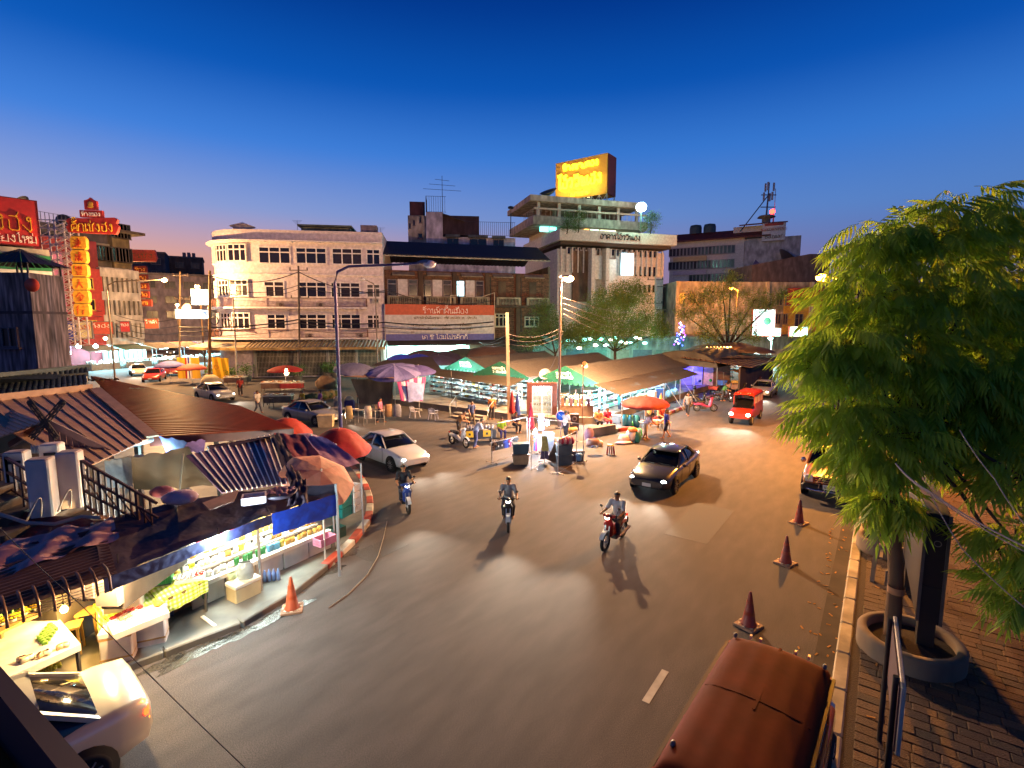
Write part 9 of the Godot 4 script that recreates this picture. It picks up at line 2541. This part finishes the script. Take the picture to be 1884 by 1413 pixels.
func build_lamps_and_wires() -> void:
	var hz := 31.6
	var hp := V3(3.23,9.27,-31.6)
	street_lamp("tall street lamp with a dazzling orange light in the middle of the market",V3(hp.x - 0.3,0,hp.z + 0.2),hp + V3(0.1,0,0),true, 450.0,0.085,"#a08a80")
	street_lamp("tall purple-grey street lamp with its lamp unlit, arm reaching right",V3(-8.45,0,-24.83),V3(-4.11,9.4,-25.2),false, 0.0,0.09,"#5c5684", "#ffc68a", 1.3)
	var small := V3(-15.41,0,-58.64)
	street_lamp("small unlit street lamp before the white building's right end", small,V3(-16.07,11.29,-56),false, 0.0,0.08,"#8a7a70", "#ffc68a", 2.2)
	street_lamp("lit orange street lamp with a long arm at the left street's mouth",V3(V3(-43.67,0.89,-56).x, 0,-56),V3(-37.86,11.27,-56.5),true, 280.0,0.1,"#6a5c50", "#ffc27c", 1.8,"")
	street_lamp("lit orange street lamp beside the white building's rounded corner",V3(V3(-39.71,-0.11,-66).x, 0,-66),V3(-40.25,11.3,-66.5),true, 170.0,0.1,"#7a5c3a", "#ffc07a", 1.0,"")
	street_lamp("small far street lamp at the left, behind the vertical signs",V3(V3(-75.69,1.82,-100).x, 0,-100),V3(-73.14,10.41,-100),true, 230.0,0.1,"#6a5c50", "#ffc07a", 1.0,"")
	street_lamp("far street lamp on a pole beside the round dish",V3(V3(-58.29,2.28,-90).x, 0,-90),V3(-58.29,9.83,-90),true, 300.0,0.1,"#8a6a4a", "#ffc07a", 1.0,"")
	street_lamp("far orange street lamp above the middle tree's crown",V3(V3(36.51,2.57,-84).x, 0,-84),V3(35.58,12.22,-84),true, 170.0,0.1,"#8a7a6a", "#ff9a2a", 1.0,"")
	street_lamp("far street lamp with a teal-white light by the white poster sign",V3(V3(38.43,2.94,-76).x, 0,-76),V3(38.01,4.4,-75.5),true, 60.0,0.07,"#9a9a9c", "#a0fff0", 1.0,"")
	street_lamp("pair lamp glimpsed through the big tree's left leaves",V3(18.6,0.13,-26.6),V3(15.6,8.83,-26),true, 260.0,0.1,"#8a7a6a", "#ffa030", 1.0,"")
	# utility poles
	for e in [["wooden_pole", "weathered utility pole at the white building's left, among the flags",V3(-33.89,0.49,-57),V3(-33.02,12.25,-57),0.17,"#8a6a3c", 0.13],["utility_pole", "dark utility pole with insulators in front of the white building's middle",V3(-25.41,3.64,-61),V3(-24.95,13.21,-61),0.14,"#5a4a44", 0.11],["white_pole", "leaning white pole between the flags and the shrubs",V3(-31.31,0.57,-58),V3(-31.19,9.37,-58),0.09,"#cfc4b0", 0.07],["concrete_pole", "square whitish concrete pole rising left of the main lamp",V3(-0.18,0.59,-32.6),V3(-0.31,7.2,-32.6),0.16,"#c9a890", 0.12],["transformer_pole", "whitish utility pole with cross arms right of the cream block",V3(20.18,2.36,-72),V3(19.83,13.03,-72),0.15,"#c0b4a8", 0.12],["wooden_pole", "dark utility pole on the left street by the signs",V3(-61.68,2.85,-78),V3(-61.08,9.39,-78),0.12,"#4a3c34", 0.1],["utility_pole", "pole down the left street beside the far lamp",V3(-46.93,-0.71,-72),V3(-45.84,13.62,-72),0.13,"#8a7254", 0.1]]:
		var o := thing(e[0],e[1],"utility pole",V3(e[2].x, 0,e[2].z))
		var top: Vector3 = e[3] - o.position
		if e[0] == "concrete_pole": obj("shaft", bar(S(),Vector3.ZERO, top, 0.26,0.2),mat(e[5],0.8,"grime"),o)
		else: obj("shaft", tube(S(),[Vector3.ZERO, top],e[4],e[6],8),mat(e[5],0.8,"grime"),o)
		if e[0] in ["utility_pole", "transformer_pole"]:
			var s := S()
			for k in 2: bar(s, top + V3(-1.1,-0.5 - k * 3.2,0),top + V3(1.1,-0.5 - k * 3.2,0),0.1)
			if e[0] == "transformer_pole":
				bar(s, top + V3(0.3,-1.4,0),top + V3(1.4,-1.4,0),0.12)
				bar(s, top + V3(0.3,-4.6,0),top + V3(1.5,-4.6,0),0.12)
			obj("cross_arm", s, mat("#6a5e58", 0.6,"wear"),o)
			for k in 6: obj("insulator", lathe(S(),top + V3(-1.0 + (k % 3) * 1.0,-0.45 - (k / 3) * 3.2,0),[[0.06,0.0],[0.1,0.08],[0.05,0.14],[0.09,0.22],[0.0,0.28]],8),mat("#3a2c28", 0.3,""),o)
	var coil := S()
	for e in [[V3(-49.45,-12.38,-57),0.5]]: pass
	for q in [[V3(-32.85,6.83,-57),0.42],[V3(-31.64,6.59,-57.5),0.36],[V3(-32.52,5.51,-57),0.4]]:
		for k in 4: lathe(coil, q[0] + V3(0,0,0.04 * k),[[q[1],-0.03],[q[1] + 0.04,0.0],[q[1],0.03]],16,Basis(Vector3.RIGHT, PI / 2))
	tag(obj("cable_coil", coil, mat("#2a2426", 0.6,"")),"coils of dark cable hung by the left utility pole", "cable coil")
	# cables before the white building
	wire("upper cable sagging from the dark pole's head to the left pole", [V3(-32.82,11.67,-57),V3(-24.82,12.49,-60.6),V3(-14.41,10.33,-62),V3(-2.48,9.33,-64)],0.9,0.05)
	wire("second cable under the upper one across the white building", [V3(-32.89,10.67,-57),V3(-24.89,10.94,-60.6),V3(-14.4,10.65,-62)],0.8,0.035)
	wire("cable from the dark pole's middle to the left pole", [V3(-32.91,10.26,-57),V3(-24.91,10.5,-60.6)],0.9,0.03)
	wire("thick black cable along the first-floor balcony", [V3(-36.16,6.12,-56),V3(-25.0,6.97,-60.4),V3(-14.8,6.66,-60),V3(-2.15,6.72,-60)],0.35,0.075)
	wire("black cable just below the thick one along the balcony", [V3(-36.2,5.65,-56),V3(-25.02,6.6,-60.4),V3(-14.82,6.03,-60),V3(-2.15,6.22,-60)],0.3,0.05)
	wire("thin cable low across the balcony railing", [V3(-36.23,5.18,-56),V3(-25.06,5.84,-60.4),V3(-14.83,5.59,-60)],0.3,0.03)
	for k in 4: wire(["upper bright cable from the main lamp post to the right", "second bright cable from the main lamp post to the right", "third cable low over the market roofs to the right", "lowest cable over the market roofs to the right"][k],[V3(3.17,8.07,-31.8) - V3(0,0.32 * k, 0),V3(19.42,8.51,-70) - V3(0,0.9 * k, 0),V3(36.37,8.02,-62) - V3(0,0.6 * k, 0)],0.7 + 0.2 * k, 0.016,"#6a5a54")
	for k in 3: wire(["cable from the main lamp post left to the concrete pole", "second cable from the main lamp post left to the concrete pole", "third cable from the main lamp post toward the brick building"][k],[V3(3.12,6.28,-31.8) - V3(0,0.25 * k, 0),V3(-0.28,5.87,-32.6) - V3(0,0.3 * k, 0),V3(-3.94,4.45,-60)],0.4,0.014,"#54484a")
	wire("slack guy wires from the main lamp post down to the tents", [V3(3.15,6.02,-31.7),V3(2.54,3.37,-35),V3(1.85,2.51,-36)],0.4,0.012,"#6a5c58")
	for k in 4: wire(["topmost wire down the left street", "second wire down the left street", "third wire down the left street", "lowest wire down the left street"][k],[V3(-52.77,11.2,-60) - V3(0,k * 0.9,0),V3(-61.17,8.41,-78) - V3(0,k * 0.8,0),V3(-46.32,7.29,-72) - V3(0,k * 1.0,0)],1.0,0.035)
	# cables close to the camera
	wire("thin dark cable crossing the lower left corner", [V3(-4.67,4.79,-4.4),V3(-3.21,4.41,-3.6),V3(-1.41,3.93,-2.6)],0.02,0.0035,"#241c1c")
	wire("twisted pale cable slung across the right foreground", [V3(4.15,5.0,-5.4),V3(4.21,4.82,-5),V3(4.47,4.57,-4.2)],0.03,0.008,"#b8a494")
	wire("second strand of the twisted pale cable", [V3(4.17,4.97,-5.4),V3(4.22,4.8,-5),V3(4.48,4.52,-4.2)],0.03,0.006,"#a8948a")
	wire("thin cable hanging steeply at the far right edge", [V3(4.45,5.45,-5),V3(4.46,5.08,-4.6),V3(4.46,4.7,-4.2)],0.02,0.005,"#a89484")
	wire("thin cable running down right from the twisted one", [V3(4.22,4.8,-5),V3(4.23,4.4,-4.6),V3(4.33,4.1,-4)],0.02,0.005,"#988478")
	var dish := thing("satellite_dish", "round mesh dish on the corner of the white building above the lit sign", "satellite dish",V3(-36.33,8.1,-58))
	obj("dish", lathe(S(),Vector3.ZERO, [[0.02,0.0],[0.35,0.08],[0.62,0.25]],18,Basis.from_euler(V3(1.3,-0.2,0))),mat("#b09a90", 0.5,"wear"),dish)
	var am := thing("antenna_mast", "far phone mast with clustered panels over the left street", "antenna mast",V3(V3(-104.91,5.7,-170).x, 0,-170))
	var ah: float = V3(-103.22,28.84,-170).y
	obj("mast", tube(tube(S(),[Vector3.ZERO,V3(0,ah, 0)],0.4,0.25,6),[V3(-5,ah - 14,0),V3(0,ah - 6,0)],0.15,-1.0,5),mat("#5a4a4c", 0.6,""),am)
	for k in 6: obj("antenna_panel", box(cos(k * 1.05) * 1.5,ah - 1.6,sin(k * 1.05) * 1.5,0.8,4.0,0.5),mat("#6a5a5c", 0.5,""),am)

func build_traffic() -> void:
	sedan("silver saloon with a glowing tail light leaving at the lower left, by the fruit stall",V3(-7.4,0,-5.9),atan2(-0.66,0.75),"#b8ae98", false, true)
	# the vehicles of the two streams that come towards the bridge, as they stand at one moment
	sedan("white saloon with headlights on, rounding the bend by the purple lamp post",V3(-5.71,0,-23.63),atan2(0.7,0.72),"#c8c8c8")
	sedan("grey saloon with headlights on behind the white one, entering the bend",V3(-13.31,0,-33.63),atan2(0.85,0.5),"#77787c")
	songthaew("red pick-up bus with headlights on coming down the right-hand street",V3(16.06,0,-34.41),atan2(-U.x, -U.z),"#8c2416", true)
	sedan("dark saloon with headlights on, nearest in the right-hand street",V3(6.4,0,-20.68),atan2(-U.x, -U.z),"#2a2c34")
	sedan("beige saloon with headlights on at the far end of the right-hand street",V3(22.87,0,-46.09),atan2(-U.x, -U.z),"#a09484")
	for e in [["red saloon parked under the blue parasol on the left street",V3(-41.15,0,-58.64),0.4,"#a02a1c", false],["maroon saloon behind the red one on the left street",V3(-43.22,0,-64.93),0.5,"#6a2a24", false],["white saloon with headlights on coming out of the left street",V3(-47.58,0,-64.93),0.7,"#c8c4bc", true],["silver saloon with headlights on far down the left street",V3(-58.87,0,-84.87),0.5,"#9a9a9c", true],["dark saloon with headlights on farthest down the left street",V3(-72.29,0,-109.12),0.4,"#3a3a40", true],["cream saloon with headlights on at the mouth of the left street",V3(-25.67,0,-43.74),0.95,"#c0b8a4", true]]:
		sedan(e[0],e[1],e[2],e[3],e[4])
	for e in [["black motor scooter with headlight on, ridden round the bend's outer edge",V3(-0.12,0,-16.04),0.0,"#1c1c20", "#b8b8bc", "rider in a grey shirt on the black scooter at the bend", "#8a8a90"],["red motor scooter with headlight on in the right-hand street",V3(3.04,0,-14.58),atan2(-U.x, -U.z),"#a01c18", "#c8c8c8", "rider in a white shirt on the red scooter in the right-hand street", "#d0ccc8"],["blue motor scooter with headlight on, inside the bend by the kerb",V3(-3.8,0,-17.52),0.4,"#24408c", "#d0d0d0", "rider in a dark shirt on the blue scooter inside the bend", "#2c2c34"]]:
		var o := scooter(e[0],e[1],e[2],e[3],e[4],true)
		spot("scooter_beam", o.transform * V3(0,0.97,0.7),o.transform * V3(0,-0.2,9.0),"#fff0d8", 10.0,28.0)
		person(e[5],RIDE, o.transform * V3(0,0,-0.25),e[2],e[6],"#2c2c38")
	# motorcycles parked along the market's right kerb
	scooter("pink and white scooter parked side-on, nearest of the kerbside row",V3(14.39,0,-37.68),1.45,"#a8406c", "#d0a8b8")
	var cols := ["#242428", "#3a1c1c", "#1c2840", "#4a4a4e", "#2a2a2e", "#5a2a1c", "#22302a", "#30303a"]
	for k in 8:
		var p := (V3(15.24,0,-40.76)).lerp(V3(28.37,0,-58.64),k / 7.0) + N * (0.9 if k % 2 else -0.2)
		scooter(["black scooter second in the kerbside row", "dark red motorcycle in the kerbside row beside the blue box", "navy motorcycle behind the blue box", "grey motorcycle in front of the three-wheeler", "black motorcycle beside the three-wheeler", "brown motorcycle past the three-wheeler", "dark green motorcycle near the row's far end", "farthest motorcycle of the kerbside row"][k],p, 0.9 + rng.randf_range(-0.5,0.6),cols[k],"#6a6a6c", false, "motorcycle")
	for k in 4:
		var p := [V3(15.78,0,-43.92),V3(18.19,0,-49.28),V3(20.32,0,-52.24),V3(19.39,0,-49.68)][k] as Vector3
		var hm := thing("helmet", ["black helmet at the left end of the kerbside row", "blue helmet on the kerbside motorcycles", "red helmet on the kerbside motorcycles", "green helmet on the kerbside motorcycles"][k],"helmet", p + V3(0,1.0,0))
		obj("shell", ball(S(),Vector3.ZERO,V3(0.16,0.15,0.18),10),mat(["#1a1a1e", "#28409a", "#b01c24", "#1c8a3a"][k],0.2,""),hm)
		obj("visor", ball(S(),V3(0,0,0.05),V3(0.13,0.08,0.14),8),mat("#0c0c10", 0.05,""),hm)
	tub("blue box on the kerbside motorcycles",V3(20.55,0,-49.68) + V3(0,0.55,0),0.9,0.45,0.6,"#2c5aa8", -0.5)
	tub("red tray box on the kerbside motorcycles",V3(18.19,0,-45.92) + V3(0,0.6,0),0.8,0.25,0.45,"#b8402c", -0.5)
	# three-wheeled food cart with a canvas canopy
	var tk := thing("three_wheeler", "three-wheeled cart with a brown canvas canopy in the kerbside row", "three-wheeler",V3(21.21,0,-48.31),-0.75)
	obj("canopy", grid(S(),10,8,func(u: float, v: float) -> Vector3: return V3((u - 0.5) * 1.7,1.95 + 0.22 * sin(u * PI) - 0.05 * absf(v - 0.5),(v - 0.5) * 2.4)),mat("#8a5a30", 0.7,"cloth"),tk)
	obj("body", cham(S(),0,0.62,-0.2,1.4,0.5,1.7,0.06),mat("#a06a40", 0.5,"wear"),tk)
	var ps := S()
	for e in [[-1,1],[1,1],[-1,-1],[1,-1]]: bar(ps,V3(e[0] * 0.68,0.8,e[1] * 0.95),V3(e[0] * 0.75,1.95,e[1] * 1.1),0.04)
	obj("canopy_posts", ps, mat("#6a5a4a", 0.5,"", 0.4),tk)
	obj("seat", cham(S(),0,0.95,-0.6,1.1,0.3,0.4,0.08),mat("#c8901c", 0.6,"wear"),tk)
	obj("front_fork", bar(S(),V3(0,0.3,1.25),V3(0,1.0,0.95),0.06),mat("#4a4444", 0.5,"", 0.5),tk)
	wheel(tk,V3(0,0.28,1.25),0.28,0.1,true)
	for x in [-0.7,0.7]: wheel(tk,V3(x, 0.28,-0.5),0.28,0.1,true)

# leaf frond: a drooping stalk with paired lance-shaped leaflets, along +z
func frond_mesh(len: float, pairs: int, leaf: float, droop: float) -> ArrayMesh:
	var s := S()
	var at := func(t: float) -> Vector3: return V3(0,-droop * t * t * len, t * len * (1.0 - 0.18 * droop * t))
	for k in 3: bar(s, at.call(k / 3.0),at.call((k + 1) / 3.0),0.008)
	for k in pairs + 1:
		var t := 0.16 + 0.84 * k / pairs
		var p: Vector3 = at.call(t)
		for e in ([-1,1] if k < pairs else [0]):
			var l := leaf * (0.75 + 0.5 * sin(t * PI * 0.9)) * rng.randf_range(0.85,1.15)
			var d := V3(e * 0.66,-0.68 - 0.3 * t + rng.randf_range(-0.12,0.1),0.55 if e else 1.0).normalized()
			var sd := d.cross(Vector3.UP).normalized() * l * 0.105
			var md := p + d * l * 0.42 + V3(0,-0.012,0)
			var tp := p + d * l + V3(0,-l * 0.3,0)
			for q in [p, md, md + sd + V3(0,0.008,0),p, md - sd + V3(0,0.008,0),md, md, tp, md + sd + V3(0,0.008,0),md, md - sd + V3(0,0.008,0),tp]: s.add_vertex(q)
	return _done(s)

func leaf_mat(hex: String, through := 0.32) -> StandardMaterial3D:
	var m := StandardMaterial3D.new()
	m.albedo_color = Color(hex)
	m.roughness = 0.7
	m.backlight_enabled = true
	m.backlight = Color(0.85,1.0,0.3) * through
	return m

func scatter(n: String, mesh: Mesh, m: Material, where: Array, parent: Node) -> void:
	if where.is_empty(): return
	var mm := MultiMesh.new()
	mm.transform_format = MultiMesh.TRANSFORM_3D
	mm.mesh = mesh
	mm.instance_count = where.size()
	for k in where.size(): mm.set_instance_transform(k, where[k])
	var o := MultiMeshInstance3D.new()
	o.name = n
	o.multimesh = mm
	o.material_override = m
	o.set_meta("kind", "stuff")
	parent.add_child(o, true)

func build_trees() -> void:
	# the big tree over the right pavement
	var o := thing("pinnate_tree", "big leafy tree with drooping feathery leaves filling the right side", "tree")
	var root := V3(7.5,0.2,-9.45)
	var fork := V3(7.75,4.3,-9.9)
	obj("trunk", tube(S(),[root, root + V3(0.06,1.4,-0.12),root + V3(-0.02,2.8,-0.3),fork],0.15,0.1,10),mat("#8a6848", 0.9,"grime"),o)
	var cl := [[V3(7.31,8.09,-10.6),0.62],[V3(7.22,7.05,-10.4),0.9],[V3(6.55,6.03,-10),0.7],[V3(5.87,5.68,-9.8),0.33],[V3(6.24,4.85,-9.7),0.52],[V3(7.24,5.81,-10.2),1.1],[V3(8.15,8.19,-10.6),0.85],[V3(9.16,8.55,-10.8),0.85],[V3(10.28,8.26,-11),0.75],[V3(8.33,6.88,-10.4),1.15],[V3(9.84,6.9,-10.8),1.15],[V3(11.3,6.56,-11.2),1.0],[V3(6.94,4.39,-9.6),0.95],[V3(6.86,3.89,-9.5),0.45],[V3(7.1,3.17,-9.4),0.36],[V3(8.37,5.28,-10),1.15],[V3(9.39,5.4,-9.9),1.1],[V3(8.47,4.26,-10.2),0.7],[V3(9.01,4.39,-9.6),0.7],[V3(8.65,3.91,-8.4),0.5],[V3(8.43,2.84,-8.2),0.4],[V3(8.36,2.19,-7.9),0.4],[V3(7.36,3.05,-9.6),0.3],[V3(9.77,5.04,-9.5),1.0]]
	var tw := S()
	var places := []
	for c in cl:
		var p: Vector3 = c[0]
		var r: float = c[1]
		var mid := fork.lerp(p, 0.5) + V3(0,0.25,0)
		tube(tw, [fork, mid, p],0.05,0.018,6)
		for k in int(165 * r * r) + 30:
			var d := V3(rng.randfn(),rng.randfn() * 0.9 + 0.15,rng.randfn()).normalized()
			var q := p + d * r * V3(1,0.85,1) * pow(rng.randf(),0.4)
			var hd := (d + V3(rng.randfn(),0,rng.randfn()) * 0.35)
			hd.y = rng.randf_range(-0.25,0.45)
			var z := hd.normalized()
			var x := Vector3.UP.cross(z).normalized()
			places.append(Transform3D(Basis(x, z.cross(x),z).scaled(Vector3.ONE * rng.randf_range(0.75,1.2)),q))
			if k < 10: tube(tw, [p, q],0.014,0.006,4)
	obj("branches", tw, mat("#5a4430", 0.9,"grime"),o)
	var eye := V3(0,6.5,0)
	places.sort_custom(func(a: Transform3D, b: Transform3D) -> bool: return a.origin.distance_squared_to(eye) < b.origin.distance_squared_to(eye))
	var fr := [frond_mesh(0.56,5,0.22,0.5),frond_mesh(0.48,5,0.21,0.75),frond_mesh(0.6,6,0.23,0.4),frond_mesh(0.42,4,0.22,0.95)]
	var lm := [leaf_mat("#768c1c", 0.8),leaf_mat("#869620", 0.8),leaf_mat("#667e1a", 0.8),leaf_mat("#8e9828", 0.8)]
	for k in 300: piece("frond", fr[k % 4],lm[(k * 7 + k / 5) % 4],o, places[k])
	for v in 4:
		var part := []
		for k in range(300,places.size()):
			if k % 4 == v: part.append(places[k])
		scatter("foliage", fr[v],lm[v],part, o)
	# dark tree behind it at the right edge
	var lc := leaf_clump(26,0.5,0.17)
	crown_tree("dark tree behind the big one at the right edge",V3(15.5,0.13,-13.0),5.6,0.2,[[V3(15.0,6.8,-13.5),2.0],[V3(16.5,7.5,-14),2.2],[V3(15.5,5.0,-13.5),1.9],[V3(13.4,3.9,-12.0),1.3],[V3(14.5,3.2,-11.5),1.4],[V3(13.0,5.6,-13.6),1.5],[V3(11.6,4.6,-11.8),1.2],[V3(12.6,3.0,-12.2),1.2],[V3(11.8,2.5,-10.6),0.8],[V3(13.6,7.4,-13.0),1.4]],260,lc, "#2c4018")
	# market trees
	crown_tree("bushy street tree behind the tents, in front of the cream block",V3(V3(11.37,3.23,-57).x, 0,-57),V3(11.3,6.23,-57).y, 0.2,[[V3(10.65,8.61,-57),3.0],[V3(13.25,9.55,-58),2.6],[V3(8.89,6.83,-57),2.4],[V3(15.15,6.83,-58),2.3],[V3(11.71,5.65,-56),2.8],[V3(8.01,5.33,-57),2.2],[V3(16.73,5.5,-58),1.4]],150,lc, "#52641e")
	crown_tree("low dark tree left of the bushy one, behind the middle tent",V3(V3(4.8,3.17,-58).x, 0,-58),V3(4.78,5.62,-58).y, 0.18,[[V3(4.16,6.23,-58),2.2],[V3(6.21,5.03,-57),2.0],[V3(2.33,4.7,-58),1.6],[V3(3.6,8.07,-59),1.4]],130,lc, "#3c4c1a")
	crown_tree("spreading tree with a forked trunk among the market stalls",V3(27.22,0,-64.93),V3(23.09,6.24,-55).y, 0.28,[[V3(22.35,9.67,-55),2.3],[V3(19.5,8.82,-55),1.9],[V3(25.83,9.11,-55),2.0],[V3(20.94,6.81,-54),1.9],[V3(24.22,6.82,-55),1.8],[V3(18.74,7.41,-56),1.2],[V3(28.1,8.57,-56),1.3],[V3(20.44,5.11,-54),1.4],[V3(26.51,5.35,-56),1.2],[V3(23.56,11.17,-56),1.2],[V3(29.72,9.79,-57),0.8]],70,lc, "#5a6220")
	for e in [[V3(9.16,23.39,-88),1.2,"bushy plant left of the pair on the cream block's terrace"],[V3(11.06,23.65,-88),1.3,"bushy plant right of the pair on the cream block's terrace"],[V3(23.65,23.77,-90),1.9,"leafy plant lit green beside the rooftop floodlight"]]:
		crown_tree(e[2],e[0] - V3(0,2.0,0),e[0].y, 0.1,[[e[0],e[1]],[e[0] + V3(0.3,1.0,0),e[1] * 0.7],[e[0] + V3(-0.4,-1.0,0),e[1] * 0.7]],45,lc, "#3e5a1c", "rooftop_plant", "plant")

func leaf_clump(n: int, r: float, l: float) -> ArrayMesh:
	var s := S()
	for k in n:
		var q := V3(rng.randfn(),rng.randfn(),rng.randfn()) * r * 0.5
		var b := Basis.from_euler(V3(rng.randf() * TAU, rng.randf() * TAU, rng.randf() * TAU))
		quad(s, q, q + b.x * l * 0.5 + b.y * l * 0.22,q + b.x * l, q + b.x * l * 0.5 - b.y * l * 0.22)
	return _done(s)

func crown_tree(label: String, base: Vector3,fork_y: float, tr: float, cl: Array, per: int, mesh: Mesh, hex: String, n := "street_tree", cat := "tree") -> void:
	var o := thing(n, label, cat, base)
	var s := S()
	var fk := V3(0.1,(fork_y - base.y) * 0.55,0)
	tube(s, [Vector3.ZERO, fk * 0.5 + V3(0.08,0,0),fk],tr, tr * 0.7,8)
	obj("trunk", s, mat("#4a3626", 0.9,"grime"),o)
	s = S()
	var a := []
	for c in cl:
		var p: Vector3 = c[0] - base
		var r: float = c[1]
		tube(s, [fk, fk.lerp(p, 0.55) + V3(0,0.1 * r, 0),p],tr * 0.5,tr * 0.12,6)
		for k in int(per * r * r / 4.0) + 14:
			var d := V3(rng.randfn(),rng.randfn(),rng.randfn()).normalized()
			a.append(Transform3D(Basis.from_euler(V3(rng.randf() * TAU, rng.randf() * TAU, 0)).scaled(Vector3.ONE * rng.randf_range(0.7,1.3)),p + d * r * V3(1,0.7,1) * pow(rng.randf(),0.45)))
			if k < 5: tube(s, [p, p + d * r * 0.8],tr * 0.12,tr * 0.05,4)
	obj("branches", s, mat("#4a3626", 0.9,"grime"),o)
	scatter("crown", mesh, leaf_mat(hex),a, o)
